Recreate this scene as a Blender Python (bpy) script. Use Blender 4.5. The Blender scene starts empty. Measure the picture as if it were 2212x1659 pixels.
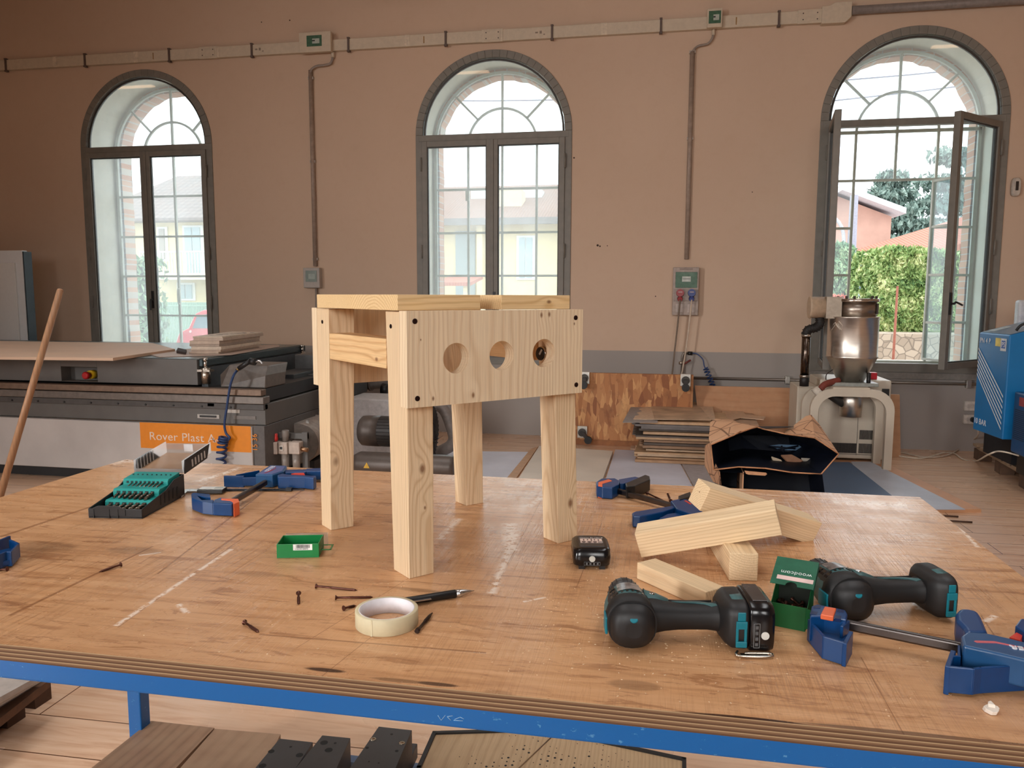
import bpy, bmesh, math, random
from mathutils import Vector, Matrix, Euler
random.seed(7)
S = bpy.context.scene
COL = S.collection
pi = math.pi
V = Vector
# ------------------------------------------------------------------ camera, world, light, exposure
W_, H_, F_ = 2212, 1659, 1679.54
YAW, PIT, ROL, EYE = .187602, .112724, .00342, 1.35
_f = V((-math.sin(YAW)*math.cos(PIT), math.cos(YAW)*math.cos(PIT), -math.sin(PIT)))
_r = V((math.cos(YAW), math.sin(YAW), 0)); _u = _r.cross(_f)
cR = _r*math.cos(ROL)+_u*math.sin(ROL); cU = -_r*math.sin(ROL)+_u*math.cos(ROL); cF = _f
cam = bpy.data.cameras.new('camera'); camo = bpy.data.objects.new('camera', cam); COL.objects.link(camo)
M = Matrix((cR, cU, -cF)).transposed().to_4x4(); M.translation = V((0, 0, EYE)); camo.matrix_world = M
cam.sensor_width = 36; cam.lens = F_/W_*36; cam.clip_start = .02; cam.clip_end = 300
S.camera = camo
S.view_settings.view_transform = 'Standard'; S.view_settings.look = 'None'
S.view_settings.exposure = -0.22; S.view_settings.gamma = 1; S.view_settings.use_curve_mapping = False
def at(px, py, z=None, Y=None, X=None):
    d = cF + cR*((px-W_/2)/F_) - cU*((py-H_/2)/F_)
    o = V((0, 0, EYE))
    if z is not None: t = (z-EYE)/d.z
    elif Y is not None: t = Y/d.y
    else: t = X/d.x
    return o+d*t
wd = bpy.data.worlds.new('overcast'); S.world = wd; wd.use_nodes = True
nt = wd.node_tree; nt.nodes.clear()
wo = nt.nodes.new('ShaderNodeOutputWorld'); bg = nt.nodes.new('ShaderNodeBackground')
tc = nt.nodes.new('ShaderNodeTexCoord'); nz = nt.nodes.new('ShaderNodeTexNoise'); nz.inputs['Scale'].default_value = 2.2; nz.inputs['Detail'].default_value = 5
cr = nt.nodes.new('ShaderNodeValToRGB'); cr.color_ramp.elements[0].position = .36; cr.color_ramp.elements[1].position = .6
cr.color_ramp.elements[0].color = (.80, .88, 1, 1); cr.color_ramp.elements[1].color = (1, 1, 1, 1)
nt.links.new(tc.outputs['Generated'], nz.inputs['Vector']); nt.links.new(nz.outputs[0], cr.inputs[0])
nt.links.new(cr.outputs[0], bg.inputs[0]); bg.inputs[1].default_value = 4.2; nt.links.new(bg.outputs[0], wo.inputs[0])
def area(name, loc, tgt, sx, sy, power, color):
    l = bpy.data.lights.new(name, 'AREA'); l.shape = 'RECTANGLE'; l.size = sx; l.size_y = sy; l.energy = power; l.color = color
    o = bpy.data.objects.new(name, l); COL.objects.link(o); o.location = loc
    o.rotation_euler = (V(tgt)-V(loc)).to_track_quat('-Z', 'Y').to_euler(); return o
# daylight through the tall windows behind the photographer, and through the three windows in the picture
for x, pw, tx in ((-7.2, 160, -1.3), (-1.6, 62, -1.2), (2.0, 36, 1.2)): area('daylight_back_window', (x, -4.85, 2.4), (tx, 1.4, .55), 1.7, 2.8, pw, (1, .985, .97)).data.spread = math.radians(80)
for x in (-4.6, -1.6, 1.4): area('overhead_fill', (x, 2.4, 4.93), (x, 2.4, 0), .9, 5.0, 33, (.98, .99, 1)).data.spread = math.radians(98)  # fill lights added under the ceiling to brighten bench and floor, no real roof windows
for x in (-5.265, -1.60, 2.09):
    o = area('window_portal', (x, 7.38, 2.2), (x, 0, 2.2), 1.5, 3.0, 1, (1, 1, 1)); o.data.cycles.is_portal = True
# ------------------------------------------------------------------ materials
def L(r, g=None, b=None):
    if g is None: r, g, b = r
    return tuple(((c/255)/12.92 if c/255 <= .04045 else ((c/255+.055)/1.055)**2.4) for c in (r, g, b))+(1,)
class N:
    """small node builder"""
    def __init__(s, name):
        s.m = bpy.data.materials.new(name); s.m.use_nodes = True; s.t = s.m.node_tree; s.t.nodes.clear()
        s.out = s.t.nodes.new('ShaderNodeOutputMaterial'); s.b = s.t.nodes.new('ShaderNodeBsdfPrincipled')
        s.t.links.new(s.b.outputs[0], s.out.inputs[0]); s.tc = None
    def n(s, k, **kw):
        x = s.t.nodes.new(k)
        for a, v in kw.items(): setattr(x, a, v)
        return x
    def l(s, a, b): s.t.links.new(a, b)
    def put(s, inp, v):
        if hasattr(v, 'links') or isinstance(v, bpy.types.NodeSocket): s.l(v, inp)
        else: inp.default_value = v
    def co(s, scale=(1, 1, 1), loc=(0, 0, 0), rot=(0, 0, 0), src='Object', vec=None):
        if s.tc is None: s.tc = s.n('ShaderNodeTexCoord')
        m = s.n('ShaderNodeMapping'); m.inputs['Scale'].default_value = scale; m.inputs['Location'].default_value = loc; m.inputs['Rotation'].default_value = rot
        s.l(vec if vec is not None else s.tc.outputs[src], m.inputs[0]); return m.outputs[0]
    def noise(s, vec, sc, det=3, rough=.55, dist=0):
        x = s.n('ShaderNodeTexNoise'); s.l(vec, x.inputs['Vector']); x.inputs['Scale'].default_value = sc; x.inputs['Detail'].default_value = det
        x.inputs['Roughness'].default_value = rough; x.inputs['Distortion'].default_value = dist; return x.outputs[0]
    def ramp(s, v, *st):
        r = s.n('ShaderNodeValToRGB'); s.l(v, r.inputs[0]); e = r.color_ramp.elements
        while len(e) < len(st): e.new(.5)
        for k, (p, c) in zip(e, st):
            k.position = p; k.color = c if isinstance(c, tuple) else (c, c, c, 1)
        return r.outputs[0]
    def math(s, op, a, b=0., c=None, clamp=False):
        x = s.n('ShaderNodeMath', operation=op, use_clamp=clamp); s.put(x.inputs[0], a); s.put(x.inputs[1], b)
        if c is not None: s.put(x.inputs[2], c)
        return x.outputs[0]
    def mix(s, f, a, b, t='MIX'):
        x = s.n('ShaderNodeMix', data_type='RGBA', blend_type=t); s.put(x.inputs[0], f); s.put(x.inputs[6], a); s.put(x.inputs[7], b); return x.outputs[2]
    def vm(s, op, a, b=None):
        x = s.n('ShaderNodeVectorMath', operation=op); s.put(x.inputs[0], a)
        if b is not None: s.put(x.inputs[1], b)
        return x
    def bump(s, h, st=.3, d=.01):
        x = s.n('ShaderNodeBump'); x.inputs['Strength'].default_value = st; x.inputs['Distance'].default_value = d; s.l(h, x.inputs['Height']); s.l(x.outputs[0], s.b.inputs['Normal'])
    def fin(s, col=None, rough=.5, metal=0., spec=.5, coat=0):
        if col is not None: s.put(s.b.inputs['Base Color'], col)
        s.put(s.b.inputs['Roughness'], rough); s.put(s.b.inputs['Metallic'], metal); s.b.inputs['Specular IOR Level'].default_value = spec
        s.b.inputs['Coat Weight'].default_value = coat; return s.m
_mc = {}
def plain(rgb, rough=.5, metal=0., var=.08, sc=30, bump=.0, spec=.5, coat=0):
    k = (rgb, rough, metal, var, sc, bump, spec, coat)
    if k in _mc: return _mc[k]
    q = N('paint_%d' % len(_mc)); c = L(*rgb); v = q.co()
    n = q.noise(v, sc, 4)
    lo = tuple(x*(1-var*2) for x in c[:3])+(1,); hi = tuple(min(1, x*(1+var*2)) for x in c[:3])+(1,)
    col = q.ramp(n, (.3, lo), (.7, hi))
    r = q.math('MULTIPLY_ADD', n, .15, rough-.075)
    if bump: q.bump(n, bump, .002)
    _mc[k] = q.fin(col, r, metal, spec, coat); return _mc[k]
def pine(axis='X', off=(0, .03, -.04), a=(228, 202, 166), b=(198, 164, 124), ring=.0045, knots=(), seed=0, rough=.62, fib=1, cont=.75):
    """solid wood: growth rings round a pith outside the piece, fibres along the axis"""
    q = N('wood_%s_%d' % (axis, seed)); i = 'XYZ'.index(axis)
    st = [9, 9, 9]; st[i] = 1.6
    wob = q.n('ShaderNodeTexNoise'); q.l(q.co(tuple(st), (seed*1.7, seed, 0)), wob.inputs['Vector']); wob.inputs['Scale'].default_value = 1.3; wob.inputs['Detail'].default_value = 2
    w = q.vm('SUBTRACT', wob.outputs['Color'], (.5, .5, .5)).outputs[0]
    w = q.vm('SCALE', w); w.inputs['Scale'].default_value = .022; w = w.outputs[0]
    p = q.vm('ADD', q.co(loc=off), w).outputs[0]
    kn = None
    for k in knots:
        kv = q.vm('SUBTRACT', q.co(), k[:3]).outputs[0]
        sc = [1, 1, 1]; sc[i] = .62
        d = q.vm('LENGTH', q.vm('MULTIPLY', kv, tuple(sc)).outputs[0]).outputs['Value']
        g = q.math('EXPONENT', q.math('MULTIPLY', q.math('POWER', q.math('DIVIDE', d, k[3]*2.2), 2.), -1.))
        sh = q.vm('SCALE', (0, k[3]*1.2, k[3]*1.2)); q.l(g, sh.inputs['Scale']); p = q.vm('ADD', p, sh.outputs[0]).outputs[0]
        m = q.ramp(q.math('DIVIDE', d, k[3]), (.25, .85), (.75, 0.))
        kn = m if kn is None else q.math('MAXIMUM', kn, m)
    wv = q.n('ShaderNodeTexWave', wave_type='RINGS', rings_direction=axis, wave_profile='SIN'); q.l(p, wv.inputs['Vector'])
    wv.inputs['Scale'].default_value = .314/ring; wv.inputs['Distortion'].default_value = 1.6; wv.inputs['Detail'].default_value = 1; wv.inputs['Detail Scale'].default_value = .3
    rg = q.ramp(wv.outputs['Fac'], (.25, 0.), (.8, .45), (1., 1.))
    st = [420, 420, 420]; st[i] = 9
    fn = q.noise(q.co(tuple(st)), 1, 3)
    c = q.mix(q.math('MULTIPLY', rg, cont), L(*a), L(*b))
    c = q.mix(q.math('MULTIPLY', q.ramp(fn, (.42, 0.), (.75, 1.)), .30*fib), c, L(*[int(x*.74) for x in b]))
    bl = q.noise(q.co((5, 5, 5)), 3, 2)
    c = q.mix(q.math('MULTIPLY', bl, .22), c, L(238, 214, 176))
    if kn is not None: c = q.mix(kn, c, L(120, 78, 50))
    q.bump(fn, .25, .0012)
    return q.fin(c, rough, spec=.3)
def glassy(name, tint=(.96, .985, .98), dust=.05, gl=.10):
    q = N(name); q.t.nodes.remove(q.b)
    tr = q.n('ShaderNodeBsdfTransparent'); tr.inputs[0].default_value = tint+(1,)
    gs = q.n('ShaderNodeBsdfGlossy'); gs.inputs['Roughness'].default_value = .03; gs.inputs[0].default_value = (1, 1, 1, 1)
    fr = q.n('ShaderNodeFresnel'); fr.inputs[0].default_value = 1.45
    m1 = q.n('ShaderNodeMixShader'); ge = q.n('ShaderNodeNewGeometry'); q.l(q.math('MULTIPLY', fr.outputs[0], q.math('SUBTRACT', 1., ge.outputs['Backfacing']), clamp=True), m1.inputs[0]); q.l(tr.outputs[0], m1.inputs[1]); q.l(gs.outputs[0], m1.inputs[2])
    du = q.n('ShaderNodeBsdfTranslucent'); du.inputs[0].default_value = (.92, .96, .98, 1)
    ns = q.math('MULTIPLY', q.ramp(q.noise(q.co(), 3.5, 5), (.3, .5), (.75, 1.)), dust*1.35)
    m2 = q.n('ShaderNodeMixShader'); q.l(ns, m2.inputs[0]); q.l(m1.outputs[0], m2.inputs[1]); q.l(du.outputs[0], m2.inputs[2])
    q.l(m2.outputs[0], q.out.inputs[0]); return q.m
def emit(name, col, st):
    q = N(name); q.t.nodes.remove(q.b); e = q.n('ShaderNodeEmission'); e.inputs[0].default_value = col; e.inputs[1].default_value = st; q.l(e.outputs[0], q.out.inputs[0]); return q.m
def metalm(rgb, rough=.3, var=.05, sc=60, bump=0., aniso=(1, 1, 1), dents=0.):
    q = N('metal'); n = q.noise(q.co(aniso), sc, 4); c = L(*rgb)
    col = q.ramp(n, (.3, tuple(x*(1-2*var) for x in c[:3])+(1,)), (.7, c))
    if dents:
        q.bump(q.noise(q.co((1, 1, .45)), 7, 1), dents, .05)
    return q.fin(col, q.math('MULTIPLY_ADD', n, .2, rough-.1), 1.)
# ------------------------------------------------------------------ geometry helpers
class MB:
    def __init__(s): s.v = []; s.f = []; s.sm = []
    def add(s, vs, fs, smooth=False):
        o = len(s.v); s.v += [V(v) for v in vs]
        for f in fs: s.f.append([i+o for i in f]); s.sm.append(smooth)
        return s
    def box(s, a, b):
        (x0, y0, z0), (x1, y1, z1) = a, b
        x0, x1 = min(x0, x1), max(x0, x1); y0, y1 = min(y0, y1), max(y0, y1); z0, z1 = min(z0, z1), max(z0, z1)
        return s.add([(x0, y0, z0), (x1, y0, z0), (x1, y1, z0), (x0, y1, z0), (x0, y0, z1), (x1, y0, z1), (x1, y1, z1), (x0, y1, z1)],
                     [(3, 2, 1, 0), (4, 5, 6, 7), (0, 1, 5, 4), (1, 2, 6, 5), (2, 3, 7, 6), (3, 0, 4, 7)])
    def obox(s, c, size, mat=Matrix.Identity(3)):
        h = V(size)/2; c = V(c); o = MB().box(-h, h); return s.add([c+mat@v for v in o.v], o.f)
    def hexa(s, b, t):   # four bottom points, four top points
        return s.add(list(b)+list(t), [(3, 2, 1, 0), (4, 5, 6, 7), (0, 1, 5, 4), (1, 2, 6, 5), (2, 3, 7, 6), (3, 0, 4, 7)])
    def prism(s, poly, z0, z1, taper=None):
        n = len(poly); a = sum(poly[i][0]*poly[(i+1) % n][1]-poly[(i+1) % n][0]*poly[i][1] for i in range(n))
        if a < 0: poly = poly[::-1]
        top = [(p[0], p[1], z1) for p in poly]
        return s.add([(p[0], p[1], z0) for p in poly]+top, [tuple(range(n))[::-1], tuple(range(n, 2*n))]+[(i, (i+1) % n, (i+1) % n+n, i+n) for i in range(n)])
    def slab(s, pts, d):   # planar 3D polygon given thickness vector d
        n = len(pts); d = V(d); pts = [V(p) for p in pts]
        return s.add(pts+[p+d for p in pts], [tuple(range(n))[::-1], tuple(range(n, 2*n))]+[(i, (i+1) % n, (i+1) % n+n, i+n) for i in range(n)])
    def loft(s, rings, cap=True, smooth=True, close=True):
        n = len(rings[0]); vs = [p for r in rings for p in r]; fs = []
        for k in range(len(rings)-1):
            for i in range(n if close else n-1):
                j = (i+1) % n; fs.append((k*n+i, k*n+j, (k+1)*n+j, (k+1)*n+i))
        s.add(vs, fs, smooth)
        if cap:
            o = len(s.v)-len(vs); s.f.append([o+i for i in range(n)][::-1]); s.sm.append(False)
            s.f.append([o+(len(rings)-1)*n+i for i in range(n)]); s.sm.append(False)
        return s
    def cyl(s, a, b, r, r2=None, n=20, cap=True):
        a, b = V(a), V(b); q = (b-a).to_track_quat('Z', 'Y'); r2 = r if r2 is None else r2
        R = [[a+q@V((math.cos(t)*r, math.sin(t)*r, 0)) for t in [2*pi*i/n for i in range(n)]], [b+q@V((math.cos(t)*r2, math.sin(t)*r2, 0)) for t in [2*pi*i/n for i in range(n)]]]
        return s.loft(R, cap)
    def lathe(s, a, d, prof, n=24, cap=True):   # prof: (distance along d, radius)
        a = V(a); d = V(d).normalized(); q = d.to_track_quat('Z', 'Y')
        return s.loft([[a+d*h+q@V((math.cos(t)*r, math.sin(t)*r, 0)) for t in [2*pi*i/n for i in range(n)]] for h, r in prof], cap)
    def tube(s, path, r, n=8, cap=True):
        path = [V(p) for p in path]; rings = []; up = None
        for i, p in enumerate(path):
            t = (path[min(i+1, len(path)-1)]-path[max(i-1, 0)]).normalized()
            if up is None:
                up = t.orthogonal().normalized()
            up = (up-t*up.dot(t)); up = up.normalized() if up.length > 1e-6 else t.orthogonal().normalized()
            b = t.cross(up); rings.append([p+(up*math.cos(2*pi*k/n)+b*math.sin(2*pi*k/n))*r for k in range(n)])
        return s.loft(rings, cap)
    def wall(s, path, z0, z1, th):   # upright plate following a plan path
        for a, b in zip(path[:-1], path[1:]):
            a, b = V((a[0], a[1], 0)), V((b[0], b[1], 0)); d = (b-a).normalized(); n = V((-d.y, d.x, 0))*th/2; e = d*th/2
            s.prism([(a-e+n)[:2], (a-e-n)[:2], (b+e-n)[:2], (b+e+n)[:2]], z0, z1)
        return s
    def build(s, name, mat, parent=None, bevel=0, seg=2, local=False, mats=None, fm=None, smooth=None):
        me = bpy.data.meshes.new(name); inv = MW.get(parent, Matrix()).inverted() if (parent is not None and not local) else Matrix()
        me.from_pydata([inv@v for v in s.v], [], s.f)
        me.polygons.foreach_set('use_smooth', [bool(x) if smooth is None else smooth for x in s.sm])
        for m in (mats or [mat]): me.materials.append(m)
        if fm: me.polygons.foreach_set('material_index', fm)
        bm = bmesh.new(); bm.from_mesh(me); bmesh.ops.recalc_face_normals(bm, faces=bm.faces); bm.to_mesh(me); bm.free()
        me.update(); o = bpy.data.objects.new(name, me); COL.objects.link(o)
        if parent is not None: o.parent = parent
        if parent is not None: MW[o] = MW.get(parent, Matrix())
        if bevel:
            b = o.modifiers.new('bevel', 'BEVEL'); b.width = bevel; b.segments = seg; b.limit_method = 'ANGLE'; b.angle_limit = .6; b.harden_normals = False
        return o
MW = {}
def tag(o, label, cat=None, group=None, kind=None):
    o['label'] = label
    if cat: o['category'] = cat
    if group: o['group'] = group
    if kind: o['kind'] = kind
    return o
def thing(name, label, cat, loc=(0, 0, 0), rz=0, group=None, kind=None, rot=None):
    o = bpy.data.objects.new(name, None); COL.objects.link(o); o.empty_display_size = .05
    o.location = loc; o.rotation_euler = rot if rot is not None else (0, 0, rz)
    MW[o] = Matrix.Translation(V(loc)) @ Euler(rot if rot is not None else (0, 0, rz)).to_matrix().to_4x4()
    return tag(o, label, cat, group, kind)
def struct(o, label): o['kind'] = 'structure'; o['label'] = label; return o
def dup(root, loc, rz=None, label=None, rot=None):
    r = root.copy(); COL.objects.link(r); r.location = loc
    if rz is not None: r.rotation_euler = (0, 0, rz)
    if rot is not None: r.rotation_euler = rot
    if label: r['label'] = label
    for ch in list(root.children):
        c = ch.copy(); COL.objects.link(c); c.parent = r
        for g in list(ch.children):
            d = g.copy(); COL.objects.link(d); d.parent = c
    return r
def text(name, body, loc, xdir, updir, size, mat, parent, ext=.0003, align='LEFT', label=None, sx=1.):
    cu = bpy.data.curves.new(name, 'FONT'); cu.body = body; cu.size = size; cu.extrude = ext; cu.align_x = align; cu.space_character = 1.05
    cu.materials.append(mat); x = V(xdir).normalized(); y = V(updir); y = (y-x*y.dot(x)).normalized(); z = x.cross(y)
    m = Matrix((x*sx, y, z)).transposed().to_4x4(); m.translation = V(loc)
    tmp = bpy.data.objects.new(name, cu); me = bpy.data.meshes.new_from_object(tmp); bpy.data.objects.remove(tmp); bpy.data.curves.remove(cu)
    o = bpy.data.objects.new(name, me); COL.objects.link(o)
    if parent is not None: o.parent = parent; m = MW[parent].inverted() @ m
    o.matrix_local = m
    if label: o['label'] = label
    return o
def sring(c, a, b, ra, rb, n=20, p=2.6):
    c, a, b = V(c), V(a), V(b); o = []
    for i in range(n):
        t = 2*pi*i/n; ct, st = math.cos(t), math.sin(t)
        o.append(c+a*ra*math.copysign(abs(ct)**(2/p), ct)+b*rb*math.copysign(abs(st)**(2/p), st))
    return o
def smoothpath(pts, k=6):
    pts = [V(p) for p in pts]; out = []
    for i in range(len(pts)-1):
        p0, p1, p2, p3 = pts[max(i-1, 0)], pts[i], pts[i+1], pts[min(i+2, len(pts)-1)]
        for j in range(k):
            t = j/k; out.append(.5*((2*p1)+(-p0+p2)*t+(2*p0-5*p1+4*p2-p3)*t*t+(-p0+3*p1-3*p2+p3)*t**3))
    return out+[pts[-1]]
# ------------------------------------------------------------------ room
WY = 7.4; XL, XR, YB, ZC = -9.6, 4.4, -5.0, 5.0
WX = (-5.265, -1.600, 2.090); RO, ZS, ZB = .755, 2.880, .70     # window centres, outer radius, springing, sill
def mwall():
    q = N('plaster_wall'); v = q.co()
    sp = q.n('ShaderNodeSeparateXYZ'); q.l(v, sp.inputs[0])
    n = q.noise(v, .9, 6, .6); n2 = q.noise(v, 14, 5)
    up = q.mix(n, L(203, 175, 152), L(215, 189, 166)); up = q.mix(q.math('MULTIPLY', q.ramp(n2, (.5, 0.), (.8, 1.)), .18), up, L(196, 164, 138))
    lo = q.mix(n, L(156, 148, 142), L(170, 162, 156))
    f = q.math('GREATER_THAN', q.math('ADD', sp.outputs[2], q.math('MULTIPLY', n2, .004)), .842)
    q.bump(q.noise(v, 60, 4), .08, .004); return q.fin(q.mix(f, lo, up), .85, spec=.2)
m_wall = mwall(); m_rev = plain((226, 222, 208), .8, var=.03, sc=4)
def brickmat():
    q = N('brick'); b = q.n('ShaderNodeTexBrick'); q.l(q.co(rot=(pi/2, 0, 0)), b.inputs[0]); b.inputs['Scale'].default_value = 4
    b.inputs['Color1'].default_value = L(186, 128, 100); b.inputs['Color2'].default_value = L(206, 158, 128); b.inputs['Mortar'].default_value = L(190, 180, 168); return q.fin(b.outputs[0], .9)
m_brick = brickmat()
def arch(xc, r, zs, n=28, wob=0):
    return [(xc-r*math.cos(pi*i/n)+wob*random.uniform(-1, 1), zs+r*math.sin(pi*i/n)+wob*random.uniform(-1, 1)) for i in range(n+1)]
def arched_wall(name, y0, y1, r, zs, zb, mats, wob=0, label=''):
    mb = MB(); fm = []
    def q(*p): mb.add(p, [tuple(range(len(p)))])
    xs = [XL]
    for c in WX:
        lft, rgt = c-r, c+r
        for y in (y0, y1):
            q((xs[-1], y, 0), (lft, y, 0), (lft, y, ZC), (xs[-1], y, ZC)); fm.append(0)
            q((lft, y, 0), (rgt, y, 0), (rgt, y, zb), (lft, y, zb)); fm.append(0)
        a = arch(c, r, zs, 28, 0)
        if wob:
            k = 24; side = [(lft+random.uniform(-1, 1)*wob, zb+(zs-zb)*i/k) for i in range(k)]; sid2 = [(rgt+random.uniform(-1, 1)*wob, zs-(zs-zb)*i/k) for i in range(1, k)]
            a = [(x+random.uniform(-1, 1)*wob, z+random.uniform(-1, 1)*wob) for x, z in a]
        else: side = [(lft, zb), (lft, (zb+zs)/2)]; sid2 = [(rgt, (zb+zs)/2)]
        if wob:
            for P, ex in ((side+[a[0]], lft-.05), ([a[-1]]+sid2+[(rgt, zb)], rgt+.05)):
                for (xa, za), (xb, zb2) in zip(P[:-1], P[1:]): q((xa, y0, za), (xb, y0, zb2), (ex, y0, zb2), (ex, y0, za)); fm.append(0)
        for y in (y0, y1):
            for (xa, za), (xb, zb2) in zip(a[:-1], a[1:]): q((xa, y, za), (xb, y, zb2), (xb, y, ZC), (xa, y, ZC)); fm.append(0)
        path = side+a+sid2+[(rgt, zb), (lft, zb)]
        for (xa, za), (xb, zb2) in zip(path[:-1], path[1:]): q((xa, y0, za), (xa, y1, za), (xb, y1, zb2), (xb, y0, zb2)); fm.append(1)
        xs.append(rgt)
    for y in (y0, y1): q((xs[-1], y, 0), (XR, y, 0), (XR, y, ZC), (xs[-1], y, ZC)); fm.append(0)
    return struct(mb.build(name, None, mats=mats, fm=fm), label)
arched_wall('wall_front', WY, WY+.50, RO-.03, ZS, ZB, [m_wall, m_rev], label='salmon plaster wall with grey painted dado and three arched windows')
arched_wall('wall_outside', WY+.505, WY+.68, .672, ZS-.02, ZB+.05, [m_brick, m_brick], wob=.008, label='outer brick skin around the arched windows')
m_wside = plain((206, 184, 164), .85, var=.04, sc=2)
struct(MB().box((XL-.2, YB, 0), (XL, WY, ZC)).build('wall_left', m_wside), 'plaster wall on the left')
struct(MB().box((XR, YB, 0), (XR+.2, WY, ZC)).build('wall_right', m_wside), 'plaster wall on the right')
struct(MB().box((XL, YB-.2, 0), (XR, YB, ZC)).build('wall_back', m_wside), 'plaster wall behind the photographer')
struct(MB().box((XL-.2, YB-.2, ZC), (XR+.2, WY+.7, ZC+.2)).build('ceiling', plain((196, 178, 158), .85, var=.03)), 'plain pale ceiling')
def mfloor():
    q = N('plank_floor'); v = q.co(rot=(0, 0, -.02))
    b = q.n('ShaderNodeTexBrick'); q.l(v, b.inputs[0]); b.inputs['Scale'].default_value = 1; b.inputs['Brick Width'].default_value = 1.9; b.inputs['Row Height'].default_value = .19
    b.inputs['Mortar Size'].default_value = .0022; b.inputs['Mortar Smooth'].default_value = 0; b.offset = .37
    b.inputs['Color1'].default_value = (.2, .2, .2, 1); b.inputs['Color2'].default_value = (.8, .8, .8, 1); b.inputs['Mortar'].default_value = (0, 0, 0, 1)
    g = q.noise(q.co((1.2, 14, 1)), 2.5, 5, .6, .6); g2 = q.noise(v, 1.3, 4)
    c = q.ramp(g, (.25, L(194, 150, 120)), (.5, L(222, 184, 154)), (.8, L(236, 206, 178)))
    c = q.mix(q.math('MULTIPLY', b.outputs[0], .35), c, L(206, 160, 122))
    c = q.mix(q.math('MULTIPLY', q.ramp(g2, (.45, 0.), (.75, 1.)), .45), c, L(204, 176, 150))
    c = q.mix(b.outputs['Fac'], c, L(96, 62, 42))
    q.bump(g, .1, .004); return q.fin(c, q.math('MULTIPLY_ADD', g2, .25, .14), spec=.6)
struct(MB().box((XL, YB, -.1), (XR, WY, 0)).build('floor', mfloor()), 'worn brown plank floor')
# windows ------------------------------------------------------------
m_fr = plain((126, 121, 113), .5, var=.05, sc=12); m_ofr = plain((186, 190, 180), .6, var=.05, sc=18)
g_in = glassy('inner_glass', dust=.16); g_out = glassy('outer_glass', dust=.07); g_open = glassy('open_leaf_glass', (.84, .92, .94), dust=.035)
def ring_frame(mb, xc, y0, y1, r, t, zs, zb, bottom=True):
    o = [(xc-r, zb)]+arch(xc, r, zs, 32)+[(xc+r, zb)]; i = [(xc-r+t, zb)]+arch(xc, r-t, zs, 32)+[(xc+r-t, zb)]
    for k in range(len(o)-1):
        a, b, c, d = o[k], o[k+1], i[k+1], i[k]
        mb.hexa([(p[0], y1, p[1]) for p in (a, b, c, d)], [(p[0], y0, p[1]) for p in (a, b, c, d)])
    if bottom: mb.box((xc-r+.0009, y0+.0007, zb-.011), (xc+r-.0009, y1-.0007, zb+t))
def pane_arch(xc, y, r, zs):
    p = arch(xc, r, zs, 24); return MB().slab([(x, y, z) for x, z in p], (0, .005, 0))
def leafframe(mb, x0, x1, y0, y1, z0, z1, t):
    mb.box((x0, y0, z0), (x0+t, y1, z1)).box((x1-t, y0, z0), (x1, y1, z1)).box((x0+t, y0, z0), (x1-t, y1, z0+t)).box((x0+t, y0, z1-t), (x1-t, y1, z1))
def rotm(mb, piv, ang):
    R = Matrix.Rotation(ang, 3, 'Z'); p = V(piv); mb.v = [p+R@(v-p) for v in mb.v]; return mb
m_blk = plain((22, 22, 23), .4)
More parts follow.
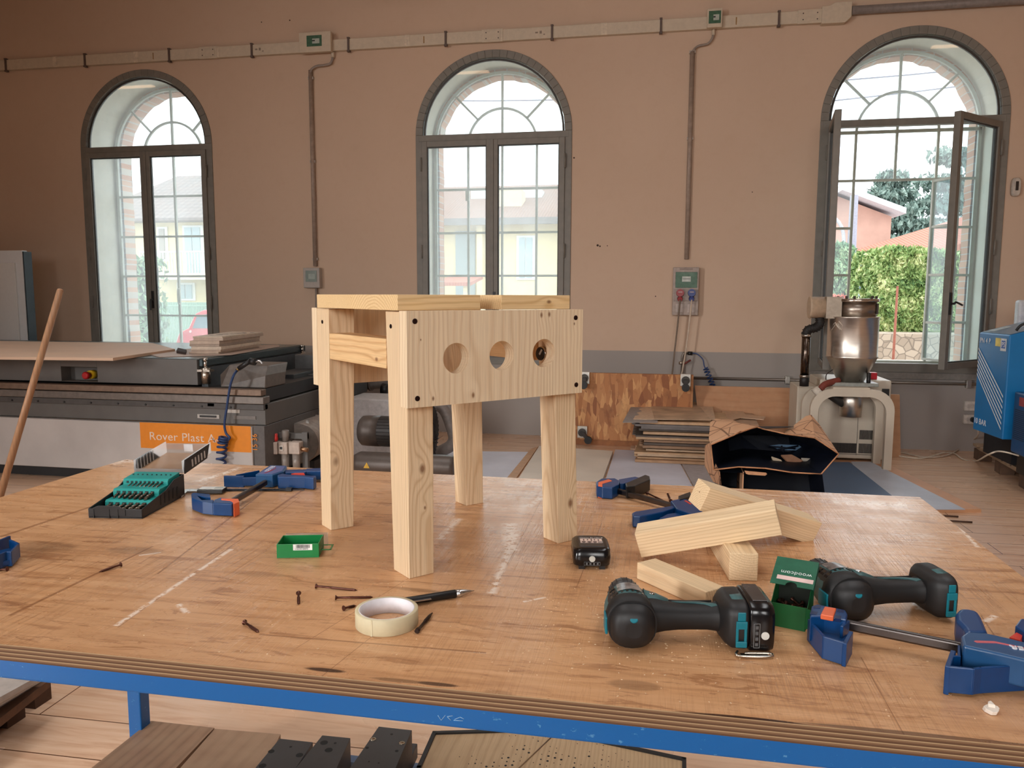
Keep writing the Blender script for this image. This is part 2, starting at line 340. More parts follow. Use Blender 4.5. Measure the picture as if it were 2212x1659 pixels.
def window(idx, xc, opened, label):
    w = thing('window_%d' % idx, label, None, (xc, WY, ZB), kind='structure')
    mb = MB(); ring_frame(mb, xc, WY-.012, WY+.05, RO, .068, ZS, ZB)
    mb.box((xc-RO+.03, WY-.014, ZS-.062), (xc+RO-.03, WY+.05, ZS-.002))
    mb.build('frame', m_fr, w, bevel=.004)
    bd = MB(); ring_frame(bd, xc, WY+.014, WY+.035, RO-.074, .018, ZS, ZB, False); bd.build('glazing_bead', plain((64, 60, 56), .5), w)
    pane_arch(xc, WY+.022, RO-.066, ZS).build('pane', g_in, w)
    z0, z1 = ZB+.06, ZS-.062; t = .052
    for s in (-1, 1):
        x0, x1 = (xc-RO+.064, xc-.003) if s < 0 else (xc+.003, xc+RO-.064)
        f = MB(); leafframe(f, x0, x1, WY-.03, WY+.022, z0, z1, t); p = MB().box((x0+t, WY-.006, z0+t), (x1-t, WY, z1-t))
        bead = MB(); leafframe(bead, x0+t, x1-t, WY-.016, WY+.01, z0+t, z1-t, .009)
        hg = MB()
        for hz in (z1-.28, z0+.45, z0+.95):
            hx = x0-.004 if s < 0 else x1+.004; hg.cyl((hx, WY-.034, hz), (hx, WY-.034, hz+.13), .009, n=10)
        piv = (x0 if s < 0 else x1, WY-.03, 0); a = 0
        if opened: a = -1.70 if s < 0 else .78
        for m in (f, p, bead): rotm(m, piv, a)
        fo = f.build('casement', m_fr, w, bevel=.003); p.build('pane', g_open if opened else g_in, fo); bead.build('glazing_bead', plain((58, 55, 52), .5), fo)
        hg.build('hinge', m_fr, w)
        if s > 0:
            h = MB(); hx = x0+.02; hz = 1.30
            h.box((hx-.012, WY-.042, hz-.09), (hx+.012, WY-.03, hz+.09)).cyl((hx, WY-.04, hz), (hx, WY-.07, hz), .009, n=10)
            h.tube(smoothpath([(hx, WY-.068, hz), (hx+.01, WY-.075, hz+.012) if opened else (hx-.002, WY-.075, hz-.03), (hx+.11, WY-.075, hz-.012) if opened else (hx, WY-.075, hz-.11)]), .0085, 8)
            if opened: rotm(h, piv, a)
            h.build('handle', m_blk, w, bevel=.001)
            if not opened:
                MB().box((x0-.012, WY-.04, z0), (x0+.012, WY-.03, z1)).build('meeting_strip', m_fr, w, bevel=.003)
    # outer white glazed window
    yo = WY+.45; ro = .708; mb = MB(); ring_frame(mb, xc, yo, yo+.035, ro, .028, ZS-.02, ZB+.03)
    x1_, x2_ = xc-.352, xc+.352; zb = ZB+.05; zt = ZS-.02; T = .011
    mb.box((xc-ro, yo, zt-.014), (xc+ro, yo+.035, zt+.014))
    for k in range(20):
        a0, a1 = pi*k/20, pi*(k+1)/20
        P = [(xc-r*math.cos(a), zt+r*math.sin(a)) for r, a in ((.363, a0), (.363, a1), (.341, a1), (.341, a0))]
        mb.hexa([(x, yo+.03, z) for x, z in P], [(x, yo+.005, z) for x, z in P])
    mb.box((xc-T, yo+.005, zt), (xc+T, yo+.03, zt+ro-.01))
    for s in (-1, 1):
        d = V((s*math.cos(pi/4), 0, math.sin(pi/4))); c0 = V((xc, yo+.017, zt)); L0 = (ro-.34)
        mb.obox(c0+d*(.35+L0/2-.01), (L0, .024, .02), Matrix(((s*d.x*s, 0, -d.z), (0, 1, 0), (d.z*1, 0, d.x*s))) if s > 0 else Matrix(((d.x, 0, d.z), (0, 1, 0), (d.z, 0, -d.x))))
    zz = [zt-.435*k for k in range(1, 5)]
    for x in (x1_, x2_): mb.box((x-T, yo+.004, zb), (x+T, yo+.032, zt))
    top = zz[0]
    mb.box((xc-T, yo+.004, top if opened else zb), (xc+T, yo+.032, zt))
    for z in zz:
        if opened and z < top-.01:
            mb.box((xc-ro+.02, yo+.006, z-T), (x1_, yo+.03, z+T)).box((x2_, yo+.006, z-T), (xc+ro-.02, yo+.03, z+T))
        else: mb.box((xc-ro+.02, yo+.006, z-T), (xc+ro-.02, yo+.03, z+T))
    ow = mb.build('outer_window', m_ofr, w, bevel=.002)
    pane_arch(xc, yo+.016, ro-.02, zt).build('pane', g_out, ow)
    if opened:
        MB().box((xc-ro+.02, yo+.014, zb), (x1_, yo+.018, zt)).box((x2_, yo+.014, zb), (xc+ro-.02, yo+.018, zt)).box((x1_, yo+.014, top), (x2_, yo+.018, zt)).build('pane', g_out, ow)
        lf = MB(); leafframe(lf, xc+.012, x2_-.012, yo, yo+.03, zb+.02, top-.012, .022)
        for z in zz[1:]: lf.box((xc+.02, yo+.004, z-T), (x2_-.02, yo+.026, z+T))
        pn = MB().box((xc+.03, yo+.012, zb+.03), (x2_-.03, yo+.016, top-.02)); pv = (x2_-.012, yo, 0)
        hk = MB().tube(smoothpath([(xc+.025, yo+.015, top-.012), (xc+.025, yo+.015, top+.05), (xc+.01, yo+.015, top+.085), (xc+.04, yo+.015, top+.10), (xc+.055, yo+.015, top+.07)]), .006, 8)
        for m in (lf, pn, hk): rotm(m, pv, 1.95)
        lo = lf.build('outer_leaf', m_ofr, w, bevel=.002); pn.build('pane', g_open, lo); hk.build('hook', m_ofr, lo)
    else:
        MB().box((xc-ro+.02, yo+.014, zb), (xc+ro-.02, yo+.018, zt)).build('pane', g_out, ow)
        lt = MB()
        for z in (zt-.50, zb+.35): lt.box((x1_-.022, yo-.02, z-.05), (x1_+.012, yo, z+.06))
        lt.tube(smoothpath([(xc+.01, yo, 1.42), (xc+.01, yo-.03, 1.40), (xc+.01, yo-.03, 1.27), (xc+.01, yo, 1.25)]), .006, 6); lt.build('latch', m_ofr, w)
    MB().box((xc-RO+.03, WY+.04, ZB-.02), (xc+RO-.03, WY+.5, ZB+.035)).build('sill', plain((206, 204, 196), .6, var=.04) if not opened else plain((150, 146, 140), .6), w)
window(1, WX[0], False, 'left arched window, closed, red car outside')
window(2, WX[1], False, 'middle arched window, closed, above the wooden stool')
window(3, WX[2], True, 'right arched window with its inner casements standing open')
# stone band under the right window and lower rail
struct(MB().box((WX[2]-.80, WY-.02, ZB-.07), (WX[2]+.80, WY, ZB-.015)).build('trim_1', plain((132, 126, 120), .7), bevel=.004), 'grey ledge under the open right window')
for i, x in enumerate((-4.6, -1.6, 1.4)):  # made-up frames out of view, dressing the overhead fill lights
    w = thing('window_%d' % (i+7), 'added frame around an unseen overhead fill light', None, (x, 2.4, ZC), kind='structure'); MB().box((x-.52, -.15, 4.95), (x-.46, 4.95, 5)).box((x+.46, -.15, 4.95), (x+.52, 4.95, 5)).box((x-.46, -.15, 4.95), (x+.46, -.10, 5)).box((x-.46, 4.90, 4.95), (x+.46, 4.95, 5)).build('frame', m_fr, w)
for i, x in enumerate((-7.2, -1.6, 2.0)):
    w = thing('window_%d' % (i+4), 'tall window behind the photographer', None, (x, YB, 1), kind='structure'); mb = MB(); leafframe(mb, x-.92, x+.92, YB, YB+.06, .92, 3.9, .06); mb.build('frame', m_fr, w)
struct(MB().box((WX[2]+.95, WY-.02, 0), (XR, WY, .008)).build('baseboard_front', plain((120, 90, 70), .7)), 'thin strip at the foot of the front wall')
# ------------------------------------------------------------------ outside
GZ = -.75
def ground():
    q = N('asphalt'); n = q.noise(q.co(), 2, 6); return q.fin(q.ramp(n, (.3, L(150, 148, 144)), (.7, L(182, 180, 176))), .9)
struct(MB().box((-40, WY+.7, GZ-.2), (40, 90, GZ)).build('ground_outside', ground()), 'pale asphalt street outside')
def roofm(c1, c2, sc=3.2, rot=(0, 0, 0)):
    q = N('roof_tiles'); v = q.co(rot=rot); w1 = q.n('ShaderNodeTexWave', bands_direction='X'); q.l(v, w1.inputs[0]); w1.inputs['Scale'].default_value = sc*.35
    w2 = q.n('ShaderNodeTexWave', bands_direction='Y'); q.l(v, w2.inputs[0]); w2.inputs['Scale'].default_value = sc*.3; w2.inputs['Distortion'].default_value = .5
    c = q.mix(w1.outputs['Fac'], L(*c1), L(*c2)); c = q.mix(q.math('MULTIPLY', w2.outputs['Fac'], .45), c, L(*[int(x*.72) for x in c1])); c = q.mix(q.math('MULTIPLY', q.noise(v, 1.5, 4), .4), c, L(170, 130, 110))
    return q.fin(c, .85)
r_br = roofm((112, 84, 76), (150, 120, 106), 8); r_rd = roofm((176, 88, 70), (208, 132, 108), 9); r_gr = roofm((112, 106, 108), (140, 132, 130))
m_yel = plain((226, 208, 164), .9, var=.03, sc=1); m_pnk = plain((190, 154, 138), .9, var=.05, sc=1.5); m_shut = plain((172, 190, 196), .8)
m_wht = plain((236, 236, 232), .7, var=.02)
def aty(p, Y): return at(p[0], p[1], Y=Y)
def hwin(parent, x0, y0, x1, y1, Y, mat=m_shut, n=2):
    a = aty((x0, y0), Y); b = aty((x1, y1), Y); f = MB().box((a.x-.08, Y-.08, b.z-.08), (b.x+.08, Y-.02, a.z+.08)).build('window', m_wht, parent)
    m = MB()
    for k in range(n):
        u0 = a.x+(b.x-a.x)*k/n+.03; u1 = a.x+(b.x-a.x)*(k+1)/n-.03; m.box((u0, Y-.14, b.z), (u1, Y-.09, a.z))
    m.build('shutter', mat, f)
# house seen through the middle window
h = thing('house', 'long yellow house with brown tiled roof behind the middle window', 'house', (-6, 32, GZ))
YH = 30.; e0 = aty((915, 478), YH); e1 = aty((1260, 474), YH); xl, xr = e0.x-1.5, e1.x+1.2
MB().box((xl+1, YH, GZ), (xr-.8, YH+8, e0.z)).build('wall', m_yel, h)
rz = aty((1060, 402), YH+4.5).z
MB().hexa([(xl, YH-.9, e0.z-.15), (xr, YH-.9, e0.z-.15), (xr, YH+9, e0.z-.15), (xl, YH+9, e0.z-.15)], [(xl, YH-.9, e0.z), (xr, YH-.9, e0.z), (xr, YH+4.5, rz), (xl, YH+4.5, rz)]).build('roof', r_br, h)
MB().box((xl, YH-.95, e0.z-.25), (xr, YH-.85, e0.z)).build('gutter', plain((120, 112, 108), .6), h)
c = aty((1104, 440), YH+1.2); ch = MB().box((c.x-.5, YH+.8, c.z-1), (c.x+.5, YH+1.7, c.z+.5)).build('chimney', m_yel, h)
for px in (1047, 1148):
    c = aty((px, 421), YH+2.6); MB().box((c.x-.5, YH+2.2, c.z-.3), (c.x+.5, YH+2.9, c.z+.15)).build('skylight', plain((210, 226, 226), .3), h)
hwin(h, 1121, 514, 1152, 600, YH); a = aty((985, 500), YH); b = aty((1038, 640), YH)
MB().box((a.x, YH-.1, b.z), (b.x-.2, YH, a.z)).build('loggia', plain((150, 160, 160), .8), h)
MB().box((aty((1036, 500), YH).x, YH-.5, GZ), (aty((1048, 500), YH).x, YH-.05, a.z+.5)).build('column', m_yel, h)
a = aty((945, 595), 27); b = aty((1023, 618), 27)
po = thing('porch', 'small red tiled porch roof in front of the yellow house', 'porch', (a.x, 27, GZ))
MB().hexa([(a.x, 26.5, b.z), (b.x, 26.5, b.z), (b.x, 28.5, a.z-.1), (a.x, 28.5, a.z-.1)], [(a.x, 26.5, b.z+.12), (b.x, 26.5, b.z+.12), (b.x, 28.5, a.z), (a.x, 28.5, a.z)]).build('roof', r_rd, po)
MB().box((a.x+.1, 26.7, GZ), (a.x+.3, 26.9, b.z)).box((b.x-.3, 26.7, GZ), (b.x-.1, 26.9, b.z)).build('post', m_yel, po)
# house seen through the left window
h = thing('house', 'yellow house with grey hipped roof behind the left window', 'house', (-18, 30, GZ))
YH = 29.; a = aty((215, 478), YH); b = aty((520, 478), YH); MB().box((a.x+.3, YH, GZ), (b.x-.5, YH+8, a.z)).build('wall', m_yel, h)
rp = aty((385, 374), YH+3); MB().hexa([(a.x-.5, YH-.8, a.z-.1), (b.x, YH-.8, a.z-.1), (b.x, YH+9, a.z-.1), (a.x-.5, YH+9, a.z-.1)],
  [(a.x-.5, YH-.8, a.z), (b.x, YH-.8, a.z), (rp.x+2.4, YH+3.8, rp.z), (rp.x-.6, YH+3.8, rp.z)]).build('roof', r_gr, h)
hwin(h, 400, 492, 440, 592, YH); hwin(h, 388, 615, 420, 645, YH); hwin(h, 345, 495, 362, 560, YH, plain((160, 150, 140)), 1)
c0, c1 = aty((345, 592), YH), aty((520, 600), YH); ba = MB().box((c0.x, YH-1.2, c1.z-.1), (c1.x, YH, c0.z)).build('balcony', plain((222, 208, 180), .8), h)
rl = MB()
for k in range(30): x = c0.x+(c1.x-c0.x)*k/29; rl.box((x-.02, YH-1.18, c0.z), (x+.02, YH-1.14, c0.z+.8))
rl.box((c0.x, YH-1.2, c0.z+.8), (c1.x, YH-1.12, c0.z+.86)).build('railing', plain((206, 206, 206), .6), ba)
# fence and car
f = thing('fence', 'pale green bar fence behind the red car', 'fence', (-14, 26.5, GZ)); a = aty((235, 652), 26.5); b = aty((520, 652), 26.5); mb = MB()
for k in range(90): x = a.x+(b.x-a.x)*k/89; mb.box((x-.02, 26.48, GZ), (x+.02, 26.52, a.z))
mb.box((a.x, 26.47, a.z-.15), (b.x, 26.53, a.z-.1)).build('bars', plain((140, 170, 150), .7), f)
a = aty((378, 730), 21.5); cx = a.x; zt = aty((430, 669), 21.5).z; zb = GZ
car = thing('car', 'red hatchback parked outside the left window', 'car', (cx, 21.5, zb)); hh = zt-zb; Lc = hh*2.75
pr = [(0, .25), (.005, .42), (.03, .58), (.10, .66), (.155, .93), (.22, 1.), (.45, 1.), (.60, .92), (.74, .66), (.95, .55), (1, .45), (1, .22)]
m_red = plain((214, 52, 66), .35, coat=.6)
MB().slab([(cx+u*Lc, 21.5, zb+v*hh) for u, v in pr], (0, 1.7, 0)).build('body', m_red, car, bevel=.06, seg=3)
gl = plain((96, 116, 128), .15)
for P in ([(.135, .66), (.175, .90), (.30, .93), (.30, .66)], [(.32, .66), (.32, .93), (.46, .93), (.585, .86), (.68, .66)]):
    MB().slab([(cx+u*Lc, 21.485, zb+v*hh) for u, v in P], (0, .02, 0)).build('side_window', gl, car)
for u in (.17, .83):
    wh = MB().cyl((cx+u*Lc, 21.46, zb+.21*hh), (cx+u*Lc, 21.7, zb+.21*hh), .21*hh, n=28).build('wheel', plain((40, 40, 42), .8), car)
    MB().cyl((cx+u*Lc, 21.44, zb+.21*hh), (cx+u*Lc, 21.46, zb+.21*hh), .13*hh, n=20).build('rim', plain((190, 192, 196), .3, 1.), wh)
MB().cyl((cx+.12*Lc, 21.47, zb+.60*hh), (cx+.12*Lc, 21.5, zb+.60*hh), .04, n=12).build('tail_light', plain((240, 190, 190), .3), car)
# lamp post on the left, wires
def post(name, label, px, ztop_px, Y, r, mat, arm=None):
    t = thing(name, label, 'pole', (aty((px, 700), Y).x, Y, GZ)); z = aty((px, ztop_px), Y).z
    MB().cyl((t.location.x, Y, GZ), (t.location.x, Y, z), r, r*.7, n=14).build('pole', mat, t)
    return t, z
t, z = post('street_lamp', 'grey street lamp leaning over the left window view', 272, 240, 15, .12, plain((160, 176, 178), .7)); a = aty((310, 200), 15)
hd = MB().tube(smoothpath([(t.location.x, 15, z), (t.location.x, 15, a.z+.1), (a.x, 15, a.z+.15)]), .04, 8).build('arm', plain((160, 176, 178), .7), t)
MB().lathe((a.x-.1, 15, a.z+.1), (1, 0, -.18), [(0, .05), (.08, .13), (.3, .14), (.42, .05)]).build('lamp_head', plain((150, 176, 176), .5), t)
t, z = post('utility_pole', 'grey concrete pole behind the open right window', 2098, 300, 12, .10, plain((132, 136, 134), .9))
t, z = post('utility_pole', 'thin grey pole in front of the pink house gable', 1831, 422, 24, .16, plain((140, 140, 150), .9)); a = aty((1818, 490), 24)
MB().tube(smoothpath([(a.x+.1, 24, a.z-1.2), (a.x, 24, a.z), (a.x-.7, 24, a.z+.5), (a.x-1.6, 24, a.z+.6)]), .05, 8).build('bracket', plain((170, 170, 176), .7), t)
t, z = post('sign_pole', 'pale blue sign pole by the red shrubs', 1850, 572, 15.6, .05, plain((170, 190, 214), .6)); t.rotation_euler = (0, .02, 0)
t, z = post('rusty_stake', 'rusty iron stake in front of the clipped hedge', 1934, 618, 12, .022, plain((140, 84, 66), .8))
for (p, q_), lab in ((((1740, 178), (2200, 136)), 'upper power line crossing the right window'), (((1740, 222), (2200, 168)), 'lower thin power line crossing the right window'), (((870, 215), (1260, 213)), 'power line crossing the middle window arch')):
    a, b = aty(p, 14), aty(q_, 14); a2 = a-(b-a)*.6; b2 = b+(b-a)*.6
    tag(MB().tube([a2, (a2+b2)/2-V((0, 0, .03)), b2], .011, 6).build('power_line', plain((120, 120, 140), .8)), lab, 'cable')
# pink gable house
YH = 33.; h = thing('house', 'pink house with white eaved gable behind the right window', 'house', (6, YH, GZ))
g = [aty(p, YH) for p in ((1700, 640), (1700, 476), (1810, 424), (1926, 468), (1926, 640))]
g = [V((p.x, YH, p.z)) for p in g]; g[0].z = g[4].z = GZ; g[0].x = g[1].x; g[4].x = g[3].x
MB().slab(g, (0, 9, 0)).build('wall', m_pnk, h)
L0, R0, T0 = aty((1672, 492), YH), aty((1944, 463), YH), aty((1810, 413), YH)
for P in ((L0, T0), (T0, R0)): MB().slab([(P[0].x, YH-.8, P[0].z-.05), (P[1].x, YH-.8, P[1].z-.05), (P[1].x, YH-.8, P[1].z+.16), (P[0].x, YH-.8, P[0].z+.16)], (0, 10.5, 0)).build('roof', plain((226, 230, 240), .7), h)
hwin(h, 1893, 549, 1910, 570, YH, m_wht, 1)
t = thing('house', 'low house with red tiled roof behind the clipped hedge', 'house', (14, 30, GZ)); P = [aty(p, 27) for p in ((1880, 585), (2230, 480), (2230, 620), (1880, 620))]
MB().slab([P[0], P[1], P[2], P[3]], (.4, 3.5, .9)).build('roof', r_rd, t); MB().box((P[0].x+1, 28, GZ), (P[1].x, 30.4, P[3].z+.1)).build('wall', m_pnk, t)
# vegetation
def leafm(c1, c2, c3):
    q = N('foliage'); n = q.noise(q.co(), 3.2, 4); n2 = q.noise(q.co(), 22, 2)
    c = q.ramp(q.math('ADD', q.math('MULTIPLY', n, .6), q.math('MULTIPLY', n2, .4)), (.36, L(*c1)), (.5, L(*c2)), (.63, L(*c3))); return q.fin(c, .7, spec=.3)
def leaves(mb, pts, s, flat=0., elong=1.7):
    for p in pts:
        e = Euler((random.uniform(-pi, pi)*(1-flat), random.uniform(-pi, pi)*(1-flat), random.uniform(-pi, pi))).to_matrix(); k = s*random.uniform(.6, 1.3)
        mb.add([p+e@V((-k*elong/2, 0, 0)), p+e@V((0, -k/2.6, 0)), p+e@V((k*elong/2, 0, k*.15)), p+e@V((0, k/2.6, 0))], [(0, 1, 2, 3)])
def blobpts(c, r, n, sq=(1, 1, 1)):
    o = []
    for _ in range(n):
        d = V((random.gauss(0, 1), random.gauss(0, 1), random.gauss(0, 1))).normalized()*random.uniform(.72, 1.05)*r; o.append(V(c)+V((d.x*sq[0], d.y*sq[1], d.z*sq[2])))
    return o
def ico(mb, c, r, sq=(1, 1, 1), jag=.12):
    bm = bmesh.new(); bmesh.ops.create_icosphere(bm, subdivisions=3, radius=1)
    vs = []
    for v in bm.verts: k = r*(1+random.uniform(-jag, jag)); vs.append(V(c)+V((v.co.x*sq[0], v.co.y*sq[1], v.co.z*sq[2]))*k)
    mb.add(vs, [[v.index for v in f.verts] for f in bm.faces]); bm.free()
def hedge(label, p0, p1, Y, depth, mat, s, n, top_wave=.12, name='hedge'):
    a, b = aty(p0, Y), aty(p1, Y); x0, x1 = min(a.x, b.x), max(a.x, b.x); z0, z1 = min(a.z, b.z), max(a.z, b.z)
    t = thing(name, label, 'hedge' if name == 'hedge' else 'shrub', ((x0+x1)/2, Y+depth/2, GZ)); c = MB(); r = .35*min(1, (z1-z0)/2)
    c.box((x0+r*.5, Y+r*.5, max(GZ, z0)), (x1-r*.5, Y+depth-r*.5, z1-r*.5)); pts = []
    for _ in range(n):
        u, v, w = random.random(), random.random(), random.random()
        fc = random.random()
        if fc < .62: p = V((x0+(x1-x0)*u, Y+random.uniform(-.03, .14), z0+(z1-z0)*v))
        elif fc < .8: p = V((x0+(x1-x0)*u, Y+depth*w, z1+random.uniform(-.12, .06)))
        else: p = V((x0+random.uniform(-.03, .14) if random.random() < .5 else x1-random.uniform(-.03, .14), Y+depth*w, z0+(z1-z0)*v))
        p.z += top_wave*math.sin(p.x*2.1)*.5*((p.z-z0)/(z1-z0)); 
        cx_ = (p.x-(x0+x1)/2)/((x1-x0)/2); cz_ = (p.z-z0)/(z1-z0)
        if abs(cx_) > .86 and cz_ > .86: p.z -= (abs(cx_)-.86)*2.; 
        pts.append(p)
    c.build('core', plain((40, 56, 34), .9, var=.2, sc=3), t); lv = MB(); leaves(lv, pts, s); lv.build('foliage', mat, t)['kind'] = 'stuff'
    return t
hg = leafm((66, 100, 56), (136, 164, 98), (210, 218, 164)); hgb = leafm((70, 112, 84), (124, 160, 124), (180, 206, 160)); rdm = leafm((150, 82, 70), (226, 120, 102), (238, 160, 124))
hedge('big clipped green hedge behind the open right window', (1896, 735), (2092, 546), 14.1, 2.4, hg, .078, 26000)
hedge('grey green hedge at the left edge of the right window', (1760, 770), (1848, 535), 19.5, 2.0, hgb, .13, 5000)
hedge('red leaved shrubs between the two hedges', (1790, 840), (1905, 655), 17.2, 1.2, rdm, .11, 4500, name='shrub')
hedge('small dark green bush at the left window edge', (240, 800), (290, 560), 20, 1.5, hgb, .15, 2500, name='shrub')
def stonem():
    q = N('stone_wall'); v = q.n('ShaderNodeTexVoronoi', feature='DISTANCE_TO_EDGE'); q.l(q.co(), v.inputs[0]); v.inputs['Scale'].default_value = 8
    w = q.n('ShaderNodeTexVoronoi'); q.l(q.co(), w.inputs[0]); w.inputs['Scale'].default_value = 8
    c = q.mix(w.outputs['Color'], L(150, 136, 118), L(184, 170, 150)); c = q.mix(q.ramp(v.outputs[0], (.0, 1.), (.08, 0.)), c, L(112, 102, 90)); return q.fin(c, .9)
a, b = aty((1700, 718), 13.2), aty((2130, 760), 13.2)
tag(MB().box((a.x, 13.2, GZ), (b.x, 14, aty((2000, 722), 13.2).z)).build('stone_wall', stonem()), 'low rubble stone wall under the clipped hedge', 'wall')
cm = leafm((62, 84, 78), (104, 126, 116), (156, 172, 160))
for lab, cx, cz, Yt, R, n in (('dark cedar tree right of the pink gable', 1922, 478, 52, 3.0, 7), ('tall cedar tree seen through the open casement', 2050, 476, 62, 5.2, 9)):
    c = aty((cx, cz), Yt); t = thing('cedar_tree', lab, 'tree', (c.x, Yt, GZ)); MB().cyl((c.x, Yt, GZ), (c.x, Yt, c.z+R), .35, .08, n=10).build('trunk', plain((92, 76, 64), .9), t)
    pts = []; k = 0
    for j in range(13):
        z = c.z+R*.85-j*R*.30; rr = R*(.16+.115*j)
        for i in range(7+j*2):
            an = random.uniform(0, 2*pi); q_ = rr*random.uniform(.35, 1); pts += blobpts((c.x+math.cos(an)*q_, Yt+math.sin(an)*q_, z-q_*.12+random.uniform(-.2, .2)), R*.20, 90, (1.3, 1.3, .55))
    lv = MB(); leaves(lv, pts, .30, .4); lv.build('foliage', cm, t)['kind'] = 'stuff'
# ------------------------------------------------------------------ workbench
TX0, TX1, TY0, TY1, TZ = -1.436, .588, .822, 1.866, .90
TCX, TCY = (TX0+TX1)/2, (TY0+TY1)/2
def mtable():
    q = N('worn_plywood_top'); v = q.co()
    g = q.noise(q.co((2.2, 26, 26)), 2.2, 6, .6, .5); big = q.noise(v, 2.3, 5, .55, .4); fine = q.noise(q.co((6, 90, 90)), 3, 4)
    c = q.ramp(g, (.30, L(176, 128, 90)), (.46, L(206, 158, 116)), (.72, L(222, 178, 138)))
    c = q.mix(q.math('MULTIPLY', q.ramp(big, (.42, 0.), (.7, 1.)), .5), c, L(206, 164, 128))
    c = q.mix(q.math('MULTIPLY', q.ramp(fine, (.55, 0.), (.8, 1.)), .35), c, L(140, 90, 56))
    # short dark grain strokes and dents
    st = q.noise(q.co((1.0, 5.5, 1), rot=(0, 0, .25)), 8, 6, .7, 1.2); c = q.mix(q.ramp(st, (.57, 0.), (.60, .45), (.72, .72)), c, L(142, 92, 60))
    st2 = q.noise(q.co((2.2, 9, 1), (4, 2, 0), rot=(0, 0, -.35)), 9, 5, .75, 2.0); c = q.mix(q.ramp(st2, (.60, 0.), (.63, .45)), c, L(156, 104, 68))
    # crossing knife cuts, denser towards the far right
    cut = None
    for an, sc, th in ((.86, 26, .018), (-.5, 19, .016), (1.25, 33, .016), (.15, 24, .014)):
        w = q.noise(q.co((sc*2.2, 1.1, 1), rot=(0, 0, an)), 1.6, 2, .5, .15); m = q.ramp(q.math('ABSOLUTE', q.math('SUBTRACT', w, .5)), (0., 1.), (th, 0.)); cut = m if cut is None else q.math('MAXIMUM', cut, m)
    cm_ = q.ramp(q.noise(v, 3.1, 3), (.45, 0.), (.68, 1.)); c = q.mix(q.math('MULTIPLY', q.math('MULTIPLY', cut, cm_), .5), c, L(120, 74, 46))
    sp = q.n('ShaderNodeSeparateXYZ'); q.l(v, sp.inputs[0])
    def line(a, b, w, soft=.4):
        a, b = V(a), V(b); d = (b-a); ln = d.length; d /= ln; n_ = V((-d.y, d.x))
        s = q.math('ADD', q.math('MULTIPLY', sp.outputs[0], n_.x), q.math('MULTIPLY_ADD', sp.outputs[1], n_.y, -a.dot(n_)))
        t = q.math('ADD', q.math('MULTIPLY', sp.outputs[0], d.x), q.math('MULTIPLY_ADD', sp.outputs[1], d.y, -a.dot(d)-ln/2))
        m = q.math('MULTIPLY', q.math('LESS_THAN', q.math('ABSOLUTE', t), ln/2), q.ramp(q.math('DIVIDE', q.math('ABSOLUTE', s), w), (soft, 1.), (1., 0.)))
        return m
    def tp(x, y): p = at(x, y, z=TZ); return (p.x-TCX, p.y-TCY)
    dark = None
    for A, B, w in (((255, 1355), (640, 1080), .0012), ((450, 1200), (760, 985), .004), ((1060, 1290), (1190, 1040), .0009), ((860, 1330), (520, 1600), .0008), ((640, 1400), (905, 1235), .0008), ((2120, 1330), (2212, 1470), .0015),
                    ((1530, 1200), (1500, 1060), .0008), ((340, 1240), (560, 1070), .0025), ((1300, 1130), (1245, 1270), .001), ((0, 1160), (300, 1060), .006), ((1860, 1420), (1960, 1600), .001), ((560, 1370), (1050, 1410), .0028), ((20, 1330), (330, 1180), .004)):
        m = line(tp(*A), tp(*B), w); dark = m if dark is None else q.math('MAXIMUM', dark, m)
    c = q.mix(q.math('MULTIPLY', dark, .6), c, L(122, 76, 46))
    brk = q.ramp(q.noise(q.co((30, 30, 1)), 2.4, 5, .7), (.43, 0.), (.50, 1.))
    wh = None
    for A, B, w in (((992, 1120), (950, 1165), .011), ((1118, 1145), (1062, 1282), .010), ((500, 1186), (430, 1232), .006), ((420, 1238), (250, 1352), .006), ((1230, 1035), (1140, 1095), .012), ((2056, 1118), (2112, 1182), .006), ((2085, 1370), (2150, 1330), .006),
                    ((300, 1200), (350, 1193), .004), ((430, 1040), (520, 1010), .014), ((230, 1000), (330, 985), .05), ((1800, 1085), (1960, 1090), .03), ((385, 1305), (405, 1325), .006), ((1130, 1300), (1180, 1290), .004), ((1960, 1270), (1990, 1320), .008), ((1100, 1130), (1105, 1190), .02)):
        m = line(tp(*A), tp(*B), w, .2); wh = m if wh is None else q.math('MAXIMUM', wh, m)
    wh = q.math('MULTIPLY', wh, brk)
    far = q.math('ADD', q.math('MULTIPLY', sp.outputs[1], .9), q.math('MULTIPLY', sp.outputs[0], .22))
    gen = q.math('MULTIPLY', q.ramp(q.noise(q.co((5, 42, 1), rot=(0, 0, .06)), 2.6, 7, .74, .4), (.54, 0.), (.60, 1.)), q.ramp(q.math('ADD', far, q.math('MULTIPLY', q.noise(v, 4, 3), .5)), (.40, 0.), (.76, .62)))
    wh = q.math('MAXIMUM', wh, gen)
    c = q.mix(q.math('MULTIPLY', wh, .92), c, L(244, 230, 220))
    # burnt / stained smudges
    sm = None
